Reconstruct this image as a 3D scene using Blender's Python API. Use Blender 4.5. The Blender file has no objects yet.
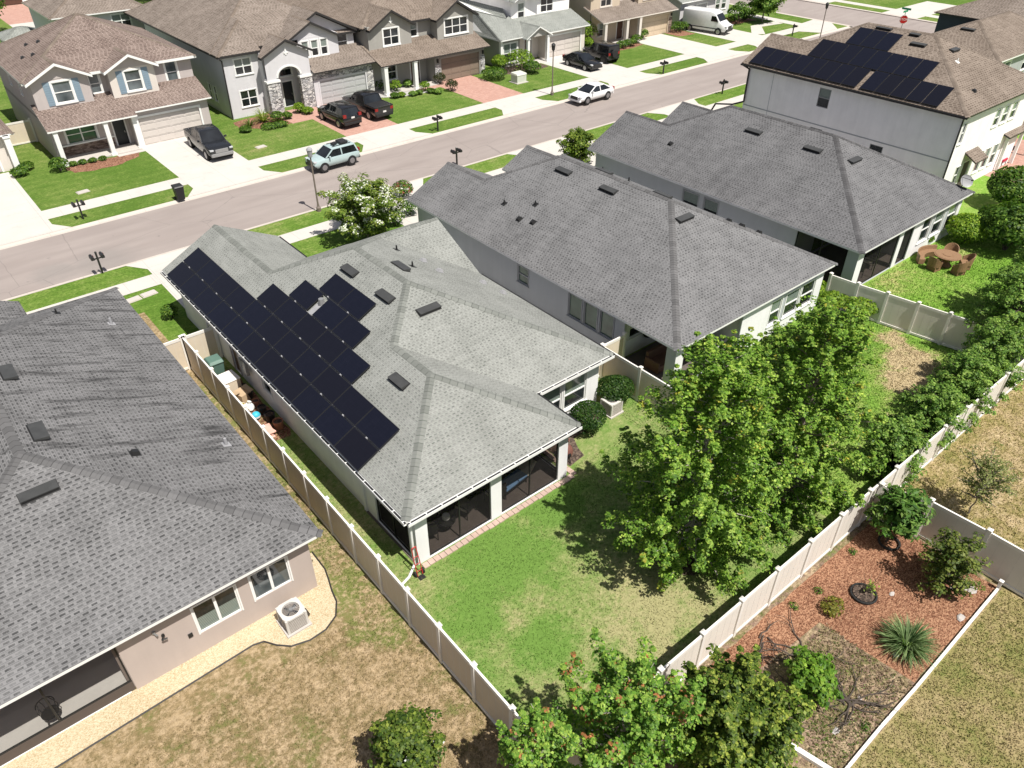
import bpy, math, random
import numpy as np
from mathutils import Vector, Matrix
rd = random.Random(7)
nr = np.random.RandomState(3)
sc = bpy.context.scene
COL = sc.collection
# ------------------------------------------------------------------ camera
CAMH = 21.5; FPX = 762.4; YAW = math.radians(50.243); PIT = math.radians(36.607)
cam = bpy.data.cameras.new('camera'); cam.sensor_width = 36; cam.lens = FPX/1024*36
cam.clip_start = .1; cam.clip_end = 2000
co = bpy.data.objects.new('camera', cam); COL.objects.link(co)
co.location = (0, 0, CAMH); co.rotation_euler = (math.pi/2-PIT, 0, YAW-math.pi/2)
sc.camera = co
sc.render.resolution_x = 1024; sc.render.resolution_y = 768
_f = Vector((math.cos(YAW)*math.cos(PIT), math.sin(YAW)*math.cos(PIT), -math.sin(PIT)))
_r = Vector((math.sin(YAW), -math.cos(YAW), 0)); _u = _r.cross(_f)
def at(px, py, z=0.0):
    """ground position read off the photograph (survey helper)"""
    d = _f + _r*((px-512)/FPX) - _u*((py-384)/FPX)
    t = (z-CAMH)/d.z
    return (d.x*t, d.y*t)
# ------------------------------------------------------------------ light
EL = math.radians(62); AZ = math.atan2(.06, -1)       # azimuth measured from +Y towards +X
sd = Vector((math.sin(AZ)*math.cos(EL), math.cos(AZ)*math.cos(EL), math.sin(EL)))
w = bpy.data.worlds.new('World'); sc.world = w; w.use_nodes = True
nt = w.node_tree; bg = nt.nodes['Background']
sky = nt.nodes.new('ShaderNodeTexSky'); sky.sky_type = 'NISHITA'; sky.sun_disc = False
sky.sun_elevation = EL; sky.sun_rotation = AZ; sky.air_density = 1; sky.dust_density = 1.2; sky.ozone_density = 1
hs = nt.nodes.new('ShaderNodeHueSaturation'); hs.inputs['Saturation'].default_value = .60
nt.links.new(sky.outputs[0], hs.inputs['Color']); tn = nt.nodes.new('ShaderNodeMix'); tn.data_type = 'RGBA'; tn.blend_type = 'MULTIPLY'; tn.inputs[0].default_value = 1; tn.inputs[7].default_value = (1.02, .985, 1.0, 1)
nt.links.new(hs.outputs[0], tn.inputs[6]); nt.links.new(tn.outputs[2], bg.inputs[0]); bg.inputs[1].default_value = .07
sl = bpy.data.lights.new('sun', 'SUN'); sl.energy = 5.0; sl.angle = math.radians(.5); sl.color = (1, .955, .88)
so = bpy.data.objects.new('sun', sl); COL.objects.link(so)
so.rotation_euler = (-sd).to_track_quat('-Z', 'Y').to_euler(); so.location = sd*80
vs = sc.view_settings; vs.view_transform = 'Standard'; vs.look = 'None'; vs.gamma = 1; vs.use_curve_mapping = False
vs.exposure = .50
sc.cycles.max_bounces = 6; sc.cycles.transparent_max_bounces = 12
# ------------------------------------------------------------------ node helpers
def srgb(r, g, b):
    f = lambda c: (c/255/12.92 if c/255 <= .04045 else ((c/255+.055)/1.055)**2.4)
    return (f(r), f(g), f(b))
class NT:
    def __init__(s, name):
        s.m = bpy.data.materials.new(name); s.m.use_nodes = True
        s.t = s.m.node_tree; s.b = s.t.nodes['Principled BSDF']; s.out = s.t.nodes['Material Output']
    def n(s, typ, ins=None, **kw):
        x = s.t.nodes.new('ShaderNode'+typ)
        for k, v in kw.items(): setattr(x, k, v)
        for k, v in (ins or {}).items():
            if hasattr(v, 'is_output'): s.t.links.new(v, x.inputs[k])
            else: x.inputs[k].default_value = v
        return x
    def link(s, a, b): s.t.links.new(a, b)
    def pos(s): return s.n('NewGeometry').outputs['Position']
    def obj(s): return s.n('TexCoord').outputs['Object']
    def uv(s): return s.n('TexCoord').outputs['UV']
    def noise(s, vec, scale, detail=3, rough=.55):
        return s.n('TexNoise', {'Vector': vec, 'Scale': scale, 'Detail': detail, 'Roughness': rough}).outputs[0]
    def stretch(s, vec, sx, sy, sz=1):
        return s.n('Mapping', {'Vector': vec, 'Scale': (sx, sy, sz)}).outputs[0]
    def ramp(s, fac, stops):
        r = s.n('ValToRGB', {'Fac': fac}); e = r.color_ramp.elements
        while len(e) > 1: e.remove(e[-1])
        e[0].position = stops[0][0]; e[0].color = (*stops[0][1], 1)
        for p, c in stops[1:]:
            q = e.new(p); q.color = (*c, 1)
        return r.outputs[0]
    def mix(s, fac, a, b, bt='MIX'):
        x = s.n('Mix', data_type='RGBA', blend_type=bt)
        for i, v in ((0, fac), (6, a), (7, b)):
            if hasattr(v, 'is_output'): s.t.links.new(v, x.inputs[i])
            else: x.inputs[i].default_value = v if i == 0 else (*v, 1)
        return x.outputs[2]
    def math(s, op, a, b=0.0, clamp=False):
        x = s.n('Math', operation=op, use_clamp=clamp)
        for i, v in ((0, a), (1, b)):
            if hasattr(v, 'is_output'): s.t.links.new(v, x.inputs[i])
            else: x.inputs[i].default_value = v
        return x.outputs[0]
    def bump(s, h, strength=.5, dist=.02):
        b = s.n('Bump', {'Height': h, 'Strength': strength, 'Distance': dist})
        s.link(b.outputs[0], s.b.inputs['Normal'])
    def color(s, c):
        if hasattr(c, 'is_output'): s.link(c, s.b.inputs['Base Color'])
        else: s.b.inputs['Base Color'].default_value = (*c, 1)
        return s
    def set(s, **kw):
        for k, v in kw.items(): s.b.inputs[k.replace('_', ' ')].default_value = v
        return s
def dim(c, k): return tuple(min(1, x*k) for x in c)
MATS = {}
def plain(name, c, rough=.6, var=.12, scale=3.0, bump=0, metal=0, spec=.4, fine=40):
    """painted / moulded surface with slight uneven wear"""
    t = NT(name); p = t.obj()
    n1 = t.noise(p, scale, 4); n2 = t.noise(p, fine, 2)
    f = t.math('ADD', t.math('MULTIPLY', n1, .7), t.math('MULTIPLY', n2, .3))
    if fine == 90:
        f = t.math('ADD', t.math('MULTIPLY', f, .55), t.math('MULTIPLY', t.noise(t.stretch(p, 2.2, 2.2, .22), 1.0, 5, .65), .45)); var *= 1.7
    t.color(t.ramp(f, [(.3, dim(c, 1-var)), (.7, dim(c, 1+var))]))
    t.set(Roughness=rough, Metallic=metal); t.b.inputs['Specular IOR Level'].default_value = spec
    if bump: t.bump(t.noise(p, fine, 3), bump, .01)
    MATS[name] = t.m; return t.m
def shingle(name, lo, mid, hi, stain=.0, tab=.31, row=.165, con=1.0):
    """laminated shingles: staggered darker tabs on each course, uneven from tab to tab"""
    t = NT(name); uv = t.uv(); p = t.pos()
    x = t.n('SeparateXYZ', {0: uv}); cr = t.math('FLOOR', t.math('DIVIDE', x.outputs[1], row))
    wn = t.n('TexWhiteNoise', {'W': cr}, noise_dimensions='1D').outputs[0]
    uv2 = t.n('CombineXYZ', {0: t.math('ADD', x.outputs[0], t.math('MULTIPLY', wn, .26)), 1: x.outputs[1]}).outputs[0]
    def brick(wd, ht, off, mort, sm=.0, frq=2):
        return t.n('TexBrick', {'Vector': uv2, 'Color1': (0, 0, 0, 1), 'Color2': (1, 1, 1, 1), 'Mortar': (0, 0, 0, 1), 'Scale': 1.0,
                                'Mortar Size': mort, 'Mortar Smooth': sm, 'Brick Width': wd, 'Row Height': ht}, offset=off, offset_frequency=frq)
    b1 = brick(tab, row, .5, .048, .25); b2 = brick(tab*2.7, row, .41, .0, 0, 3)
    dash = t.math('SUBTRACT', 1.0, b1.outputs['Fac'])
    dk = t.math('MULTIPLY', dash, t.math('SUBTRACT', .72, t.math('MULTIPLY', b1.outputs[0], .48)))
    dk = t.math('MULTIPLY', dk, t.n('MapRange', {0: t.noise(p, 4.5, 3, .7), 1: .36, 2: .62, 3: .65, 4: 1.2}).outputs[0])
    f = t.math('SUBTRACT', .76, t.math('MULTIPLY', dk, con))
    f = t.math('ADD', f, t.math('MULTIPLY', t.math('SUBTRACT', b2.outputs[0], .5), .16))
    f = t.math('ADD', f, t.math('MULTIPLY', t.math('SUBTRACT', t.noise(p, 30, 3, .7), .5), .75))
    f = t.math('ADD', f, t.math('MULTIPLY', t.math('SUBTRACT', t.noise(p, .5, 4), .5), .5))
    f = t.math('ADD', f, t.math('MULTIPLY', t.math('SUBTRACT', t.noise(t.stretch(uv, 1.1, .16), 1.0, 4), .5), .42))
    c = t.ramp(f, [(.12, lo), (.5, mid), (.9, hi)])
    frc = t.math('FRACT', t.math('DIVIDE', x.outputs[1], row))
    c = t.mix(t.math('MULTIPLY', t.math('LESS_THAN', frc, .13), .38), c, dim(lo, .6))  # shadow line at the foot of each course, put into the colour
    if stain:
        s1 = t.noise(t.stretch(uv, 2.8, .42), 1.0, 6, .66); s2 = t.noise(uv, .20, 2)
        px = t.n('SeparateXYZ', {0: p}); s2 = t.math('MULTIPLY', t.math('ADD', s2, .12), t.math('GREATER_THAN', t.math('ADD', px.outputs[0], px.outputs[1]), 23.35))
        s1r = t.n('MapRange', {0: s1, 1: .50, 2: .66, 3: 0.0, 4: 1.0}).outputs[0]
        s2r = t.n('MapRange', {0: s2, 1: .38, 2: .56, 3: 0.05, 4: 1.0}).outputs[0]
        c = t.mix(t.math('MULTIPLY', t.math('MULTIPLY', s1r, s2r), stain), c, dim(lo, .42))
    t.color(c).set(Roughness=.92); t.b.inputs['Specular IOR Level'].default_value = .15
    fr_ = t.math('FRACT', t.math('DIVIDE', x.outputs[1], row))
    h = t.math('ADD', t.math('MULTIPLY', dash, -.5), t.math('ADD', t.math('MULTIPLY', fr_, -.9), t.math('MULTIPLY', t.noise(p, 90, 2), .5)))
    t.bump(h, .45, .016)
    MATS[name] = t.m; return t.m
def patch_mask(t, p, pts):
    """noisy union of round worn patches (x, y, radius)"""
    acc = None
    wob = t.math('MULTIPLY', t.math('SUBTRACT', t.noise(p, .9, 5, .7), .5), 2.2)
    for x, y, r in pts:
        d = t.n('VectorMath', {0: p, 1: (x, y, 0)}, operation='DISTANCE').outputs['Value']
        v = t.math('SUBTRACT', 1.0, t.math('DIVIDE', t.math('ADD', d, wob), r), True)
        acc = v if acc is None else t.math('MAXIMUM', acc, v)
    return t.math('MULTIPLY', acc, 1.7, True)
def lawn(name, lush, mid, dry, bias=.5, patches=None, dryscale=.35, lushp=None, bare=None, barebias=.58, mow=0, spread=.12, mott=.5, pw=.16, gain=1.0):
    t = NT(name); p = t.pos()
    big = t.noise(p, dryscale, 5, .6); med = t.noise(p, 1.1, 7, .72); tuft = t.noise(t.stretch(p, 1, 1.25), 5.5, 5, .72); fine = t.noise(t.stretch(p, 1.5, 1), 24, 4, .75)
    f = t.math('ADD', t.math('MULTIPLY', big, .5), t.math('MULTIPLY', med, .5))
    if patches: f = t.math('ADD', f, t.math('MULTIPLY', patch_mask(t, p, patches), pw))
    if lushp: f = t.math('SUBTRACT', f, t.math('MULTIPLY', patch_mask(t, p, lushp), .15))
    f = t.math('ADD', f, t.math('MULTIPLY', t.math('SUBTRACT', tuft, .5), .38)); f = t.math('ADD', f, t.math('MULTIPLY', t.math('SUBTRACT', fine, .5), .22))
    c = t.ramp(f, [(bias-spread, lush), (bias, mid), (bias+spread, dry)])
    if bare:
        bf = t.math('ADD', t.math('MULTIPLY', med, .35), t.math('MULTIPLY', t.noise(p, 5.2, 5, .7), .65))
        c = t.mix(t.n('MapRange', {0: bf, 1: barebias-.06, 2: barebias+.06, 3: 0.0, 4: 1.0}).outputs[0], c, bare)
    if mow:
        wv = t.n('TexWave', {'Vector': p, 'Scale': mow, 'Distortion': 1.6, 'Detail': 3.0, 'Detail Scale': 1.5}, wave_type='BANDS', bands_direction='Y').outputs[1]
        c = t.mix(t.math('MULTIPLY', wv, .25), c, dim(lush, .72))
    g = t.n('MapRange', {0: t.math('ADD', t.math('MULTIPLY', tuft, .5), t.math('MULTIPLY', fine, .5)), 1: .34, 2: .66, 3: (1-mott)*gain, 4: (1+mott)*gain}, clamp=False).outputs[0]
    c = t.mix(1.0, c, t.n('CombineColor', {0: g, 1: g, 2: g}).outputs[0], 'MULTIPLY')
    t.color(c).set(Roughness=.95); t.b.inputs['Specular IOR Level'].default_value = .1
    t.bump(t.math('ADD', t.math('MULTIPLY', fine, .7), tuft), .7, .05)
    MATS[name] = t.m; return t.m
def chips(name, cols, scale, rough=.9, bumpd=.04, spec=.2, big=.5):
    t = NT(name); p = t.pos()
    v = t.n('TexVoronoi', {'Vector': t.stretch(p, 1, 1.6), 'Scale': scale, 'Randomness': 1.0})
    g = t.n('SeparateColor', {0: v.outputs['Color']}).outputs[0]
    f = t.math('ADD', t.math('MULTIPLY', g, .7), t.math('MULTIPLY', t.noise(p, big, 4), .45))
    t.color(t.ramp(f, [(.18, cols[0]), (.5, cols[1]), (.86, cols[2])])).set(Roughness=rough)
    t.b.inputs['Specular IOR Level'].default_value = spec
    t.bump(v.outputs['Distance'], -.8, bumpd)
    MATS[name] = t.m; return t.m
def concrete(name, c, joint=None, stain=.1, ax='X', axo=0):
    t = NT(name); p = t.pos()
    f = t.math('ADD', t.math('MULTIPLY', t.noise(p, .6, 5), .5), t.math('MULTIPLY', t.noise(p, 14, 4), .5))
    col = t.ramp(f, [(.3, dim(c, 1-stain)), (.7, dim(c, 1+stain*.6))])
    if joint:
        sx = t.n('SeparateXYZ', {0: p})
        lines = None
        for a, st in joint:
            k = t.math('FRACT', t.math('DIVIDE', sx.outputs[a], st))
            l = t.math('LESS_THAN', k, .022/st)
            lines = l if lines is None else t.math('MAXIMUM', lines, l)
        col = t.mix(t.math('MULTIPLY', lines, .5), col, dim(c, .45))
    st = t.n('MapRange', {0: t.noise(p, .9, 5, .68), 1: .56, 2: .72, 3: 0.0, 4: .35}).outputs[0]; col = t.mix(st, col, dim(c, .62))
    t.color(col).set(Roughness=.85); t.b.inputs['Specular IOR Level'].default_value = .25
    t.bump(t.noise(p, 45, 3), .15, .01)
    MATS[name] = t.m; return t.m
def leafmat(name, trans=.35, rough=.42, spec=.35):
    t = NT(name)
    a = t.n('Attribute', attribute_name='Col').outputs['Color']
    t.color(a).set(Roughness=rough); t.b.inputs['Specular IOR Level'].default_value = spec
    tr = t.n('BsdfTranslucent', {'Color': t.mix(1.0, a, (.85, 1.0, .42), 'MULTIPLY')})
    mx = t.n('MixShader', {0: trans}); t.link(t.b.outputs[0], mx.inputs[1]); t.link(tr.outputs[0], mx.inputs[2])
    t.link(mx.outputs[0], t.out.inputs[0]); MATS[name] = t.m; return t.m
def glass(name, c=(.012, .016, .018), rough=.06):
    t = NT(name); p = t.obj()
    n = t.noise(p, .8, 2)
    t.color(t.ramp(n, [(.35, dim(c, .6)), (.7, dim(c, 1.8))])).set(Roughness=rough)
    t.b.inputs['Specular IOR Level'].default_value = .7
    MATS[name] = t.m; return t.m
def carpaint(name, c, rough=.25, metal=.3):
    t = NT(name); p = t.obj()
    t.color(t.mix(t.noise(p, 3, 3), dim(c, .88), dim(c, 1.1))).set(Roughness=rough, Metallic=metal)
    t.b.inputs['Coat Weight'].default_value = .5; t.b.inputs['Coat Roughness'].default_value = .06
    MATS[name] = t.m; return t.m
# ------------------------------------------------------------------ mesh builder
ORG = {}
class MB:
    def __init__(s): s.v = []; s.f = []; s.m = []; s.uv = []
    def face(s, pts, m=0, uv=None):
        i = len(s.v); s.v += [tuple(p) for p in pts]; s.f.append(tuple(range(i, i+len(pts)))); s.m.append(m)
        s.uv += uv if uv else [(0, 0)]*len(pts)
    def _hex(s, P, m):
        for q in ((3, 2, 1, 0), (4, 5, 6, 7), (0, 1, 5, 4), (1, 2, 6, 5), (2, 3, 7, 6), (3, 0, 4, 7)):
            s.face([P[k] for k in q], m)
    def box(s, x0, x1, y0, y1, z0, z1, m=0):
        if x0 > x1: x0, x1 = x1, x0
        if y0 > y1: y0, y1 = y1, y0
        s._hex([(x0, y0, z0), (x1, y0, z0), (x1, y1, z0), (x0, y1, z0), (x0, y0, z1), (x1, y0, z1), (x1, y1, z1), (x0, y1, z1)], m)
    def hexa(s, P, m=0): s._hex(P, m)
    def obox(s, c, sx, sy, sz, rz=0, m=0, rx=0):
        M = Matrix.Translation(c) @ Matrix.Rotation(rz, 4, 'Z') @ Matrix.Rotation(rx, 4, 'X')
        P = [M @ Vector((a*sx/2, b*sy/2, d*sz/2)) for d in (-1, 1) for a, b in ((-1, -1), (1, -1), (1, 1), (-1, 1))]
        s._hex(P, m)
    def prism(s, pts, z0, z1, m=0, mt=None):
        n = len(pts)
        s.face([(x, y, z1) for x, y in pts], m if mt is None else mt)
        s.face([(x, y, z0) for x, y in reversed(pts)], m)
        for i in range(n):
            a, b = pts[i], pts[(i+1) % n]
            s.face([(a[0], a[1], z0), (b[0], b[1], z0), (b[0], b[1], z1), (a[0], a[1], z1)], m)
    def tube(s, p0, p1, r0, r1=None, n=8, m=0, cap=True):
        r1 = r0 if r1 is None else r1
        a = Vector(p0); b = Vector(p1); d = (b-a)
        if d.length < 1e-6: return
        d.normalize(); u = d.orthogonal().normalized(); v = d.cross(u)
        A = [a+(u*math.cos(2*math.pi*k/n)+v*math.sin(2*math.pi*k/n))*r0 for k in range(n)]
        B = [b+(u*math.cos(2*math.pi*k/n)+v*math.sin(2*math.pi*k/n))*r1 for k in range(n)]
        for k in range(n):
            j = (k+1) % n; s.face([A[k], A[j], B[j], B[k]], m)
        if cap: s.face(A[::-1], m); s.face(B, m)
    def path(s, pts, r0, r1=None, n=7, m=0):
        r1 = r0 if r1 is None else r1; k = len(pts)-1
        for i in range(k):
            s.tube(pts[i], pts[i+1], r0+(r1-r0)*i/k, r0+(r1-r0)*(i+1)/k, n, m)
    def lathe(s, c, prof, n=16, m=0):
        for (r0, z0), (r1, z1) in zip(prof, prof[1:]):
            for k in range(n):
                a, b = 2*math.pi*k/n, 2*math.pi*(k+1)/n
                q = [(c[0]+r0*math.cos(a), c[1]+r0*math.sin(a), c[2]+z0), (c[0]+r0*math.cos(b), c[1]+r0*math.sin(b), c[2]+z0),
                     (c[0]+r1*math.cos(b), c[1]+r1*math.sin(b), c[2]+z1), (c[0]+r1*math.cos(a), c[1]+r1*math.sin(a), c[2]+z1)]
                if r0 < 1e-6: q = q[1:] if False else [q[0], q[2], q[3]]
                elif r1 < 1e-6: q = [q[0], q[1], q[2]]
                s.face(q, m)
    def loft(s, rings, m=0, cap=True):
        n = len(rings[0])
        for A, B in zip(rings, rings[1:]):
            for k in range(n):
                j = (k+1) % n; s.face([A[k], A[j], B[j], B[k]], m)
        if cap: s.face(rings[0][::-1], m); s.face(rings[-1], m)
    def blob(s, c, rx, ry, rz, n=10, m=0, jit=0):
        rg = []
        for i in range(1, n//2+1):
            th = math.pi*i/(n//2+1)
            rg.append([(c[0]+rx*math.sin(th)*math.cos(2*math.pi*k/n)*(1+jit*rd.uniform(-1, 1)), c[1]+ry*math.sin(th)*math.sin(2*math.pi*k/n)*(1+jit*rd.uniform(-1, 1)),
                        c[2]-rz*math.cos(th)*(1+jit*rd.uniform(-1, 1))) for k in range(n)])
        s.loft(rg, m)
    def wbox(s, fr, a0, a1, o0, o1, z0, z1, m=0):
        s._hex([fr.pt(a0, o1, z0), fr.pt(a1, o1, z0), fr.pt(a1, o0, z0), fr.pt(a0, o0, z0),
                fr.pt(a0, o1, z1), fr.pt(a1, o1, z1), fr.pt(a1, o0, z1), fr.pt(a0, o0, z1)], m)
    def build(s, name, mats, parent=None, smooth=False, bevel=0, local=False, uvs=False, merge=False):
        me = bpy.data.meshes.new(name)
        off = ORG.get(parent.name, Vector((0, 0, 0))) if (parent and not local) else Vector((0, 0, 0))
        me.from_pydata([(x-off.x, y-off.y, z-off.z) for x, y, z in s.v], [], s.f)
        if not isinstance(mats, (list, tuple)): mats = [mats]
        for m in mats: me.materials.append(MATS[m] if isinstance(m, str) else m)
        me.polygons.foreach_set('material_index', s.m)
        if uvs:
            l = me.uv_layers.new(name='UVMap'); l.data.foreach_set('uv', [c for q in s.uv for c in q])
        if merge or smooth or bevel:
            import bmesh
            b = bmesh.new(); b.from_mesh(me); bmesh.ops.remove_doubles(b, verts=b.verts, dist=.0008)
            if smooth or bevel: bmesh.ops.recalc_face_normals(b, faces=b.faces)
            b.to_mesh(me); b.free()
        if smooth:
            me.polygons.foreach_set('use_smooth', [True]*len(me.polygons))
            me.set_sharp_from_angle(angle=math.radians(40))
        o = bpy.data.objects.new(name, me); COL.objects.link(o)
        if bevel:
            md = o.modifiers.new('bevel', 'BEVEL'); md.width = bevel; md.segments = 2; md.limit_method = 'ANGLE'
        if parent: o.parent = parent; ORG[o.name] = off
        return o
class Fr:
    """wall frame: s along p0->p1, o outward (to the right of the direction), z up"""
    def __init__(s, p0, p1):
        s.p = Vector((*p0, 0)); d = Vector((*p1, 0))-s.p; s.L = d.length; s.d = d/s.L; s.n = Vector((s.d.y, -s.d.x, 0))
    def pt(s, a, o, z): q = s.p+s.d*a+s.n*o; return (q.x, q.y, z)
    def s_of(s, x, y): return (Vector((x, y, 0))-s.p).dot(s.d)
def tag(o, label=None, cat=None, group=None, kind=None):
    if label: o['label'] = label
    if cat: o['category'] = cat
    if group: o['group'] = group
    if kind: o['kind'] = kind
    return o
def thing(name, label, cat, loc=(0, 0, 0), group=None, rotz=0):
    o = bpy.data.objects.new(name, None); COL.objects.link(o); o.empty_display_size = .3
    o.location = loc; o.rotation_euler = (0, 0, rotz); ORG[o.name] = Vector(loc)
    return tag(o, label, cat, group)
def struct(name, mb, mats, **kw): return tag(mb.build(name, mats, **kw), kind='structure')
def dup(root, loc, rotz=0, label=None, group=None, scale=1):
    def cp(o, par):
        c = o.copy(); COL.objects.link(c)
        if par: c.parent = par
        for ch in [k for k in KIDS.get(o.name, o.children)]: cp(ch, c)
        return c
    r = cp(root, None); r.location = loc; r.rotation_euler = (0, 0, rotz); r.scale = (scale,)*3
    if label: r['label'] = label
    if group: r['group'] = group
    return r
KIDS = {}
# ------------------------------------------------------------------ palette
shingle('shingle_sage', (0.100, 0.106, 0.097), (0.177, 0.183, 0.170), (0.265, 0.272, 0.255), tab=.21, row=.13, con=.85)
shingle('shingle_grey', (0.050, 0.050, 0.051), (0.113, 0.113, 0.115), (0.187, 0.186, 0.189), tab=.21, row=.14, con=.9)
shingle('shingle_slate', (0.039, 0.039, 0.040), (0.091, 0.091, 0.094), (0.162, 0.161, 0.165), tab=.21, row=.14, con=.9)
shingle('shingle_stained', (0.049, 0.049, 0.050), (0.109, 0.108, 0.109), (0.187, 0.185, 0.187), stain=.78, tab=.24, row=.145, con=.95)
shingle('shingle_brown', (.078, .060, .047), (.150, .120, .097), (.245, .202, .168))
shingle('shingle_rust', (.070, .050, .043), (.142, .106, .092), (.260, .208, .182))
shingle('shingle_green', (.125, .135, .122), (.195, .205, .190), (.285, .295, .275))
shingle('shingle_pale', (.080, .064, .052), (.158, .130, .110), (.255, .215, .185))
def capmat(name, a, b):
    t = NT(name); uv = t.uv()
    k = t.n('TexBrick', {'Vector': uv, 'Color1': (0, 0, 0, 1), 'Color2': (1, 1, 1, 1), 'Mortar': (0, 0, 0, 1), 'Scale': 1.0, 'Mortar Size': .012, 'Mortar Smooth': 0.0, 'Brick Width': .30, 'Row Height': 5.0})
    f = t.math('ADD', t.math('MULTIPLY', k.outputs[0], .7), t.math('MULTIPLY', t.noise(t.pos(), 50, 2), .3))
    t.color(t.mix(t.math('MULTIPLY', k.outputs['Fac'], .7), t.ramp(f, [(.1, a), (.9, b)]), dim(a, .4))).set(Roughness=.92)
    t.b.inputs['Specular IOR Level'].default_value = .15; MATS[name] = t.m
capmat('cap_sage', (.135, .142, .130), (.205, .213, .197)); capmat('cap_grey', (.088, .087, .088), (.138, .136, .138))
capmat('cap_slate', (.062, .061, .063), (.105, .104, .107)); capmat('cap_brown', (.13, .104, .084), (.21, .172, .142)); capmat('cap_green', (.15, .16, .147), (.22, .23, .215))
plain('white_trim', (.74, .74, .72), .5, .05); plain('white_wall', (.74, .735, .74), .8, .06, 1.2, .1, fine=90); plain('offwhite_wall', (.83, .80, .785), .8, .06, 1.2, .1, fine=90)
plain('tan_wall', (.42, .355, .32), .85, .05, 1.0, .15, fine=90); plain('grey_wall', (.34, .35, .36), .85, .05, 1.0, .15, fine=90)
plain('pale_grey_wall', (.56, .55, .565), .85, .05, 1.0, .15, fine=90); plain('shaded_grey_wall', (.42, .44, .455), .85, .05, 1.0, .12, fine=90)  # the blue grey has the shade of two houses' walls mixed in
plain('sage_wall', (.31, .30, .275), .85, .05, 1.0, .12, fine=90); plain('stone_grey_wall', (.38, .365, .345), .85, .05, 1.0, .12, fine=90)
plain('taupe_wall', (.43, .385, .37), .85, .05, 1.0, .12, fine=90); plain('cream_wall', (.60, .55, .50), .85, .05, 1.0, .12, fine=90); plain('beige_wall', (.50, .415, .32), .85, .05, 1.0, .12, fine=90)
plain('charcoal_wall', (.05, .052, .052), .85, .08, 1.0); plain('navy_wall', (.035, .05, .065), .8, .08, 1.0); plain('brown_wall', (.085, .066, .055), .85, .06, 1.0)
plain('dark_trim', (.028, .026, .026), .5, .1); plain('dark_metal', (.03, .03, .03), .4, .1, metal=.4); plain('black_plastic', (.018, .018, .019), .45, .12)
plain('grey_metal', (.30, .30, .30), .45, .1, metal=.5); plain('vent_top', (.062, .063, .062), .5, .2, metal=.3); plain('lead', (.28, .28, .29), .5, .15)
plain('vinyl_fence', (.60, .52, .41), .55, .05, 1.5); plain('vinyl_white', (.66, .62, .56), .5, .04, 1.5); plain('vinyl_post', (.72, .69, .64), .5, .04)
plain('dark_floor', (.11, .092, .082), .8, .15); plain('ceiling', (.3, .3, .3), .9, .05); plain('shutter_blue', (.20, .27, .33), .6, .06)
plain('garage_beige', (.52, .475, .44), .6, .05); plain('garage_brown', (.20, .155, .12), .6, .06); plain('garage_tan', (.50, .40, .29), .6, .05); plain('garage_grey', (.40, .40, .405), .6, .05)
plain('door_dark', (.014, .018, .022), .4, .1); plain('door_brown', (.10, .05, .035), .5, .15)
plain('blind', (.42, .45, .43), .6, .05); plain('pipe_white', (.7, .7, .68), .4, .05)
glass('glass'); glass('glass_green', (.035, .075, .05), .08); glass('glass_sky', (.075, .09, .095), .05)
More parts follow.
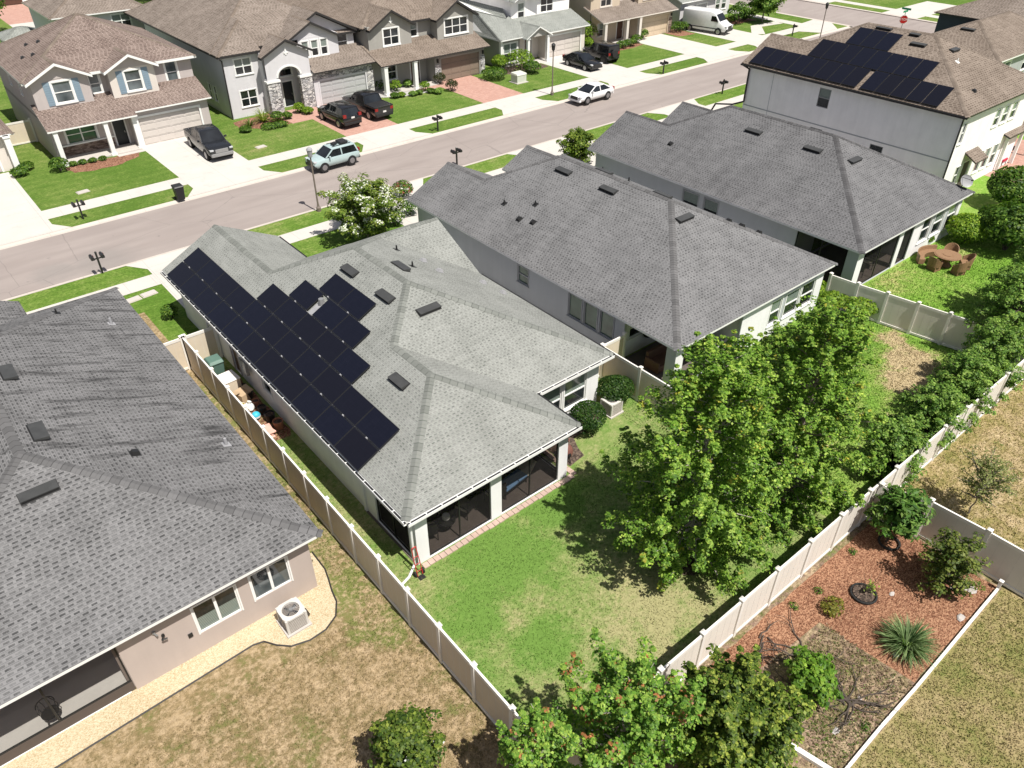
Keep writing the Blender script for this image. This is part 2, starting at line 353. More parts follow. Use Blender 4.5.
def mk_blinds():
    t = NT('glass_blinds'); p = t.obj(); z = t.n('SeparateXYZ', {0: p}).outputs[2]
    k = t.math('FRACT', t.math('MULTIPLY', z, 16.0))
    t.color(t.mix(t.math('GREATER_THAN', k, .35), (.05, .06, .055), (.24, .29, .26))).set(Roughness=.06); t.b.inputs['Specular IOR Level'].default_value = .7
    MATS['glass_blinds'] = t.m
    t = NT('insect_screen_dark'); tr = t.n('BsdfTransparent', {'Color': (.80, .78, .76, 1)}); t.color((.014, .013, .013)).set(Roughness=.9); mx = t.n('MixShader', {0: .33}); t.link(tr.outputs[0], mx.inputs[1]); t.link(t.b.outputs[0], mx.inputs[2]); t.link(mx.outputs[0], t.out.inputs[0]); MATS['insect_screen_dark'] = t.m
    t = NT('insect_screen'); tr = t.n('BsdfTransparent', {'Color': (.88, .86, .84, 1)})
    t.color((.02, .018, .017)).set(Roughness=.9)
    mx = t.n('MixShader', {0: .33}); t.link(tr.outputs[0], mx.inputs[1]); t.link(t.b.outputs[0], mx.inputs[2]); t.link(mx.outputs[0], t.out.inputs[0]); MATS['insect_screen'] = t.m
    # stacked ledgestone cladding
    t = NT('stone'); p = t.obj()
    v = t.n('TexVoronoi', {'Vector': t.stretch(p, 2.0, 2.0, 5.0), 'Scale': 1.5, 'Randomness': .9}); g = t.n('SeparateColor', {0: v.outputs['Color']}).outputs[0]
    e = t.n('TexVoronoi', {'Vector': t.stretch(p, 2.0, 2.0, 5.0), 'Scale': 1.5, 'Randomness': .9}, feature='DISTANCE_TO_EDGE').outputs['Distance']
    c = t.ramp(t.math('ADD', t.math('MULTIPLY', g, .8), t.math('MULTIPLY', t.noise(p, 14, 3), .2)), [(.1, (.16, .16, .17)), (.35, (.45, .44, .44)), (.65, (.66, .64, .61)), (.9, (.34, .32, .32))])
    t.color(t.mix(t.math('LESS_THAN', e, .05), c, (.09, .085, .08))).set(Roughness=.9); t.bump(e, .6, .04); MATS['stone'] = t.m
    t = NT('stone_brown'); p = t.obj()
    v = t.n('TexVoronoi', {'Vector': t.stretch(p, 2.0, 2.0, 6.0), 'Scale': 1.6, 'Randomness': .9}); g = t.n('SeparateColor', {0: v.outputs['Color']}).outputs[0]
    t.color(t.ramp(t.math('ADD', t.math('MULTIPLY', g, .7), t.math('MULTIPLY', t.noise(p, 14, 3), .3)), [(.15, (.07, .045, .035)), (.5, (.15, .105, .08)), (.85, (.28, .21, .17))])).set(Roughness=.9); t.bump(v.outputs['Distance'], .6, .04); MATS['stone_brown'] = t.m
    # photovoltaic module: cells with hairline gaps
    t = NT('solar_cell'); uv = t.uv()
    k = t.n('TexBrick', {'Vector': uv, 'Color1': (.0065, .0075, .0145, 1), 'Color2': (.0075, .0085, .016, 1), 'Mortar': (.0045, .0055, .012, 1), 'Scale': 1.0, 'Mortar Size': .003, 'Brick Width': .168, 'Row Height': .168}, offset=0.0)
    oi = t.n('ObjectInfo').outputs['Random']
    t.color(t.mix(t.math('MULTIPLY', oi, .7), k.outputs[0], (.0075, .0073, .0105))).set(Roughness=.14); t.b.inputs['Specular IOR Level'].default_value = .22; MATS['solar_cell'] = t.m
mk_blinds()
# ------------------------------------------------------------------ roofs
def _pn(P):
    n = Vector((0, 0, 0))
    for i in range(len(P)):
        a, b = Vector(P[i]), Vector(P[(i+1) % len(P)]); n += a.cross(b)
    n.normalize(); return n
def roof(root, polys, mat, trim, th=.11, cap='cap_grey', gutter=None, label=None):
    """pitched planes with their own thickness, fascia on every free edge, shingle caps on hips and ridges"""
    polys = [[Vector(p) for p in P] for P in polys]
    polys = [P if _pn(P).z > 0 else P[::-1] for P in polys]
    N = [_pn(P) for P in polys]
    mb = MB(); caps = MB()
    for P, n in zip(polys, N):
        u = Vector((0, 0, 1)).cross(n); u = u.normalized() if u.length > 1e-4 else Vector((1, 0, 0)); v = n.cross(u)
        mb.face(P, 0, [(q.dot(u)+100, q.dot(v)+100) for q in P])
        mb.face([q-Vector((0, 0, th)) for q in P[::-1]], 1)
    for i, P in enumerate(polys):
        for k in range(len(P)):
            a, b = P[k], P[(k+1) % len(P)]; d = b-a; L = d.length; d.normalize()
            cov = []
            for j, Q in enumerate(polys):
                if j == i: continue
                for h in range(len(Q)):
                    c, e = Q[h], Q[(h+1) % len(Q)]
                    if (c-a).cross(d).length < .01 and (e-a).cross(d).length < .01:
                        s0, s1 = sorted(((c-a).dot(d), (e-a).dot(d))); s0 = max(0, s0); s1 = min(L, s1)
                        if s1-s0 > .05:
                            cov.append((s0, s1))
                            ctr = sum(Q, Vector())/len(Q)
                            if j > i and (ctr-a).dot(N[i]) < -.01 and s1-s0 > .3: ridgecap(caps, a+d*s0, a+d*s1, N[i], N[j])
            cov.sort(); s = 0
            for s0, s1 in cov+[(L, L)]:
                if s0-s > .03:
                    p, q = a+d*s, a+d*s0; z = Vector((0, 0, th))
                    mb.face([p, p-z, q-z, q], 1)
                s = max(s, s1)
    r = mb.build('roof', [mat, trim], root, uvs=True)
    if caps.f: caps.build('ridge_cap', [cap], r, uvs=True)
    return r
def ridgecap(mb, a, b, n1, n2, w=.17):
    if b.z > a.z: a, b = b, a
    d = (b-a); L = d.length; d.normalize()
    w1 = n1.cross(d); w2 = n2.cross(d)
    if w1.z > 0: w1 = -w1
    if w2.z > 0: w2 = -w2
    up = (n1+n2).normalized(); k = max(1, int(L/.30)); st = L/k
    for i in range(k):
        o0, o1 = .010, .022
        p, q = a+d*(i*st), a+d*((i+1)*st+.015)
        u0, u1 = i*.30+.001, (i+1)*.30-.001
        P = [p+up*o0, q+up*o1]; A = [p+w1*w+n1*o0*.7, q+w1*w+n1*o1*.7]; B = [p+w2*w+n2*o0*.7, q+w2*w+n2*o1*.7]
        uv = [(u0, 1), (u1, 1), (u1, 2), (u0, 2)]
        f1 = [A[0], A[1], P[1], P[0]]; f2 = [P[0], P[1], B[1], B[0]]
        for F in (f1, f2):
            if _pn(F).z < 0: F.reverse()
            mb.face(F, 0, uv)
        mb.face([A[1], P[1], P[1]-up*.03, A[1]-n1*.03], 0, uv); mb.face([P[1], B[1], B[1]-n2*.03, P[1]-up*.03], 0, uv)
def hip4(x0, x1, y0, y1, z, m):
    if x1-x0 <= y1-y0:
        h = (x1-x0)/2; zr = z+h*m; a, b = (x0+h, y0+h, zr), (x0+h, y1-h, zr)
        return [[(x0, y0, z), a, b, (x0, y1, z)], [(x0, y0, z), (x1, y0, z), a], [(x1, y0, z), (x1, y1, z), b, a], [(x1, y1, z), (x0, y1, z), b]]
    h = (y1-y0)/2; zr = z+h*m; a, b = (x0+h, y0+h, zr), (x1-h, y0+h, zr)
    return [[(x0, y0, z), (x1, y0, z), b, a], [(x1, y0, z), (x1, y1, z), b], [(x1, y1, z), (x0, y1, z), a, b], [(x0, y1, z), (x0, y0, z), a]]
def gable_front(x0, x1, yf, z, m, ymain, mmain):
    """gable facing -Y whose ridge runs back into a main slope rising from (ymain, z)"""
    xm = (x0+x1)/2; zr = z+(x1-x0)/2*m; yb = ymain+(zr-z)/mmain
    return [[(x0, yf, z), (xm, yf, zr), (xm, yb, zr), (x0, ymain, z)], [(x1, yf, z), (x1, ymain, z), (xm, yb, zr), (xm, yf, zr)]]
def on_plane(fr_o, uax, n, h): pass
def slope_box(mb, c, along, up, n, la, lu, h0, h1, m=0, mtop=None, flare=0.0):
    """box lying on a roof slope: centre c, lengths la (along the eave) and lu (up the slope), from h0 to h1 above it"""
    c = Vector(c); P = []
    for h, fl in ((h0, 0), (h1, flare)):
        for a, b in ((-1, -1), (1, -1), (1, 1), (-1, 1)):
            P.append(c+along*(a*(la/2-fl))+up*(b*(lu/2-fl))+n*h)
    mb.hexa(P, m)
class Slope:
    """left/right/back slope helper: pt(t, s) = position t along the eave, s metres up the slope"""
    def __init__(s, kind, e, z, m):
        k = math.hypot(1, m); s.kind = kind; s.e = e; s.z = z
        if kind == 'L': s.al = Vector((0, 1, 0)); s.up = Vector((1, 0, m))/k
        elif kind == 'R': s.al = Vector((0, 1, 0)); s.up = Vector((-1, 0, m))/k
        elif kind == 'B': s.al = Vector((1, 0, 0)); s.up = Vector((0, 1, m))/k
        else: s.al = Vector((1, 0, 0)); s.up = Vector((0, -1, m))/k
        s.n = s.al.cross(s.up)
        if s.n.z < 0: s.n = -s.n
    def pt(s, t, u, h=0):
        b = Vector((s.e, t, s.z)) if s.kind in 'LR' else Vector((t, s.e, s.z))
        return b+s.up*u+s.n*h
def roof_vent(rf, sl, t, u, la=1.15, lu=.42):
    la *= .9; lu *= .86; mb = MB(); c = sl.pt(t, u)
    slope_box(mb, c, sl.al, sl.up, sl.n, la+.05, lu+.06, .006, .022, 1)
    # low hood, open and dark on its downhill side
    a, b, n = sl.al*(la/2), sl.up*(lu/2), sl.n
    P = [c-a-b+n*.05, c+a-b+n*.05, c+a+b+n*.02, c-a+b+n*.02, c-a-b+n*.17, c+a-b+n*.17, c+a+b+n*.06, c-a+b+n*.06]
    mb.hexa(P, 0)
    mb.hexa([q for q in (c-a*.94-b*1.02+n*.03, c+a*.94-b*1.02+n*.03, c+a*.94-b*.9+n*.03, c-a*.94-b*.9+n*.03, c-a*.94-b*1.02+n*.14, c+a*.94-b*1.02+n*.14, c+a*.94-b*.9+n*.14, c-a*.94-b*.9+n*.14)], 1)
    return mb.build('roof_vent', ['vent_top', 'black_plastic'], rf)
def pipe_vent(rf, sl, t, u, r=.035, h=.24, mat='dark_metal'):
    mb = MB(); p = sl.pt(t, u); slope_box(mb, p, sl.al, sl.up, sl.n, .3, .3, .004, .016, 0)
    mb.tube(p-Vector((0, 0, .05)), p+Vector((0, 0, h)), r*1.5, r, 8); return mb.build('plumbing_vent', [mat], rf)
def cap_vent(rf, sl, t, u, mat='dark_metal'):
    mb = MB(); c = sl.pt(t, u); slope_box(mb, c, sl.al, sl.up, sl.n, .34, .34, .004, .016, 0); slope_box(mb, c, sl.al, sl.up, sl.n, .24, .26, .016, .13, 0, flare=.03)
    return mb.build('exhaust_vent', [mat], rf)
def solar(root, sl, t, u, la, lu, h=.10):
    mb = MB(); g = .012; c = sl.pt(t+la/2, u+lu/2)
    slope_box(mb, c, sl.al, sl.up, sl.n, la-g*2, lu-g*2, h, h+.036, 1)
    a, b = sl.al*(la/2-.03), sl.up*(lu/2-.03); q = [c-a-b, c+a-b, c+a+b, c-a+b]
    q = [p+sl.n*(h+.0385) for p in q]
    uv = [(0, 0), (la, 0), (la, lu), (0, lu)]
    if _pn(q).z < 0: q.reverse(); uv.reverse()
    mb.face(q, 0, uv)
    # rail feet at the seam
    return mb.build('solar_panel', ['solar_cell', 'black_plastic'], root, uvs=True)
def rails(root, sl, t0, t1, u, nclip, h=.05):
    mb = MB(); c = sl.pt((t0+t1)/2, u); slope_box(mb, c, sl.al, sl.up, sl.n, t1-t0, .02, .02, .085, 0)
    for i in range(nclip):
        c = sl.pt(t0+(i+.5)*(t1-t0)/nclip, u); slope_box(mb, c, sl.al, sl.up, sl.n, .09, .05, .085, .15, 0)
    return mb.build('mounting_rail', ['lead'], root)
def gutter(root, p0, p1, mat='white_trim', z=2.72, straps=.62):
    """open gutter hung outside the eave, leaf guard inside"""
    fr = Fr(p0, p1); mb = MB(); L = fr.L
    mb.wbox(fr, 0, L, .0, .012, z-.13, z-.012, 0); mb.wbox(fr, 0, L, .012, .098, z-.13, z-.118, 0); mb.wbox(fr, 0, L, .098, .116, z-.13, z-.006, 0)
    mb.wbox(fr, .0, L, .014, .096, z-.03, z-.016, 1)
    k = int(L/straps)
    for i in range(k+1):
        s = min(L-.02, .1+i*(L-.2)/max(1, k)); mb.wbox(fr, s-.017, s+.017, .0, .112, z-.02, z+.004, 0)
    return mb.build('gutter', [mat, 'black_plastic'], root)
def spout(root, pts, mat='white_trim', r=.045):
    mb = MB(); mb.path(pts, r, r, 6); return mb.build('downspout', [mat], root)
# ------------------------------------------------------------------ walls, windows, doors
def walls(root, segs, mat, thick=.14, name='wall'):
    """segs: [(p0, p1, z0, z1, openings)], openings: (a0, a1, z0, z1) in metres along the wall; real holes with reveals"""
    mb = MB()
    for p0, p1, z0, z1, ops in segs:
        fr = Fr(p0, p1); ss = sorted({0, fr.L, *[min(fr.L, max(0, o[i])) for o in ops for i in (0, 1)]}); zs = sorted({z0, z1, *[min(z1, max(z0, o[i])) for o in ops for i in (2, 3)]})
        for a, b in zip(ss, ss[1:]):
            for c, e in zip(zs, zs[1:]):
                m1, m2 = (a+b)/2, (c+e)/2
                if any(o[0] < m1 < o[1] and o[2] < m2 < o[3] for o in ops): continue
                mb.face([fr.pt(a, 0, c), fr.pt(b, 0, c), fr.pt(b, 0, e), fr.pt(a, 0, e)])
                mb.face([fr.pt(a, -thick, e), fr.pt(b, -thick, e), fr.pt(b, -thick, c), fr.pt(a, -thick, c)])
        mb.face([fr.pt(0, 0, z1), fr.pt(fr.L, 0, z1), fr.pt(fr.L, -thick, z1), fr.pt(0, -thick, z1)])
        for e in (.004, fr.L-.004): mb.face([fr.pt(e, -.001, z0), fr.pt(e, -.001, z1), fr.pt(e, -thick, z1), fr.pt(e, -thick, z0)])
        for o in ops:
            a, b, c, e = max(0, o[0]), min(fr.L, o[1]), max(z0, o[2]), min(z1, o[3]); A = [(a, c), (b, c), (b, e), (a, e)]
            for k in range(4):
                p, q = A[k], A[(k+1) % 4]
                mb.face([fr.pt(p[0], 0, p[1]), fr.pt(p[0], -thick, p[1]), fr.pt(q[0], -thick, q[1]), fr.pt(q[0], 0, q[1])])
    return mb.build(name, [mat], root)
def window(root, fr, a0, a1, z0, z1, cols=1, rail=True, trim=.10, mat='white_trim', pane='glass', sill=True, lower=None, depth=.07):
    if pane == 'glass' and lower is None and rd.random() < .55: pane, lower = 'glass_blinds', 'glass'
    mb = MB(); t = trim; o = .03
    if t:
        mb.wbox(fr, a0-t, a0, .002, o, z0, z1); mb.wbox(fr, a1, a1+t, .002, o, z0, z1); mb.wbox(fr, a0-t, a1+t, .002, o+.004, z1, z1+t)
        if sill: mb.wbox(fr, a0-t-.03, a1+t+.03, .002, .075, z0-t*.9, z0)
    f = .05
    mb.wbox(fr, a0+.002, a0+f, -depth, -.015, z0+.002, z1-.002); mb.wbox(fr, a1-f, a1-.002, -depth, -.015, z0+.002, z1-.002)
    mb.wbox(fr, a0+f, a1-f, -depth, -.015, z0+.002, z0+f); mb.wbox(fr, a0+f, a1-f, -depth, -.015, z1-f, z1-.002)
    for k in range(1, cols):
        c = a0+(a1-a0)*k/cols; mb.wbox(fr, c-.045, c+.045, -depth, -.012, z0+f, z1-f)
    w = mb.build('window', [mat], root)
    zm = (z0+z1)/2
    pb = MB(); pb.wbox(fr, a0+.01, a1-.01, -depth-.012, -depth+.012, (zm if lower else z0+.01), z1-.01, 0)
    if lower: pb.wbox(fr, a0+.01, a1-.01, -depth-.012, -depth+.012, z0+.01, zm, 1)
    pb.build('pane', [pane, lower or pane], w)
    if rail:
        rb = MB()
        for k in range(cols):
            c0 = a0+(a1-a0)*k/cols; c1 = a0+(a1-a0)*(k+1)/cols; rb.wbox(fr, c0+.046, c1-.046, -depth+.012, -.02, zm-.03, zm+.03)
        rb.build('meeting_rail', [mat], w)
    return w
def garage(root, fr, a0, a1, z1, mat, trim='white_trim', rows=4, cols=4, depth=.1, hw=True):
    mb = MB()
    mb.wbox(fr, a0+.002, a1-.002, -depth-.04, -depth, .005, z1-.002)
    rh = (z1-.02)/rows; cw = (a1-a0)/cols
    for r in range(rows):
        for c in range(cols):
            mb.wbox(fr, a0+c*cw+.09, a0+(c+1)*cw-.09, -depth, -depth+.018, .01+r*rh+.09, .01+(r+1)*rh-.07)
        if r: mb.wbox(fr, a0+.01, a1-.01, -depth+.001, -depth+.006, .01+r*rh-.012, .01+r*rh, 1)
    g = mb.build('garage_door', [mat, 'black_plastic'], root)
    tb = MB(); tb.wbox(fr, a0-.14, a0, .002, .03, 0, z1); tb.wbox(fr, a1, a1+.14, .002, .03, 0, z1); tb.wbox(fr, a0-.14, a1+.14, .002, .034, z1, z1+.16)
    tb.build('door_trim', [trim], g); return g
def door(root, fr, a0, a1, z1, mat='door_dark', trim='white_trim', depth=.06, z0=.05):
    mb = MB(); mb.wbox(fr, a0+.002, a1-.002, -depth-.05, -depth, z0, z1)
    for k in range(2): mb.wbox(fr, a0+.12, a1-.12, -depth, -depth+.014, z0+.15+k*(z1-z0)/2, z0-.1+(k+1)*(z1-z0)/2)
    d = mb.build('front_door', [mat], root)
    tb = MB(); tb.wbox(fr, a0-.1, a0, .002, .03, z0, z1); tb.wbox(fr, a1, a1+.1, .002, .03, z0, z1); tb.wbox(fr, a0-.1, a1+.1, .002, .033, z1, z1+.12); tb.build('door_trim', [trim], d)
    hb = MB(); hb.wbox(fr, a1-.16, a1-.1, -depth, -depth+.06, z0+.95, z0+1.1); hb.build('door_handle', ['grey_metal'], d); return d
def column(root, x, y, w, z0, z1, mat='white_trim', base=True):
    mb = MB(); h = w/2; mb.box(x-h, x+h, y-h, y+h, z0, z1)
    if base: mb.box(x-h-.05, x+h+.05, y-h-.05, y+h+.05, z0, z0+.18); mb.box(x-h-.05, x+h+.05, y-h-.05, y+h+.05, z1-.16, z1)
    return mb.build('column', [mat], root)
def gable_wall(root, x0, x1, y, z, m, mat, name='gable_wall', th=.12, sgn=1):
    xm = (x0+x1)/2; zt = z+(x1-x0)/2*m; mb = MB()
    f = [(x0, y, z), (x1, y, z), (xm, y, zt)]; b = [(p[0], y+th*sgn, p[2]) for p in f]
    mb.face(f if sgn > 0 else f[::-1]); mb.face(b[::-1] if sgn > 0 else b); return mb.build(name, [mat], root)
def screen_bay(root, fr, a0, a1, z0, z1, posts=1, mesh='insect_screen_dark'):
    """aluminium screen frame with insect mesh"""
    mb = MB(); d = -.05
    mb.wbox(fr, a0+.002, a0+.05, d-.05, d, z0, z1); mb.wbox(fr, a1-.05, a1-.002, d-.05, d, z0, z1); mb.wbox(fr, a0+.05, a1-.05, d-.05, d, z0, z0+.05); mb.wbox(fr, a0+.05, a1-.05, d-.05, d, z1-.05, z1-.002)
    for k in range(1, posts+1):
        c = a0+(a1-a0)*k/(posts+1); mb.wbox(fr, c-.025, c+.025, d-.05, d, z0+.05, z1-.05)
    s = mb.build('screen_frame', ['dark_metal'], root)
    sb = MB(); sb.face([fr.pt(a0+.05, d-.025, z0+.05), fr.pt(a1-.05, d-.025, z0+.05), fr.pt(a1-.05, d-.025, z1-.05), fr.pt(a0+.05, d-.025, z1-.05)])
    sb.build('screen_mesh', [mesh], s); return s
# ------------------------------------------------------------------ ground
lawn('lawn_front', (.080, .155, .020), (.130, .200, .038), (.225, .235, .090), .54, dryscale=.16, mow=.35)
lawn('lawn_main', (.100, .178, .036), (.160, .205, .066), (.255, .240, .120), .525, dryscale=.16, patches=[(16.2, 8.6, 2.2), (14.3, 9.9, 2.3), (17.6, 17.6, 1.2), (11.4, 12.4, .7), (10.0, 11.9, .6), (9.2, 9.3, 1.2), (13.0, 8.6, 1.5)], lushp=[(11.2, 14.4, 2.6), (14.8, 15.4, 1.8), (9.2, 13.4, 1.6), (10.4, 10.6, 1.3)], mott=.24, pw=.085, gain=1.2)
lawn('lawn_dry', (.125, .140, .042), (.165, .125, .062), (.250, .185, .105), .47, bare=(.33, .25, .155), barebias=.535, dryscale=.3, lushp=[(7.0, 16.8, 2.0), (6.7, 14.8, 1.5), (7.4, 19.5, 2.2), (7.6, 24, 2.5), (7.6, 29, 2.6), (6.1, 18.0, 1.3)], pw=.07, mott=.32, gain=1.15)
lawn('lawn_olive', (.135, .155, .044), (.200, .178, .070), (.275, .220, .115), .48, dryscale=.3, mott=.26, gain=1.12)
lawn('lawn_right', (.140, .150, .040), (.225, .185, .075), (.350, .270, .155), .49, dryscale=.3, bare=(.42, .34, .21), barebias=.58, mott=.36, gain=1.05)
lawn('lawn_mid', (.110, .200, .030), (.160, .222, .050), (.300, .240, .140), .56, dryscale=.22, patches=[(34.9, 11.2, 1.9), (33.4, 9.8, 2.0), (35.8, 12.8, 1.1)], lushp=[(34.5, 15.0, 3.0), (30, 13, 3)], bare=(.33, .235, .165), barebias=.62, pw=.3, gain=1.28)
lawn('lawn_back', (.120, .225, .030), (.175, .255, .055), (.30, .28, .12), .57, dryscale=.2, patches=[(48.5, 14.8, 1.2)], mott=.36, gain=1.22)
lawn('lawn_far', (.078, .142, .022), (.128, .188, .040), (.22, .22, .085), .54, dryscale=.12, mow=.3, mott=.4)
lawn('lawn_bed', (.10, .14, .035), (.155, .125, .065), (.30, .23, .15), .47, dryscale=.6, bare=(.165, .11, .085), barebias=.53, mott=.75, gain=1.1)
chips('mulch_red', [(.075, .028, .015), (.175, .080, .046), (.34, .190, .115)], 22, bumpd=.06)
chips('mulch_brown', [(.07, .035, .024), (.17, .075, .045), (.32, .18, .12)], 14, bumpd=.06)
chips('mulch_dark', [(.03, .022, .018), (.07, .05, .04), (.15, .11, .085)], 14, bumpd=.05)
chips('gravel_yellow', [(.30, .225, .125), (.44, .36, .235), (.54, .465, .33)], 34, bumpd=.02)
chips('gravel_grey', [(.18, .17, .165), (.34, .33, .32), (.5, .48, .46)], 22, bumpd=.03)
concrete('concrete_walk', (.49, .46, .425), joint=[('X', 1.5)], stain=.10); concrete('concrete_drive', (.49, .465, .43), joint=[('Y', 3.0), ('X', 3.1)], stain=.10)
concrete('concrete_kerb', (.47, .42, .375), joint=[('X', 3.0)], stain=.12); concrete('concrete_slab', (.45, .42, .39), stain=.12)
def asphalt():
    t = NT('asphalt'); p = t.pos()
    f = t.math('ADD', t.math('MULTIPLY', t.noise(t.stretch(p, .25, 1), .8, 5), .5), t.math('ADD', t.math('MULTIPLY', t.noise(p, .12, 3), .25), t.math('MULTIPLY', t.noise(p, 70, 2), .3)))
    c = t.ramp(f, [(.35, (.225, .190, .175)), (.55, (.265, .228, .210)), (.72, (.305, .265, .245))])
    cr = t.n('TexVoronoi', {'Vector': t.mix(.12, p, t.n('TexNoise', {'Vector': p, 'Scale': 1.2, 'Detail': 4.0}).outputs[1]), 'Scale': .16}, feature='DISTANCE_TO_EDGE').outputs['Distance']
    c = t.mix(t.math('MULTIPLY', t.math('LESS_THAN', cr, .0025), .35), c, (.12, .105, .1))
    # darker square repair patch by the near kerb
    m = patch_mask(t, p, [(7.5, 47.9, 2.4), (5.0, 48.2, 1.6)])
    c = t.mix(t.math('MULTIPLY', m, .35), c, (.17, .165, .155))
    sy = t.n('SeparateXYZ', {0: p}).outputs[1]; trk = None
    for y0 in (47.9, 49.4, 50.7, 52.2):
        v = t.math('SUBTRACT', 1.0, t.math('DIVIDE', t.math('ABSOLUTE', t.math('SUBTRACT', sy, y0)), .42), True); trk = v if trk is None else t.math('MAXIMUM', trk, v)
    c = t.mix(t.math('MULTIPLY', t.math('MULTIPLY', trk, t.noise(t.stretch(p, .15, 1), 1.5, 4)), .30), c, (.165, .142, .132))
    oil = t.n('MapRange', {0: t.noise(p, 1.7, 4, .65), 1: .66, 2: .74, 3: 0.0, 4: .4}).outputs[0]; c = t.mix(oil, c, (.12, .105, .10))
    t.color(c).set(Roughness=.93); t.bump(t.noise(p, 90, 2), .3, .01); MATS['asphalt'] = t.m
    t = NT('paver'); p = t.pos()
    b = t.n('TexBrick', {'Vector': p, 'Color1': (.33, .165, .125, 1), 'Color2': (.44, .255, .20, 1), 'Mortar': (.24, .16, .13, 1), 'Scale': 1.0, 'Mortar Size': .006, 'Brick Width': .24, 'Row Height': .12})
    t.color(t.mix(t.math('MULTIPLY', t.noise(p, 1.1, 4), .5), b.outputs[0], (.46, .30, .25))).set(Roughness=.9); MATS['paver'] = t.m
asphalt()
def sheet(name, pts, z, mat):
    mb = MB(); mb.face([(x, y, z) for x, y in pts]); return struct(name, mb, [mat])
def rect(x0, x1, y0, y1): return [(x0, y0), (x1, y0), (x1, y1), (x0, y1)]
sheet('ground', rect(-420, 620, -420, 620), -.30, 'lawn_far')
KY0, KY1 = 46.55, 53.45     # asphalt edges; kerbs 0.45 m behind them
mb = MB()
mb.face([(x, y, -.10) for x, y in rect(-150, 111.6, KY0-.02, KY1+.02)]); mb.face([(x, y, -.104) for x, y in rect(101.6, 111.6, -140, 320)]); struct('road', mb, ['asphalt'])
def slab(name, x0, x1, y0, y1, mat):
    mb = MB(); mb.box(x0, x1, y0, y1, -.28, 0); return struct(name, mb, [mat])
slab('near_land', -150, 101.0, -150, KY0-.45, 'lawn_front'); slab('far_land', -150, 101.0, KY1+.45, 330, 'lawn_far'); slab('side_land', 112.2, 330, -150, 330, 'lawn_far')
def kerb(name, x0, x1, ye, sgn):
    """rolled kerb: gutter pan at the asphalt edge, rounded top at the lawn"""
    mb = MB(); pr = [(0, -.095), (.22, -.085), (.30, -.045), (.37, -.008), (.45, .004)]
    for (a, za), (b, zb) in zip(pr, pr[1:]):
        q = [(x0, ye+sgn*a, za), (x1, ye+sgn*a, za), (x1, ye+sgn*b, zb), (x0, ye+sgn*b, zb)]
        mb.face(q if sgn > 0 else q[::-1])
    mb.face([(x0, ye, -.28), (x0, ye, -.095), (x1, ye, -.095), (x1, ye, -.28)]); return struct(name, mb, ['concrete_kerb'])
kerb('near_kerb', -150, 101.0, KY0, -1); kerb('far_kerb', -150, 101.0, KY1, 1)
mb = MB(); mb.box(101.0, 101.6, KY1+.45, 330, -.28, .004); mb.box(101.0, 101.6, -150, KY0-.45, -.28, .004); mb.box(111.6, 112.2, -150, 330, -.28, .004); mb.box(100.6, 101.8, KY0, KY1, -.2, -.09); struct('side_kerb', mb, ['concrete_kerb'])
Z1, Z2, Z3, Z4 = .004, .008, .012, .016
sheet('far_sidewalk', rect(-150, 97.0, 56.2, 57.9), Z1, 'concrete_walk'); sheet('near_sidewalk', rect(-150, 97.0, 42.55, 44.05), Z1, 'concrete_walk')
sheet('side_sidewalk', rect(96.2, 97.9, 57.9, 300), Z2, 'concrete_walk'); sheet('cross_sidewalk', rect(114.5, 116.1, -100, 300), Z1, 'concrete_walk')
sheet('corner_ramp', [(95.0, 53.9), (98.5, 53.9), (101.0, 56.2), (101.0, 59), (97.5, 58.6), (96, 57.9), (93.5, 57.2), (93.5, 56.2)], Z3, 'concrete_walk')
def drive(x0, x1, yg, yk, mat='concrete_drive', fl=.9, sgn=1):
    ys = 57.9 if sgn > 0 else 42.55
    sheet('driveway', rect(x0, x1, min(yg, ys), max(yg, ys)), Z2, mat)
    pts = [(x0-fl, yk), (x1+fl, yk), (x1, yk+1.3*sgn), (x1, ys), (x0, ys), (x0, yk+1.3*sgn)]
    sheet('apron', pts if sgn > 0 else pts[::-1], Z3, 'concrete_drive')
YF = KY1+.42; YN = KY0-.42
drive(-.5, 6.5, 67.2, YF); drive(15.95, 21.4, 67.2, YF); drive(30.1, 35.2, 67.5, YF, 'paver'); drive(44.7, 49.6, 66.7, YF, 'paver'); drive(58.5, 64.2, 67.2, YF); drive(73.6, 79.2, 66.8, YF); drive(83.0, 88.2, 67.2, YF)
drive(9.2, 13.6, 38.3, YN, sgn=-1); drive(-4.9, -.2, 39.5, YN, sgn=-1); drive(24.2, 28.9, 38.0, YN, sgn=-1); drive(38.7, 44.8, 37.4, YN, sgn=-1); drive(55.2, 60, 37, YN, sgn=-1)
sheet('cross_driveway', rect(112.2, 125, 50.5, 55.5), Z2, 'concrete_drive'); sheet('cross_driveway', rect(112.2, 125, 64, 69), Z2, 'concrete_drive')
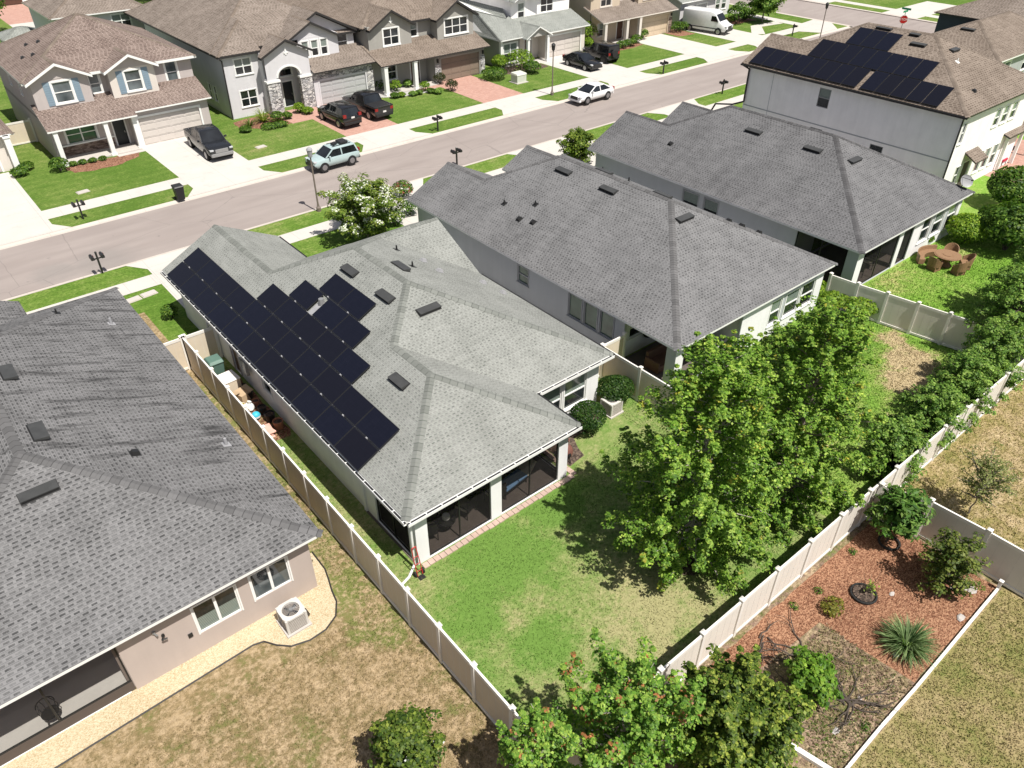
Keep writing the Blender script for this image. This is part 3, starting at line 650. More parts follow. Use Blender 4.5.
# yards behind the near houses
sheet('dry_yard', rect(-40, 7.36, -30, 40), Z1, 'lawn_dry'); sheet('back_yard', rect(7.36, 22.3, 7.0, 33.4), Z1, 'lawn_main')
sheet('side_yard', rect(22.3, 37.0, 7.0, 38), Z1, 'lawn_mid'); sheet('patio_yard', rect(37.0, 53.4, 6.9, 34), Z1, 'lawn_back'); sheet('far_yard', rect(53.4, 100, -30, 34), Z1, 'lawn_back')
sheet('dry_field', rect(24.0, 53.4, -30, 6.95), Z1, 'lawn_right'); sheet('olive_field', rect(7.36, 24.0, -30, 2.2), Z1, 'lawn_olive'); sheet('olive_field', rect(7.36, 24.0, 2.2, 7.0), Z1, 'lawn_bed')
def wav(pts, amp=.12, step=.5, seed=1):
    r = random.Random(seed); o = []
    for i in range(len(pts)):
        a, b = Vector(pts[i]), Vector(pts[(i+1) % len(pts)]); k = max(1, int((b-a).length/step))
        for j in range(k): q = a+(b-a)*(j/k); o.append((q.x+r.uniform(-amp, amp), q.y+r.uniform(-amp, amp)))
    return o
sheet('mulch_bed', wav([(13.0, 6.8), (23.9, 6.75), (23.9, 2.35), (18.15, 2.35), (17.85, 5.45), (13.0, 5.9)], .04), Z2, 'mulch_red')
sheet('garden_bed', wav([(13.6, 2.3), (18.1, 2.35), (17.8, 5.35), (15.0, 5.0), (13.6, 4.3)], .05, .4, 3), Z3, 'lawn_bed')
sheet('gravel_path', [(-12, 17.55), (-12, 16.45), (-4, 16.5), (3.0, 16.72), (3.35, 16.62), (3.6, 16.25), (3.95, 15.9), (4.5, 15.72), (5.1, 15.75), (5.6, 16.02), (5.9, 16.5), (6.0, 17.0), (6.15, 17.5), (6.28, 18.0), (6.3, 19.0), (6.0, 19.0), (5.7, 17.55)], Z2, 'gravel_yellow')
mb = MB(); pth = [(-12, 16.43), (-4, 16.48), (3.0, 16.70), (3.33, 16.60), (3.58, 16.22), (3.93, 15.87), (4.5, 15.69), (5.1, 15.72), (5.62, 15.99), (5.93, 16.5), (6.03, 17.0), (6.18, 17.5), (6.31, 18.0), (6.33, 19.0)]
mb.path([(x, y, .02) for x, y in pth], .028, .028, 6); tag(mb.build('path_edging', ['dark_trim']), 'thin dark edging along the yellow gravel path', 'edging')
sheet('soil_bed', wav([(16.7, 16.3), (17.6, 16.4), (18.0, 17.5), (20.6, 17.9), (20.6, 18.6), (16.7, 18.6)], .05, .4, 5), Z2, 'mulch_dark')
sheet('tree_ring', wav([(16.6+.75*math.cos(a*.5236), 10.1+.75*math.sin(a*.5236)) for a in range(12)], .06, .3, 8), Z2, 'mulch_dark')
for x0, x1 in ((20.6, 23.7), (35.7, 38.5), (51.0, 54.7)): sheet('bounce_bed', rect(x0, x1, 20.2, 36.5), Z2, 'gravel_grey')  # unseen gravel, added to keep green bounce off the house walls
sheet('bare_soil', wav([(7.6, 25.5), (8.85, 25.5), (8.85, 32), (7.6, 32)], .1, .5, 9), Z2, 'mulch_brown')
mb = MB()
for i in range(30):
    x = 9.05+i*.245; mb.obox((x+.12, 15.84+rd.uniform(-.02, .02), .03), .23, .24, .06, rd.uniform(-.06, .06))
for i in range(9): mb.obox((16.48+rd.uniform(-.02, .02), 15.95+i*.24, .03), .24, .22, .06, rd.uniform(-.06, .06))
plain('border_brick', (.42, .31, .26), .85, .15, 4)
tag(mb.build('brick_border', ['border_brick'], bevel=.01), 'flat pale terracotta brick border along the edge of the screened porch', 'paving')
# beds at the far houses
sheet('front_bed', wav([(9.9, 65.3), (10.2, 63.9), (11.6, 63.4), (13.6, 63.5), (15.2, 64.4), (15.6, 65.5)], .1, .4, 2), Z2, 'mulch_brown')
sheet('front_bed', wav([(24.3, 67.5), (24.0, 65.5), (26.0, 64.0), (29.6, 64.0), (29.9, 66.8), (28, 67.9)], .1, .4, 4), Z2, 'mulch_brown')
sheet('front_bed', wav([(38.4, 68.5), (38.2, 65.6), (40, 64.5), (43.8, 63.9), (44.6, 66.2), (44.5, 67)], .1, .4, 6), Z2, 'gravel_grey')
sheet('front_bed', wav([(52.3, 66.8), (52.3, 64.5), (54, 63.5), (58.3, 63.8), (58.3, 66.5)], .1, .4, 7), Z2, 'mulch_dark')
sheet('front_bed', wav([(66.5, 66.5), (66.5, 64.6), (70, 63.6), (73.4, 64.0), (73.5, 65.8)], .1, .4, 7), Z2, 'mulch_brown')
sheet('front_bed', wav([(80, 67.5), (79.8, 64), (82.5, 63.6), (82.8, 67)], .1, .4, 7), Z2, 'mulch_brown'); sheet('front_bed', wav([(88.4, 67.5), (88.6, 64), (95, 63.6), (95.5, 67)], .1, .4, 7), Z2, 'mulch_brown')
mb = MB(); mb.box(28.2, 30.1, 63.9, 67.6, .0, .012); struct('entry_walk', mb, ['paver']); mb = MB(); mb.box(42.4, 44.7, 64.9, 66.9, .0, .012); struct('entry_walk', mb, ['paver'])
mb = MB(); mb.box(13.9, 16.0, 65.2, 66.4, .0, .012); struct('entry_walk', mb, ['concrete_slab']); mb = MB(); mb.box(56.7, 58.6, 65.4, 67.2, .0, .012); struct('entry_walk', mb, ['concrete_slab'])
sheet('corner_walk', [(89, 58), (92.2, 60.8), (96, 60.2), (96.2, 61.6), (91.5, 62), (87.6, 59)][::1], Z3, 'concrete_walk')

def turf(name, mat, x0, x1, y0, y1, n, h, seed, keep=None):
    """short real blades over the soil; they take the same patchy turf material as the ground beneath"""
    r = np.random.RandomState(seed); x = x0+(x1-x0)*r.rand(n); y = y0+(y1-y0)*r.rand(n)
    if keep: k = keep(x, y); x, y = x[k], y[k]
    n = len(x); a = r.rand(n)*6.283; hh = h*(.5+.8*r.rand(n)); ln = r.rand(n)*.9*hh; b = r.rand(n)*6.283; w_ = .012+.012*r.rand(n)
    V = np.empty((n, 4, 3), np.float32); dx, dy = np.cos(a)*w_, np.sin(a)*w_; tx, ty = x+np.cos(b)*ln, y+np.sin(b)*ln
    V[:, 0] = np.stack([x-dx, y-dy, np.full(n, .002)], 1); V[:, 1] = np.stack([x+dx, y+dy, np.full(n, .002)], 1); V[:, 2] = np.stack([tx+dx*.5, ty+dy*.5, hh], 1); V[:, 3] = np.stack([tx-dx*.5, ty-dy*.5, hh], 1)
    me = bpy.data.meshes.new(name); me.vertices.add(n*4); me.vertices.foreach_set('co', V.reshape(-1)); me.loops.add(n*4); me.loops.foreach_set('vertex_index', np.arange(n*4, dtype=np.int32))
    me.polygons.add(n); me.polygons.foreach_set('loop_start', np.arange(0, n*4, 4, dtype=np.int32)); me.update(calc_edges=True); me.materials.append(MATS[mat])
    o = bpy.data.objects.new(name, me); COL.objects.link(o); return o
for nm, lb, mt, a, n, hh, kp in (
    ('grass', 'short mown grass of the main back yard', 'lawn_main', (7.5, 22.2, 7.1, 33), 90000, .045, lambda x, y: ~((x > 8.7) & (y > 15.6) & (x < 16.75) | (x > 16.1) & (y > 18.4) | (x > 16.6) & (y > 16.2) & (x < 20.7) & (y < 18.7))),
    ('grass', 'thin patchy dry grass of the tan house yard', 'lawn_dry', (-3.5, 7.25, 8.5, 24), 60000, .045, lambda x, y: ~((y > 15.5) & (x < 6.4))),
    ('grass', 'olive grass at the lower right below the white edging', 'lawn_olive', (12.5, 24, -3, 2.15), 36000, .04, None),
    ('grass', 'dry grass beyond the white fences at the right', 'lawn_right', (24.1, 40, -3, 6.85), 48000, .042, None),
    ('grass', 'lawn around the patio set', 'lawn_back', (37.1, 52, 7.1, 16.6), 35000, .06, None),
    ('grass', 'grass of the leafy side yard', 'lawn_mid', (22.3, 36.9, 7.1, 17), 45000, .055, None)):
    tag(turf(nm, mt, *a, n, hh, len(lb), kp), lb, 'grass', kind='stuff')
# ------------------------------------------------------------------ left house (stained grey roof)
def wp(fr, x, y): return fr.s_of(x, y)
h = thing('house', 'tan single-storey house with black-streaked grey shingle roof, nearest on the left', 'house', (-.4, 27, 0))
m = .41; z = 2.75; zr = z+6.6*m; z2 = z+4.585*m
rf = roof(h, [[(-7.05, 17.1, z), (-.45, 23.7, zr), (-.45, 31.6, zr), (-2.465, 33.615, z2), (-2.465, 39.8, z2), (-7.05, 39.8, z)],
     [(-7.05, 17.1, z), (6.15, 17.1, z), (-.45, 23.7, zr)],
     [(6.15, 17.1, z), (6.15, 38.2, z), (-.45, 31.6, zr), (-.45, 23.7, zr)],
     [(6.15, 38.2, z), (2.12, 38.2, z), (-2.465, 33.615, z2), (-.45, 31.6, zr)],
     [(2.12, 38.2, z), (2.12, 39.8, z), (-2.465, 39.8, z2), (-2.465, 33.615, z2)]], 'shingle_stained', 'white_trim', cap='cap_grey')
B = Fr((-6.65, 17.5), (5.75, 17.5)); X = lambda x: x+6.65
wins = [(X(1.80), X(3.18), .85, 2.12), (X(3.66), X(4.95), .92, 2.15)]
walls(h, [((-.4, 17.5), (5.75, 17.5), 0, 2.85, [(a-X(-.4), b-X(-.4), c, d) for a, b, c, d in wins]), ((5.75, 17.5), (5.75, 37.8), 0, 2.85, []),
          ((5.75, 37.8), (2.0, 37.8), 0, 2.85, []), ((1.8, 37.8), (1.8, 39.4), 0, 2.8, []), ((1.8, 39.4), (-6.65, 39.4), 0, 2.8, []), ((-6.65, 39.4), (-6.65, 17.5), 0, 2.85, [(21.9-2.9, 21.9-.3, .0, 2.5)]),
          ((-6.65, 17.5), (-.4, 17.5), 2.45, 2.85, []), ((-6.65, 20.6), (-.4, 20.6), 0, 2.7, [(2.2, 4.4, .05, 2.1)])], 'tan_wall')
gable_wall(h, -6.65, 1.8, 39.4, 2.75, .41, 'tan_wall', sgn=-1)
mb = MB(); mb.box(-.54, -.4, 17.65, 20.6, 0, 2.7); mb.box(-6.65, -.55, 17.65, 20.55, 2.6, 2.7); mb.build('porch_wall', ['tan_wall'], h)
window(h, B, *wins[0], cols=2, rail=False, pane='glass', lower='glass_blinds', trim=.05, sill=False); window(h, B, *wins[1], cols=2, rail=False, pane='glass', lower='glass_sky', trim=.05, sill=False)
mb = MB(); mb.box(-6.5, -.56, 17.52, 20.58, .0, .035); mb.build('porch_floor', ['white_trim'], h)
sf = screen_bay(h, B, .12, X(-.42), .42, 2.45, posts=2, mesh='insect_screen'); mb = MB(); mb.wbox(B, .12, X(-.42), -.10, -.04, .03, .42); mb.build('kick_panel', ['brown_wall'], h)
for (t, u) in ((29.2, 6.35), (24.85, 6.35)): roof_vent(rf, Slope('R', 6.15, z, m), t, u, 1.15, .5)
roof_vent(rf, Slope('B', 17.1, z, m), -.42, 5.55, 1.2, .45)
pipe_vent(rf, Slope('R', 6.15, z, m), 33.75, 1.5, .05, .3, 'lead'); pipe_vent(rf, Slope('R', 6.15, z, m), 22.95, .75, .05, .3, 'lead'); cap_vent(rf, Slope('R', 6.15, z, m), 23.0, 3.9); pipe_vent(rf, Slope('R', 6.15, z, m), 34.9, 3.4, .03, .2)
fx = MB(); fx.tube((.82, 17.46, 1.72), (.82, 17.40, 1.72), .05, .05, 8); fx.path([(.82, 17.4, 1.72), (.74, 17.36, 1.62), (.9, 17.36, 1.6)], .025, .025, 6); fx.build('wall_lamp', ['dark_metal'], h)
fx = MB(); fx.box(1.44, 1.58, 17.45, 17.498, .98, 1.12); fx.build('outlet_box', ['dark_metal'], h)
fx = MB(); fx.tube((.62, 17.49, 1.98), (.62, 17.44, 1.98), .05, .05, 8); fx.tube((.62, 17.44, 1.98), (.68, 17.40, 1.86), .02, .035, 6); fx.build('security_light', ['grey_metal'], h)
# ------------------------------------------------------------------ main house (solar roof)
h = thing('house', 'grey-green roofed single-storey house with solar panel field and corner screened porch', 'house', (14.5, 27, 0))
z = 2.75; m = .5; e = lambda d: z+d*m
YB = 15.72
polys = [[(8.53, YB+.08, z+.04), (12.475, YB+4.025, e(4.025)), (12.475, 22.325, e(4.025)), (14.7, 24.55, e(6.25)), (14.7, 28.8, e(6.25)), (11.7, 31.8, e(3.25)), (11.7, 38.45, e(3.25)), (8.53, 38.45, z+.04)],
  [(8.53, YB+.08, z+.04), (8.61, YB, z), (16.5, YB, z), (12.475, YB+4.025, e(4.025))],
  [(16.5, YB, z), (16.5, 18.3, z), (12.475, 22.325, e(4.025)), (12.475, YB+4.025, e(4.025))],
  [(16.5, 18.3, z), (20.95, 18.3, z), (14.7, 24.55, e(6.25)), (12.475, 22.325, e(4.025))],
  [(20.95, 18.3, z), (20.95, 27.75, z), (17.3, 31.4, e(3.65)), (14.7, 28.8, e(6.25)), (14.7, 24.55, e(6.25))],
  [(20.95, 27.75, z), (20.95, 31.4, e(3.65)), (17.3, 31.4, e(3.65))],
  [(14.95, 35.05, z), (11.7, 31.8, e(3.25)), (14.7, 28.8, e(6.25)), (17.3, 31.4, e(3.65)), (20.95, 31.4, e(3.65)), (20.95, 34.2, e(.85)), (17.3, 34.2, e(.85)), (17.3, 35.05, z)],
  [(14.95, 35.05, z), (14.95, 38.45, z), (11.7, 38.45, e(3.25)), (11.7, 31.8, e(3.25))]]
rf = roof(h, polys, 'shingle_sage', 'white_trim', cap='cap_sage')
S = Slope('L', 8.45, z, m); SR = Slope('R', 20.95, z, m); SB = Slope('B', 18.3, z, m)
pw, ph = 1.709, 1.055
k = 0
for (t0, n, u) in ((18.75, 11, .10), (18.75, 11, 1.165), (22.22, 5, 2.23), (23.68, 2, 3.295), (27.58, 1, 3.295), (24.70, 2, 4.36)):
    for i in range(n): solar(h, S, t0+i*pw, u, pw, ph-.01)
for t0, t1, u, n in ((18.75, 37.5, 1.16, 11), (22.2, 30.7, 2.225, 5), (23.7, 29.3, 3.29, 4), (24.7, 28.1, 4.355, 2)): rails(h, S, t0, t1, u, n)
pipe_vent(rf, S, 27.33, 3.95, .12, .28, 'grey_metal'); mb = MB(); slope_box(mb, S.pt(27.33, 3.6), S.al, S.up, S.n, .36, .95, .02, .06, 0); mb.build('flashing', ['lead'], rf)
roof_vent(rf, S, 27.7, 5.9); roof_vent(rf, S, 24.78, 5.9); roof_vent(rf, S, 20.62, 3.52, 1.05); roof_vent(rf, SB, 14.72, 5.38); roof_vent(rf, SR, 26.5, 6.0)
pipe_vent(rf, SR, 29.5, 4.15); pipe_vent(rf, SR, 27.0, 4.95); cap_vent(rf, SR, 28.25, 3.4, 'lead'); cap_vent(rf, SR, 26.9, 3.4, 'lead'); cap_vent(rf, SR, 26.1, 1.2, 'lead'); cap_vent(rf, SR, 24.9, .9, 'lead')
gutter(h, (8.53, 38.45), (8.53, YB), z=2.76); gutter(h, (8.53, YB), (16.5, YB)); gutter(h, (16.5, YB), (16.5, 18.3), 'dark_trim'); gutter(h, (16.62, 18.3), (20.95, 18.3)); gutter(h, (20.95, 18.3), (20.95, 27.75), 'dark_trim'); gutter(h, (14.95, 35.2), (14.95, 38.4), 'dark_trim')
yb = 16.02
bays = [(9.48, 12.32), (12.82, 15.72)]
L0 = Fr((8.98, yb), (16.2, yb)); Xm = lambda x: x-8.98
YL = Fr((8.98, 38.0), (8.98, yb)); Yl = lambda y: 38.0-y
sidew = [(Yl(28.3), Yl(27.4), .8, 2.1), (Yl(18.75), Yl(16.5), .05, 2.45), (Yl(31.7), Yl(31.0), .02, 2.05)]
bw = [(17.0-16.2, 18.28-16.2, .6, 2.12), (18.46-16.2, 19.75-16.2, .6, 2.12)]
walls(h, [((8.98, yb), (16.2, yb), 0, 2.85, [(Xm(a), Xm(b), .05, 2.42) for a, b in bays]), ((16.2, yb), (16.2, 18.66), 0, 2.85, [(.45, 2.0, .05, 2.42)]), ((16.2, 18.66), (20.53, 18.66), 0, 2.85, bw),
   ((20.53, 18.66), (20.53, 34.0), 0, 2.85, []), ((20.53, 34.0), (17.1, 34.0), 0, 3.0, []), ((17.1, 34.7), (14.6, 34.7), 0, 2.85, []), ((14.6, 34.7), (14.6, 38.05), 0, 2.85, []), ((14.6, 38.0), (8.98, 38.0), 0, 2.85, []), ((8.98, 38.0), (8.98, yb), 0, 2.85, sidew),
   ((12.4, 19.6), (8.9, 19.6), 0, 2.7, []), ((8.95, 19.6), (16.1, 19.6), 0, 2.7, [(1.6, 4.2, .05, 2.1)])], 'white_wall')
gable_wall(h, 8.98, 14.6, 38.0, 2.85, .5, 'white_wall', sgn=-1)
mb = MB(); gf = [(20.53, 28.0, 2.8), (20.53, 34.0, 2.8), (20.53, 34.0, 3.1), (20.53, 31.4, 4.4)]; mb.face(gf); mb.build('gable_wall', ['white_wall'], h)
mb = MB(); mb.box(8.9, 16.15, yb+.15, 19.58, 2.62, 2.72); mb.build('porch_ceiling', ['ceiling'], h); mb = MB(); mb.box(8.9, 16.18, yb+.01, 19.58, 0, .035); mb.build('porch_floor', ['dark_floor'], h)
mb = MB(); mb.wbox(Fr((8.95, 19.6), (16.1, 19.6)), 1.6, 4.2, -.12, -.08, .05, 2.1); mb.build('sliding_door', ['glass'], h)
for a, b in bays: screen_bay(h, L0, Xm(a), Xm(b), .05, 2.42, posts=1)
screen_bay(h, YL, *sidew[1], posts=1); screen_bay(h, Fr((16.2, yb), (16.2, 18.66)), .45, 2.0, .05, 2.42, posts=0)
BW = Fr((16.2, 18.66), (20.53, 18.66)); window(h, BW, *bw[0], trim=.07); window(h, BW, *bw[1], trim=.07)
window(h, YL, *sidew[0], trim=0.04, sill=False); door(h, YL, sidew[2][0], sidew[2][1], 2.05, 'door_brown', 'taupe_wall', z0=.02)
spout(h, [(8.62, 15.9, 2.62), (8.8, 15.98, 2.3), (8.8, 15.98, .2), (8.4, 15.75, .06), (7.75, 15.55, .05)], 'pipe_white', .05)
spout(h, [(8.7, 33.9, 2.6), (8.8, 33.9, 2.4), (8.8, 33.9, .3), (8.5, 33.9, .08), (8.0, 33.95, .06)], 'pipe_white', .05)
mb = MB(); mb.box(8.72, 8.868, 29.4, 29.75, 1.0, 1.7); mb.box(8.76, 8.868, 29.95, 30.2, 1.15, 1.6); mb.build('meter_box', ['grey_metal'], h)
# ------------------------------------------------------------------ middle house
h = thing('house', 'pale grey single-storey house with grey roof, next right of the solar panel house', 'house', (29.6, 27, 0))
polys = [[(23.3, 16.65, z), (29.665, 23.015, e(6.365)), (29.665, 31.25, e(6.365)), (26.5, 34.415, e(3.2)), (26.5, 38.05, e(3.2)), (23.3, 38.05, z)],
  [(23.3, 16.65, z), (36.03, 16.65, z), (29.665, 23.015, e(6.365))],
  [(36.03, 16.65, z), (36.03, 37.615, z), (29.665, 31.25, e(6.365)), (29.665, 23.015, e(6.365))],
  [(36.03, 37.615, z), (29.7, 37.615, z), (26.5, 34.415, e(3.2)), (29.665, 31.25, e(6.365))],
  [(29.7, 37.615, z), (29.7, 38.05, z), (26.5, 38.05, e(3.2)), (26.5, 34.415, e(3.2))]]
zg = e(2.2+.35)
polys += [[(31.0, 38.3, z-.35*.5+.175), (33.2, 38.3, zg-.175+.0), (33.2, 37.615-2.2, zg-.175), (31.0, 37.615, z)], [(35.4, 38.3, z), (35.4, 37.615, z), (33.2, 37.615-2.2, zg-.175), (33.2, 38.3, zg-.175)]]
rf = roof(h, polys, 'shingle_grey', 'white_trim', cap='cap_grey')
S = Slope('L', 23.3, z, m); SB = Slope('B', 16.65, z, m); SR = Slope('R', 36.03, z, m)
roof_vent(rf, S, 30.1, 6.2, 1.2); roof_vent(rf, S, 26.6, 6.2, 1.2); roof_vent(rf, SR, 28.5, 6.3, 1.2); roof_vent(rf, SR, 24.2, 6.3, 1.2); roof_vent(rf, SB, 29.45, 5.85, 1.2)
pipe_vent(rf, S, 31.6, 2.7); pipe_vent(rf, S, 29.75, 3.5); cap_vent(rf, S, 29.8, 2.25); cap_vent(rf, S, 28.85, 2.45); pipe_vent(rf, SR, 30.2, 4.4); pipe_vent(rf, SR, 28.4, 4.0)
for t, u in ((21.8, 3.1), (21.2, 2.7), (21.0, 3.0), (20.2, 2.5)): cap_vent(rf, SR, t, u)
YL = Fr((23.72, 37.6), (23.72, 17.0)); Yl = lambda y: 37.6-y
lw = [(Yl(28.0), Yl(27.15), 1.25, 2.25), (Yl(24.0), Yl(23.05), .95, 2.28), (Yl(22.88), Yl(21.95), .95, 2.28), (Yl(21.75), Yl(20.85), .95, 2.28), (Yl(20.15), Yl(17.55), .05, 2.45)]
BB = Fr((23.72, 17.0), (35.6, 17.0)); Xb = lambda x: x-23.72
bo = [(Xb(24.3), Xb(28.6), .05, 2.4), (Xb(31.0), Xb(31.9), .7, 2.1), (Xb(32.3), Xb(33.5), .7, 2.1), (Xb(33.7), Xb(34.9), .7, 2.1)]
walls(h, [((23.72, 37.6), (23.72, 17.0), 0, 2.85, lw), ((23.72, 17.0), (35.6, 17.0), 0, 2.85, bo), ((35.6, 17.0), (35.6, 37.2), 0, 2.85, []), ((35.6, 37.2), (29.3, 37.2), 0, 2.85, []), ((29.3, 37.6), (23.72, 37.6), 0, 2.85, []),], 'shaded_grey_wall')
walls(h, [((23.9, 20.4), (29.2, 20.4), 0, 2.7, [(.5, 1.5, 1.0, 2.1)]), ((28.9, 20.4), (28.9, 17.15), 0, 2.7, [])], 'white_wall', name='porch_wall')  # porch walls coloured white to make the dim interior look lit
mb = MB(); mb.box(23.9, 28.9, 17.2, 20.3, 2.62, 2.7); mb.build('porch_ceiling', ['ceiling'], h); mb = MB(); mb.box(23.75, 28.9, 17.02, 20.3, 0, .035); mb.build('porch_floor', ['dark_floor'], h)
# white overlays put sunlight into the back wall's colour; blue grey sides carry shade
mb = MB(); mb.wbox(BB, .0, Xb(24.28), .002, .012, 0, 2.6); mb.build('sunlit_wall_overlay', ['white_wall'], h); mb = MB(); mb.wbox(BB, Xb(28.62), Xb(30.98), .002, .012, 0, 2.6); mb.build('sunlit_wall_overlay', ['white_wall'], h); mb = MB(); mb.wbox(BB, Xb(30.98), Xb(34.92), .002, .012, 0, .6); mb.build('sunlit_wall_overlay', ['white_wall'], h); mb = MB(); mb.wbox(BB, Xb(34.92), 11.88, .002, .012, 0, 2.6); mb.build('sunlit_wall_overlay', ['white_wall'], h)
for a in lw[:1]: window(h, YL, *a, trim=.05, mat='grey_wall', pane='glass_green')
for a in lw[1:4]: window(h, YL, *a, trim=.05, mat='grey_wall', pane='glass_green', rail=False)
for a in bo[1:]: window(h, BB, *a, trim=.07)
window(h, Fr((23.9, 20.4), (29.2, 20.4)), .5, 1.5, 1.0, 2.1, trim=.07)
gable_wall(h, 23.72, 29.3, 37.62, 2.85, .5, 'shaded_grey_wall', sgn=-1)
# ------------------------------------------------------------------ slate roofed house
h = thing('house', 'single-storey house with dark slate-grey roof and white dish at its corner, beside the patio set', 'house', (44.6, 27, 0))
polys = [[(38.1, 16.4, z), (44.66, 22.96, e(6.56)), (44.66, 30.7, e(6.56)), (41.85, 33.51, e(3.75)), (41.85, 37.45, e(3.75)), (38.1, 37.45, z)],
  [(38.1, 16.4, z), (51.22, 16.4, z), (44.66, 22.96, e(6.56))],
  [(51.22, 16.4, z), (51.22, 37.26, z), (44.66, 30.7, e(6.56)), (44.66, 22.96, e(6.56))],
  [(51.22, 37.26, z), (45.6, 37.26, z), (41.85, 33.51, e(3.75)), (44.66, 30.7, e(6.56))],
  [(45.6, 37.26, z), (45.6, 37.45, z), (41.85, 37.45, e(3.75)), (41.85, 33.51, e(3.75))]]
polys += [[(46.4, 37.9, z), (48.7, 37.9, e(2.3)), (48.7, 37.26-2.3, e(2.3)), (46.4, 37.26, z)], [(51.0, 37.9, z), (51.0, 37.26, z), (48.7, 37.26-2.3, e(2.3)), (48.7, 37.9, e(2.3))]]
rf = roof(h, polys, 'shingle_slate', 'white_trim', cap='cap_slate')
S = Slope('L', 38.1, z, m); SB = Slope('B', 16.4, z, m)
roof_vent(rf, S, 27.7, 5.75, 1.25); roof_vent(rf, S, 23.4, 5.75, 1.25); roof_vent(rf, SB, 44.1, 5.25, 1.2); cap_vent(rf, S, 32.1, 2.7)
YL = Fr((38.52, 37.0), (38.52, 16.75)); Yl = lambda y: 37.0-y
lw = [(Yl(29.0), Yl(27.75), .9, 2.25), (Yl(27.3), Yl(26.2), .9, 2.25), (Yl(20.6), Yl(17.4), .05, 2.5)]
BB = Fr((38.52, 16.75), (50.8, 16.75)); Xb = lambda x: x-38.52
bo = [(Xb(39.2), Xb(43.1), .05, 2.4), (Xb(43.6), Xb(44.75), .05, 2.4), (Xb(45.85), Xb(46.95), .75, 2.35), (Xb(47.35), Xb(48.6), .75, 2.35), (Xb(49.1), Xb(50.3), .75, 2.35)]
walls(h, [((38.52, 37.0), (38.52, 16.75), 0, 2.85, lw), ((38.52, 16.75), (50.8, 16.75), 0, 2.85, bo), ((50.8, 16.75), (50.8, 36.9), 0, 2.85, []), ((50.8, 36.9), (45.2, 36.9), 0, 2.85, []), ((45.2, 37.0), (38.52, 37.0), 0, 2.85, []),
  ((38.7, 20.8), (45.0, 20.8), 0, 2.7, [(2.4, 4.6, .05, 2.1)]), ((45.0, 20.8), (45.0, 16.9), 0, 2.7, []), ((44.86, 16.9), (44.86, 20.8), 0, 2.7, [])], 'shaded_grey_wall')
mb = MB(); mb.box(38.7, 44.8, 16.95, 20.7, 2.62, 2.7); mb.build('porch_ceiling', ['ceiling'], h); mb = MB(); mb.box(38.55, 44.8, 16.77, 20.7, 0, .035); mb.build('porch_floor', ['dark_floor'], h)
mb = MB(); mb.wbox(BB, 0, Xb(39.18), .002, .012, 0, 2.62); mb.build('sunlit_wall_overlay', ['white_wall'], h); mb = MB(); mb.wbox(BB, Xb(43.12), Xb(43.58), .002, .012, 0, 2.62); mb.build('sunlit_wall_overlay', ['white_wall'], h); mb = MB(); mb.wbox(BB, Xb(44.77), Xb(45.83), .002, .012, 0, 2.62); mb.build('sunlit_wall_overlay', ['white_wall'], h); mb = MB(); mb.wbox(BB, Xb(45.83), Xb(50.32), .002, .012, 0, .66); mb.build('sunlit_wall_overlay', ['white_wall'], h); mb = MB(); mb.wbox(BB, Xb(50.32), 12.28, .002, .012, 0, 2.62); mb.build('sunlit_wall_overlay', ['white_wall'], h)  # white overlays colour this back wall as sunlit against its blue-grey shaded sides
for a in lw[:2]: window(h, YL, *a, trim=.04, mat='grey_wall', rail=False)
for a in bo[2:]: window(h, BB, *a, trim=.07)
screen_bay(h, BB, *bo[0], posts=1); screen_bay(h, BB, *bo[1], posts=0); screen_bay(h, YL, *lw[2], posts=1)
gable_wall(h, 38.52, 45.2, 37.02, 2.85, .5, 'shaded_grey_wall', sgn=-1)
# dish antenna on the back corner of this roof
dish = thing('satellite_dish', 'white oval satellite dish on the back corner of the slate roof', 'dish', (50.6, 16.9, 2.9))
c = Vector((50.6, 16.9, 3.45)); ax = Vector((-.55, -.75, .45)).normalized(); u = ax.orthogonal().normalized(); v = ax.cross(u)
rg = []
for r_, d_ in ((.02, 0), (.16, .02), (.28, .05), (.37, .09)): rg.append([c+(u*math.cos(a*.3927)*1.0+v*math.sin(a*.3927)*1.15)*r_+ax*d_ for a in range(16)])
db = MB(); db.loft(rg, cap=False); db.loft([[q-ax*.012 for q in R_][::-1] for R_ in rg], cap=False); db.build('reflector', ['lead'], dish, smooth=False)
db = MB(); db.tube(c-ax*.02, (50.6, 17.05, 3.0), .03); db.tube((50.6, 17.05, 3.0), (50.6, 17.05, 2.8), .03); db.build('mast', ['grey_metal'], dish); db = MB(); db.tube(c+v*-.4, c+ax*.6, .015); db.tube(c+ax*.55, c+ax*.68, .05); db.build('feed_arm', ['dark_metal'], dish)
# ------------------------------------------------------------------ white two-storey house with solar roof
h = thing('house', 'white two-storey house with brown roof and black solar panels at upper right', 'house', (60.5, 28, 0))
ze = 6.0; e6 = lambda d: ze+d*m
polys = [[(54.4, 19.4, ze), (60.6, 25.6, e6(6.2)), (60.6, 30.8, e6(6.2)), (57.8, 33.6, e6(3.4)), (57.8, 37.1, e6(3.4)), (54.4, 37.1, ze)],
  [(54.4, 19.4, ze), (66.8, 19.4, ze), (60.6, 25.6, e6(6.2))], [(66.8, 19.4, ze), (66.8, 37.0, ze), (60.6, 30.8, e6(6.2)), (60.6, 25.6, e6(6.2))],
  [(66.8, 37.0, ze), (61.2, 37.0, ze), (57.8, 33.6, e6(3.4)), (60.6, 30.8, e6(6.2))], [(61.2, 37.0, ze), (61.2, 37.1, ze), (57.8, 37.1, e6(3.4)), (57.8, 33.6, e6(3.4))]]
rf = roof(h, polys, 'shingle_brown', 'dark_trim', cap='cap_brown')
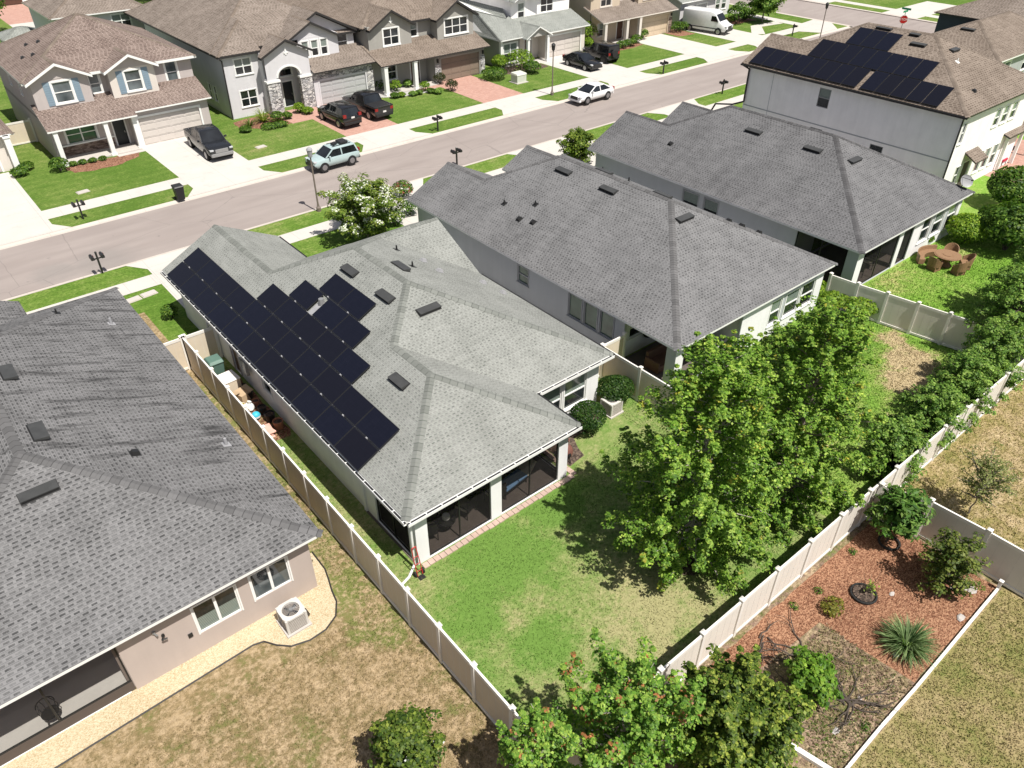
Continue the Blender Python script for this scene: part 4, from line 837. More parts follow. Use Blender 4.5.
S = Slope('L', 54.4, ze, m)
for i in range(8): solar(h, S, 27.45+i*1.13, .12, 1.12, 2.0)
for i in range(5): solar(h, S, 21.5+i*1.13, .12, 1.12, 2.0)
for i in range(8): solar(h, S, 23.7+i*1.13, 2.16, 1.12, 2.0)
for i in range(3): solar(h, S, 27.55+i*1.13, 4.2, 1.12, 1.95)
SB = Slope('B', 19.4, ze, m); SR = Slope('R', 66.8, ze, m)
roof_vent(rf, S, 29.3, 6.55, 1.3, .3); roof_vent(rf, S, 26.1, 5.6, 1.2); roof_vent(rf, SB, 60.6, 5.2, 1.1); roof_vent(rf, S, 26.9, 6.5, .8, .35); cap_vent(rf, SB, 57.8, 1.6); pipe_vent(rf, SB, 59.5, 4.2, mat='white_trim')
YL = Fr((54.8, 36.6), (54.8, 19.8)); Yl = lambda y: 36.6-y
lw = [(Yl(30.25), Yl(29.3), 4.15, 5.5), (Yl(30.3), Yl(29.3), 2.1, 2.6), (Yl(25.4), Yl(24.4), 2.1, 2.6)]
BB = Fr((54.8, 19.8), (66.4, 19.8)); Xb = lambda x: x-54.8
bo = [(Xb(55.3), Xb(55.75), 3.9, 5.3), (Xb(60.3), Xb(61.1), 4.0, 5.2), (Xb(61.6), Xb(62.5), 4.0, 5.2), (Xb(63.0), Xb(63.9), 4.0, 5.2), (Xb(56.6), Xb(57.2), .7, 2.0), (Xb(57.6), Xb(58.7), .05, 2.1), (Xb(59.8), Xb(60.6), .8, 2.3), (Xb(61.0), Xb(61.8), .8, 2.3), (Xb(62.3), Xb(63.1), .8, 2.3)]
walls(h, [((54.8, 36.6), (54.8, 19.8), 0, 6.1, lw), ((54.8, 19.8), (66.4, 19.8), 0, 6.1, bo), ((66.4, 19.8), (66.4, 36.6), 0, 6.1, []), ((66.4, 36.6), (54.8, 36.6), 0, 6.1, [])], 'offwhite_wall')
gable_wall(h, 54.8, 60.9, 36.62, 6.0, .5, 'offwhite_wall', sgn=-1)
for a in lw: window(h, YL, *a, trim=.0, mat='grey_metal', sill=False, rail=a[3] > 3)
for i, a in enumerate(bo):
    if i == 5: door(h, BB, a[0], a[1], 2.1, 'brown_wall')
    else: window(h, BB, *a, trim=.06, mat='white_trim')
roof(h, [[(57.2, 18.9, 2.45), (59.1, 18.9, 2.45), (59.1, 19.8, 2.95), (57.2, 19.8, 2.95)]], 'shingle_brown', 'brown_wall').name = 'door_hood'
gutter(h, (54.4, 37.1), (54.4, 19.4), 'dark_trim', z=5.97); spout(h, [(54.42, 19.6, 5.9), (54.75, 19.75, 5.6), (54.75, 19.75, .1)], 'dark_trim', .055)
spout(h, [(54.3, 36.9, 5.9), (54.7, 36.5, 5.6), (54.7, 36.5, 3.1), (54.4, 37.3, 2.75), (53.9, 38.6, 2.6), (53.9, 38.9, 2.0)], 'dark_trim', .07)
mb = MB(); mb.wbox(YL, .02, 16.78, .002, .014, 2.82, 2.90); [mb.wbox(YL, s_, s_+.03, .002, .012, .0, 5.9) for s_ in (2.3,)]; mb.build('wall_band', ['grey_wall'], h)
# ------------------------------------------------------------------ houses across the street
def shed(x0, x1, y0, y1, z0, m): return [[(x0, y0, z0), (x1, y0, z0), (x1, y1, z0+(y1-y0)*m), (x0, y1, z0+(y1-y0)*m)]]
def bracket(root, x, y, z, mat='white_trim'):
    mb = MB(); mb.box(x-.07, x+.07, y-.03, y, z-.35, z+.25); mb.box(x-.2, x+.2, y-.035, y-.002, z-.22, z-.1); return mb.build('gable_ornament', [mat], root)
def shutters(root, fr, a0, a1, z0, z1, mat='shutter_blue'):
    for s0, s1 in ((a0-.62, a0-.14), (a1+.14, a1+.62)):
        mb = MB(); mb.wbox(fr, s0, s1, .002, .045, z0-.1, z1+.1)
        for k in range(9): zz = z0+k*(z1-z0)/9; mb.wbox(fr, s0+.06, s1-.06, .045, .055, zz, zz+(z1-z0)/14)
        mb.build('shutter', [mat], root)
# --- house with blue shutters
h = thing('house', 'tan two-storey house with blue window shutters and rust-brown roof', 'house', (16, 72, 0))
TR = 'white_trim'; W1 = 'taupe_wall'
r1 = hip4(9.5, 22.7, 68.3, 81.5, 5.7, .46)
r1 += gable_front(9.6, 14.3, 67.55, 5.7, .5, 68.3, .46)+gable_front(15.1, 19.3, 67.4, 5.7, .5, 68.3, .46)
rf = roof(h, r1, 'shingle_rust', TR, cap='cap_brown', th=.2)
for t, u in ((75.5, 2.6), (74.3, 3.4), (73.2, 1.6), (72.3, 2.3)): cap_vent(rf, Slope('L', 9.5, 5.7, .46), t, u)
F = Fr((9.95, 68.0), (14.0, 68.0)); w1 = (1.45, 2.75, 3.95, 5.45)
walls(h, [((9.95, 68.0), (14.0, 68.0), 2.6, 5.75, [w1])], W1, name='bay_wall'); window(h, F, *w1, trim=.14, pane='glass_sky'); shutters(h, F, *w1)
mb = MB(); mb.wbox(F, .5, 3.6, .004, .03, 3.3, 3.36, 0); mb.build('trim_band', [TR], h)
gable_wall(h, 9.95, 14.0, 67.98, 5.7, .5, W1); 
F = Fr((15.45, 67.85), (19.0, 67.85)); w1 = (1.2, 2.4, 3.95, 5.45)
walls(h, [((15.45, 67.85), (19.0, 67.85), 2.6, 5.75, [w1])], 'cream_wall', name='bay_wall'); window(h, F, *w1, trim=.12, pane='glass_sky'); shutters(h, F, *w1); gable_wall(h, 15.45, 19.0, 67.83, 5.7, .5, W1)
for x0, y0 in ((14.0, 68.0), (15.45, 67.85), (19.0, 67.85)):
    mb = MB(); mb.box(x0-.1 if x0 != 15.45 else x0, x0+.002 if x0 != 15.45 else x0+.1, y0+.01, 68.8, 2.6, 5.7); mb.build('bay_return', [W1], h)
F = Fr((9.95, 68.8), (22.3, 68.8)); nw = [(4.25, 5.0, 4.0, 5.4), (10.2, 11.1, 3.7, 5.5)]
walls(h, [((9.95, 68.8), (22.3, 68.8), 0, 5.8, nw), ((22.3, 68.8), (22.3, 81), 0, 5.8, []), ((22.3, 81), (9.95, 81), 0, 5.8, []), ((9.95, 81), (9.95, 66.7), 0, 2.8, []), ((9.95, 81), (9.95, 68.0), 2.7, 5.8, [(4.5, 5.1, 3.9, 5.2), (8.2, 8.8, 3.9, 5.2)])], W1)
for a in nw: window(h, F, *a, trim=.13, pane='glass_sky')
FL = Fr((9.95, 81), (9.95, 68.0))
for a in ((4.5, 5.1, 3.9, 5.2), (8.2, 8.8, 3.9, 5.2)): window(h, FL, *a, trim=.06)
rf2 = roof(h, shed(9.65, 16.2, 65.6, 68.79, 2.72, .40)+shed(16.2, 22.4, 66.0, 68.79, 2.88, .40), 'shingle_rust', TR, cap='cap_brown'); rf2.name = 'porch_roof'
F = Fr((9.95, 67.6), (15.9, 67.6)); pw_ = [(1.2, 3.4, .95, 2.3), (4.7, 5.6, .05, 2.25)]
walls(h, [((9.95, 67.6), (15.9, 67.6), 0, 2.95, pw_), ((15.9, 67.6), (15.9, 66.35), 0, 2.95, []), ((15.9, 66.4), (22.1, 66.4), 0, 2.9, [(.45, 5.4, 0, 2.2)]), ((22.1, 66.4), (22.1, 68.8), 0, 2.9, [])], W1, name='porch_wall')
mb = MB(); mb.wbox(F, .03, 4.5, .003, .05, 0, .85); mb.build('stone_base', ['stone_brown'], h); mb = MB(); mb.wbox(F, .0, 4.6, .004, .09, .85, .95); mb.build('ledge', [TR], h)
window(h, F, *pw_[0], cols=2, trim=.12, pane='glass_green'); door(h, F, *pw_[1][:2], 2.25)
F = Fr((15.9, 66.4), (22.1, 66.4)); garage(h, F, .45, 5.4, 2.2, 'garage_beige', TR)
for x in (10.15, 13.75, 15.95): column(h, x, 65.85 if x < 15 else 66.1, .32, 0, 2.7 if x < 15 else 2.8, TR)
mb = MB(); mb.box(9.95, 15.9, 65.7, 67.59, 0, .1); mb.build('porch_floor', ['concrete_slab'], h)
# --- white house with stone entry
h = thing('house', 'light grey two-storey house with arched stone entry tower', 'house', (31.5, 73, 0))
W = 'pale_grey_wall'; D = 'dark_trim'
r1 = hip4(24.3, 38.7, 69.3, 92, 5.35, .47)
r1 += [[(24.3, 67.9, 5.35), (28.2, 67.9, 5.35), (28.2, 71.8, 5.35+3.9*.47)], [(24.3, 67.9, 5.35), (28.2, 71.8, 5.35+3.9*.47), (28.2, 73.2, 5.35+3.9*.47), (24.3, 69.3, 5.35)]]
r1 += gable_front(27.5, 32.5, 66.6, 5.0, .48, 67.9-.7, .47)+gable_front(30.4, 36.4, 68.3, 5.35, .52, 68.6, .5)+gable_front(30.3, 38.8, 69.2, 5.35, .50, 69.4, .5)
rf = roof(h, r1, 'shingle_pale', D, cap='cap_brown', th=.2)
# entry tower with a real arch
F = Fr((27.9, 67.0), (32.1, 67.0)); mb = MB()
a0, a1, zs = 1.05, 3.15, 3.1; ac = (a0+a1)/2; ar = (a1-a0)/2
arch = [(ac+ar*math.cos(math.pi-k*math.pi/12), zs+ar*.75*math.sin(k*math.pi/12)) for k in range(13)]
top = [(k*4.2/12, 4.95+(min(k, 12-k)/6)*1.0) for k in range(13)]
for k in range(12): mb.face([F.pt(arch[k][0], 0, arch[k][1]), F.pt(arch[k+1][0], 0, arch[k+1][1]), F.pt(top[k+1][0], 0, top[k+1][1]), F.pt(top[k][0], 0, top[k][1])]); mb.face([F.pt(*q) for q in ((arch[k][0], 0, arch[k][1]), (arch[k][0], -.5, arch[k][1]), (arch[k+1][0], -.5, arch[k+1][1]), (arch[k+1][0], 0, arch[k+1][1]))])
for s0, s1 in ((0, a0), (a1, 4.2)):
    mb.wbox(F, s0, s1, -.5, -.001, 0, zs); 
mb.face([F.pt(0, 0, zs), F.pt(a0, 0, zs), F.pt(0, 0, 4.95)]); mb.face([F.pt(a1, 0, zs), F.pt(4.2, 0, zs), F.pt(4.2, 0, 4.95)])
for s_ in (0, 4.2): mb.wbox(F, s_-(.0 if s_ == 0 else .12), s_+(.12 if s_ == 0 else 0), -1.6, -.501, 0, 5.0)
mb.build('entry_tower', [W], h)
for s0, s1 in ((-.06, a0+.05), (a1-.05, 4.26)):
    mb = MB(); mb.wbox(F, s0, s1, -.45, .06, 0, 2.75); mb.build('stone_pier', ['stone'], h); mb = MB(); mb.wbox(F, s0-.07, s1+.07, -.5, .12, 2.75, 2.92); mb.build('pier_cap', [TR], h)
mb = MB()
for k in range(12):
    o_ = 1.16; A = [(ac+(p-ac)*o_, zs+(q-zs)*o_) for p, q in arch[k:k+2]]
    mb.hexa([F.pt(*q) for q in ((arch[k][0], .05, arch[k][1]), (arch[k+1][0], .05, arch[k+1][1]), (arch[k+1][0], .002, arch[k+1][1]), (arch[k][0], .002, arch[k][1]), (A[0][0], .05, A[0][1]), (A[1][0], .05, A[1][1]), (A[1][0], .002, A[1][1]), (A[0][0], .002, A[0][1]))])
mb.build('arch_trim', [TR], h); bracket(h, 30.0, 66.98, 5.2)
E2 = Fr((27.9, 68.6), (32.1, 68.6)); ew = [(2.0, 2.95, .05, 2.2), (1.9, 3.1, 2.7, 3.9)]
walls(h, [((27.9, 68.6), (32.1, 68.6), 0, 5.0, ew)], W, name='entry_wall'); door(h, E2, 2.0, 2.95, 2.2); window(h, E2, *ew[1], trim=.1)
F = Fr((24.7, 68.3), (27.9, 68.3)); lw = [(1.05, 2.55, .85, 2.2), (1.05, 2.55, 3.55, 4.85)]
FR = Fr((32.1, 68.7), (36.1, 68.7)); rw = [(.3, .95, 3.9, 5.25), (1.25, 1.9, 3.9, 5.25), (2.2, 2.85, 3.9, 5.25)]
FQ = Fr((36.1, 69.7), (38.3, 69.7)); qw = [(.45, 1.5, 3.8, 5.2)]
walls(h, [((24.7, 68.3), (27.9, 68.3), 0, 5.4, lw), ((32.1, 68.7), (36.1, 68.7), 2.6, 5.6, rw), ((36.1, 68.7), (36.1, 69.7), 2.6, 5.6, []), ((36.1, 69.7), (38.3, 69.7), 2.6, 5.4, qw), ((38.3, 69.7), (38.3, 87.5), 0, 5.4, []), ((24.7, 87.5), (24.7, 68.3), 0, 5.4, [(14.6, 15.2, .9, 2.2), (15.8, 16.4, .9, 2.2), (9, 10, .9, 2.2)]), ((38.3, 87.5), (24.7, 87.5), 0, 5.4, [])], W)
for a in lw: window(h, F, *a, cols=2, trim=.08)
for a in rw: window(h, FR, *a, trim=.1)
window(h, FQ, *qw[0], trim=.08)
for a in ((14.6, 15.2, .9, 2.2), (15.8, 16.4, .9, 2.2), (9, 10, .9, 2.2)): window(h, Fr((24.7, 87.5), (24.7, 68.3)), *a, trim=.06)
mb = MB(); q = [(30.9, 68.72, 5.5), (35.98, 68.72, 5.5), (33.4, 68.72, 6.85)]; mb.face(q); q = [(30.9, 69.72, 5.3), (38.3, 69.72, 5.3), (34.55, 69.72, 7.2)]; mb.face(q); mb.build('gable_wall', [W], h)
roof(h, shed(32.15, 38.75, 66.5, 69.68, 3.05, .36), 'shingle_pale', D).name = 'garage_roof'
F = Fr((32.2, 66.95), (38.4, 66.95)); walls(h, [((32.2, 66.95), (38.4, 66.95), 0, 3.15, [(.6, 5.4, 0, 2.15)]), ((38.4, 66.95), (38.4, 69.7), 0, 3.15, []), ((38.3, 69.7), (38.3, 68.0), 0, 2.8, [])], W, name='garage_wall'); garage(h, F, .6, 5.4, 2.15, 'garage_grey', W)
mb = MB(); mb.wbox(F, .0, 6.2, .003, .06, 2.32, 3.08); mb.wbox(F, 5.55, 6.22, .003, .07, .002, 2.3); mb.build('stone_cladding', ['stone'], h)
spout(h, [(24.35, 67.8, 5.2), (24.68, 68.15, 4.9), (24.62, 68.2, .1)], D, .06)
# --- olive grey house with porch
def house3(hx, label, W, RM, TRM, cols, gd, stone, wl, colmat='white_trim', cap='cap_brown', frm='white_trim'):
    h = thing('house', label, 'house', (hx+6, 73, 0)); x = lambda v: hx+v
    r1 = hip4(x(-.4), x(12.6), 68.4, 88, 5.6, .46)+gable_front(x(.0), x(5.2), 67.6, 5.5, .58, 68.3, .46)+gable_front(x(7.4), x(12.7), 67.3, 5.5, .58, 68.3, .46)
    roof(h, r1, RM, TRM, cap=cap, th=.2)
    F = Fr((x(.4), 68.1), (x(4.9), 68.1)); w1 = [(1.35, 3.05, 3.85, 5.3)]; G = Fr((x(7.8), 67.8), (x(12.3), 67.8)); w2 = [(.95, 3.75, 3.9, 5.35)]; M_ = Fr((x(4.9), 69.0), (x(7.8), 69.0)); w3 = [(.5, 1.3, 4.0, 5.3)]
    walls(h, [((x(.4), 68.1), (x(4.9), 68.1), 2.6, 5.7, w1), ((x(4.9), 68.1), (x(4.9), 69.0), 2.6, 5.7, []), ((x(4.9), 69.0), (x(7.8), 69.0), 2.6, 5.7, w3), ((x(7.8), 69.0), (x(7.8), 67.8), 2.6, 5.7, []), ((x(7.8), 67.8), (x(12.3), 67.8), 2.6, 5.7, w2), ((x(12.3), 67.8), (x(12.3), 87.6), 0, 5.7, []), ((x(12.3), 87.6), (x(0), 87.6), 0, 5.7, []), ((x(0), 87.6), (x(0), 68.0), 0, 5.7, []), ((x(0), 68.1), (x(.4), 68.1), 0, 5.7, [])], W)
    gable_wall(h, x(.4), x(4.9), 68.08, 5.5, .58, W); gable_wall(h, x(7.8), x(12.3), 67.78, 5.5, .58, W)
    window(h, F, *w1[0], cols=2, trim=.14, mat=frm); window(h, G, *w2[0], cols=3, trim=.14, mat=frm); window(h, M_, *w3[0], trim=.1, mat=frm); bracket(h, x(2.65), 68.06, 6.1, frm)
    roof(h, shed(x(-.3), x(12.7), 65.5, 68.9, 2.75, .36), RM, TRM).name = 'porch_roof'
    P = Fr((x(0), 67.7), (x(6.2), 67.7)); pw2 = [(1.0, 2.6, .8, 2.2), (4.3, 5.3, .05, 2.2)]
    walls(h, [((x(0), 67.7), (x(6.2), 67.7), 0, 3.3, pw2), ((x(6.2), 67.7), (x(6.2), 66.2), 0, 2.9, []), ((x(6.2), 66.2), (x(12.4), 66.2), 0, 2.9, [(.75, 5.55, 0, 2.2)]), ((x(12.4), 66.2), (x(12.4), 68.0), 0, 3.0, [])], W, name='porch_wall')
    window(h, P, *pw2[0], trim=.1, mat=frm); door(h, P, *pw2[1][:2], 2.2, 'door_brown')
    Q = Fr((x(6.2), 66.2), (x(12.4), 66.2)); garage(h, Q, .75, 5.55, 2.2, gd, W)
    if stone:
        for s0, s1 in ((-.02, .6), (5.7, 6.24)):
            mb = MB(); mb.wbox(Q, s0, s1, .003, .07, .0, 1.75); mb.build('stone_pier', [stone], h); mb = MB(); mb.wbox(Q, (s0+s1)/2-.08, (s0+s1)/2+.08, .08, .2, 1.95, 2.3); mb.build('wall_lantern', ['dark_metal'], h)
    for cx in cols: column(h, x(cx), 65.75, .38, 0, 2.75, colmat)
    mb = MB(); mb.box(x(0), x(6.2), 65.6, 67.69, 0, .1); mb.build('porch_floor', ['concrete_slab'], h); return h
house3(38.9, 'olive-grey two-storey house with two front gables and brown garage door', 'sage_wall', 'shingle_brown', 'dark_trim', (.2, 3.55), 'garage_brown', 'stone', None)
house3(68.3, 'tan two-storey house with tan garage door and beige porch posts', 'beige_wall', 'shingle_pale', 'cream_wall', (.3, 3.9, 6.1), 'garage_tan', 'stone_brown', None, 'cream_wall', frm='cream_wall')
# --- pale house with grey-green roof
h = thing('house', 'white and grey house with grey-green roof and small gabled entry', 'house', (60, 73, 0))
roof(h, [[(53.4, 66.0, 2.85), (56.6, 66.0, 2.85), (56.6, 69.0, 4.2), (53.9, 71, 5.0)], [(53.4, 66.0, 2.85), (53.9, 71, 5.0), (53.4, 84, 4.6), (52.6, 84, 2.85)], [(56.6, 66.0, 2.85), (57.4, 69.4, 4.3), (56.6, 69.0, 4.2)], [(53.9, 71, 5.0), (56.6, 69.0, 4.2), (57.6, 71.0, 5.0), (57.6, 84, 5.0), (53.4, 84, 4.6)]], 'shingle_green', TR, cap='cap_green')
walls(h, [((53.8, 66.5), (56.4, 66.5), 0, 2.95, [(.4, 2.2, .4, 2.3)]), ((56.4, 66.5), (56.4, 69.2), 0, 2.95, []), ((53.8, 83), (53.8, 66.5), 0, 2.95, [])], 'stone_grey_wall', name='wing_wall'); window(h, Fr((53.8, 66.5), (56.4, 66.5)), .4, 2.2, .4, 2.3, cols=2, trim=.12)
column(h, 53.78, 66.45, .3, 0, 2.8, TR)
roof(h, gable_front(56.3, 60.0, 65.2, 2.75, .55, 66.0, .38)+shed(56.6, 66.3, 65.9, 69.3, 2.8, .36), 'shingle_green', TR, cap='cap_green').name = 'porch_roof'
gable_wall(h, 56.6, 59.7, 65.5, 2.75, .55, 'stone_grey_wall')
for x in (56.75, 59.55): column(h, x, 65.55, .32, 0, 2.75, TR)
F = Fr((56.4, 67.6), (60.0, 67.6)); walls(h, [((56.4, 67.6), (60.0, 67.6), 0, 3.0, [(1.6, 2.6, .05, 2.2)]), ((60.0, 67.6), (60.0, 66.4), 0, 3.0, []), ((60.0, 66.4), (66.0, 66.4), 0, 2.9, [(.5, 5.3, 0, 2.2)]), ((66.0, 66.4), (66.0, 69), 0, 2.9, [])], 'cream_wall', name='porch_wall'); door(h, F, 1.6, 2.6, 2.2, 'door_brown'); garage(h, Fr((60.0, 66.4), (66.0, 66.4)), .5, 5.3, 2.2, 'garage_beige', TR)
F = Fr((57.4, 69.2), (66.0, 69.2)); uw = [(1.0, 1.9, 3.7, 5.4), (4.3, 6.1, 4.1, 5.5)]
walls(h, [((57.4, 69.2), (66.0, 69.2), 2.6, 5.9, uw), ((57.4, 84), (57.4, 69.2), 2.6, 5.9, []), ((66.0, 69.2), (66.0, 84), 0, 5.9, [])], 'offwhite_wall'); window(h, F, *uw[0], trim=.12); window(h, F, *uw[1], cols=2, trim=.12)
roof(h, hip4(57.0, 66.4, 68.8, 84.4, 5.8, .45)+gable_front(57.2, 61.2, 68.3, 5.8, .5, 68.8, .45), 'shingle_green', TR, cap='cap_green')
gable_wall(h, 57.5, 60.9, 69.18, 5.7, .5, 'offwhite_wall')
# --- corner houses behind the van
h = thing('house', 'grey house with an open garage behind the white van', 'house', (87, 72, 0))
walls(h, [((83.6, 67.3), (90.5, 67.3), 0, 3.1, [(.9, 5.2, 0, 2.25)]), ((83.6, 85), (83.6, 67.3), 0, 3.1, []), ((90.5, 67.3), (90.5, 69), 0, 3.1, []), ((90.5, 68.6), (95.4, 68.6), 0, 6, [(.6, 1.5, .8, 2.2), (1.9, 2.8, .8, 2.2), (3.2, 4.1, .8, 2.2)]), ((95.4, 68.6), (95.4, 85), 0, 6, []), ((90.5, 85), (90.5, 68.6), 2.8, 6, [])], 'pale_grey_wall')
for a in ((.6, 1.5, .8, 2.2), (1.9, 2.8, .8, 2.2), (3.2, 4.1, .8, 2.2)): window(h, Fr((90.5, 68.6), (95.4, 68.6)), *a, trim=.1)
roof(h, shed(83.2, 90.7, 66.8, 73, 2.95, .36), 'shingle_green', TR); roof(h, hip4(90.1, 95.8, 68.2, 85.4, 6, .45), 'shingle_green', TR, cap='cap_green')
garage(h, Fr((83.6, 67.3), (90.5, 67.3)), 3.2, 5.19, 2.25, 'garage_grey', TR); mb = MB(); mb.box(84.0, 86.6, 67.6, 72, 0, 2.4); 
# --- back row
h = thing('house', 'grey two-storey house with brown roof in the back row, top left', 'house', (13, 92, 0))
x0, y0 = at(46, 17.5, 5.6); x1, y1 = at(150, 8.5, 5.6); yb_ = (y0+y1)/2
roof(h, hip4(x0, x1+.2, yb_, yb_+11, 5.6, .42), 'shingle_pale', TR, cap='cap_brown')
F = Fr((x0+.4, yb_+.4), (x1-.2, yb_+.4)); L_ = F.L; bw_ = [(L_-3.4, L_-1.6, 3.9, 5.2), (L_-3.4, L_-1.6, .9, 2.2)]
walls(h, [((x0+.4, yb_+.4), (x1-.2, yb_+.4), 0, 5.7, bw_), ((x0+.4, yb_+10.6), (x0+.4, yb_+.4), 0, 5.7, []), ((x1-.2, yb_+.4), (x1-.2, yb_+10.6), 0, 5.7, [])], 'pale_grey_wall')
for a in bw_: window(h, F, *a, cols=2, trim=.1)
BX0, BX1, BYB = x0, x1, yb_
ax_, ay_ = at(14, 22); sheet('back_road', rect(-60, BX0-4, ay_+14, ay_+21), Z1, 'asphalt')
px_, py_ = at(24, 20); sheet('back_driveway', rect(px_-2.2, px_+3.0, py_-2, py_+12), Z1, 'paver'); sheet('back_driveway', rect(px_-2.2, px_+3.6, py_-7, py_-2), Z2, 'concrete_drive')
h = thing('house', 'white house with dark garage opening at the far top-left corner', 'house', (px_, py_+20, 0))
yq = py_+12; walls(h, [((px_-7, yq), (px_+5, yq), 0, 3, [(6.0, 9.6, 0, 2.3), (1.5, 3.5, .2, 2.2)])], 'offwhite_wall'); roof(h, shed(px_-7.5, px_+5.5, yq-.5, yq+6, 2.9, .4), 'shingle_brown', TR); window(h, Fr((px_-7, yq), (px_+5, yq)), 1.5, 3.5, .2, 2.2, cols=2); garage(h, Fr((px_-7, yq), (px_+5, yq)), 6.0, 9.6, 2.3, 'door_brown', TR)
gx_, gy_ = at(22, 33, 2.6)
h = thing('garden_shed', 'small grey-roofed outbuilding behind the blue-shuttered house', 'shed', (gx_, gy_, 0)); roof(h, hip4(gx_-2.3, gx_+2.3, gy_-1.5, gy_+2.5, 2.4, .4), 'shingle_green', TR, cap='cap_green'); walls(h, [((gx_-2, gy_-1.2), (gx_+2, gy_-1.2), 0, 2.5, []), ((gx_-2, gy_+2.2), (gx_-2, gy_-1.2), 0, 2.5, []), ((gx_+2, gy_-1.2), (gx_+2, gy_+2.2), 0, 2.5, []), ((gx_+2, gy_+2.2), (gx_-2, gy_+2.2), 0, 2.5, [])], 'grey_wall')
# --- tan neighbour at the left edge of the far row
h = thing('house', 'pale house cut by the left picture edge, next to the tan fence', 'house', (1.5, 72, 0))
roof(h, hip4(-6.5, 7.7, 67.0, 82, 2.75, .42), 'shingle_rust', TR, cap='cap_brown'); F = Fr((-6, 67.5), (7.2, 67.5)); walls(h, [((-6, 67.5), (7.2, 67.5), 0, 2.85, [(7.2, 12.1, 0, 2.2)]), ((7.2, 67.5), (7.2, 81.5), 0, 2.85, []), ((-6, 81.5), (-6, 67.5), 0, 2.85, [])], 'cream_wall'); garage(h, F, 7.2, 12.1, 2.2, 'garage_beige', TR)
column(h, 7.1, 66.95, .4, 0, 2.7, TR)
# --- right side neighbours beyond the two-storey house
h = thing('house', 'brown-roofed house behind the white two-storey house, with flat roof vent', 'house', (76, 28, 0))
rf = roof(h, hip4(74.8, 90.0, 25.7, 34.6, 5.0, .45), 'shingle_brown', 'white_trim', cap='cap_brown'); roof_vent(rf, Slope('L', 74.8, 5, .45), 30.3, 3.4, 1.3)
walls(h, [((75.2, 34.2), (75.2, 26.1), 0, 5.1, []), ((75.2, 26.1), (89.6, 26.1), 0, 5.1, [(2, 3.2, 3.2, 4.5), (6, 7.2, 3.2, 4.5)]), ((89.6, 26.1), (89.6, 34.2), 0, 5.1, []), ((89.6, 34.2), (75.2, 34.2), 0, 5.1, [])], 'grey_wall')
for a in ((2, 3.2, 3.2, 4.5), (6, 7.2, 3.2, 4.5)): window(h, Fr((75.2, 26.1), (89.6, 26.1)), *a, trim=.1)
h = thing('house', 'dark navy two-storey house with brown roof in the top right corner', 'house', (94, 32, 0))
roof(h, hip4(87.0, 99.5, 22.0, 37.6, 5.7, .42), 'shingle_pale', 'dark_trim', cap='cap_brown'); nw = [(7.2, 8.6, 3.7, 5.0)]
walls(h, [((87.4, 37.2), (87.4, 22.4), 0, 5.8, nw), ((99, 37.2), (87.4, 37.2), 0, 5.8, []), ((87.4, 22.4), (99, 22.4), 0, 5.8, [])], 'navy_wall'); window(h, Fr((87.4, 37.2), (87.4, 22.4)), *nw[0], mat='navy_wall', pane='glass_sky', trim=.05)
# covered patio attached to the white two-storey house's neighbour at the right edge
px_, py_ = at(1010, 172)
h = thing('pergola', 'brown-roofed covered patio with white posts at the right edge', 'patio cover', (px_, py_, 0))
c0, c1 = at(1002, 131, 2.9), at(1006, 132, 2.9)
roof(h, [[(c0[0]-.6, c0[1]-.9, 2.75), (c0[0]+7, c0[1]-.9, 2.75), (c0[0]+7, c0[1]+2.6, 3.9), (c0[0]-.6, c0[1]+2.6, 3.9)]], 'shingle_brown', 'dark_trim')
PX, PY = c0[0], c0[1]
for dx in (0, 2.6, 5.2): column(h, PX+dx, PY-.6, .2, 0, 2.75, 'white_trim', base=False)
mb = MB(); mb.box(PX-.4, PX+6.8, PY+1.9, PY+2.05, 0, 3.5); mb.box(PX-.35, PX-.25, PY-.2, PY+1.89, 0, 2.6); mb.build('wall', ['brown_wall'], h)
sheet('patio', rect(PX-1.5, PX+9, PY-5, PY+1.8), Z3, 'paver')
t = thing('patio_chair', 'patio chair with crimson cushion under the brown covered patio', 'chair', (PX+1.6, PY-.1, 0))
mb = MB(); mb.box(PX+1.2, PX+2.0, PY-.5, PY+.25, .38, .55); mb.build('seat_cushion', [plain('crimson', (.42, .02, .05), .7)], t); mb = MB(); mb.box(PX+1.2, PX+2.0, PY+.26, PY+.4, .38, .95); mb.build('backrest', ['crimson'], t)
for dx, dy in ((1.25, -.45), (1.95, -.45), (1.25, .33), (1.95, .33)): mb = MB(); mb.tube((PX+dx, PY+dy, 0), (PX+dx, PY+dy, .38), .025); mb.build('leg', ['dark_metal'], t)
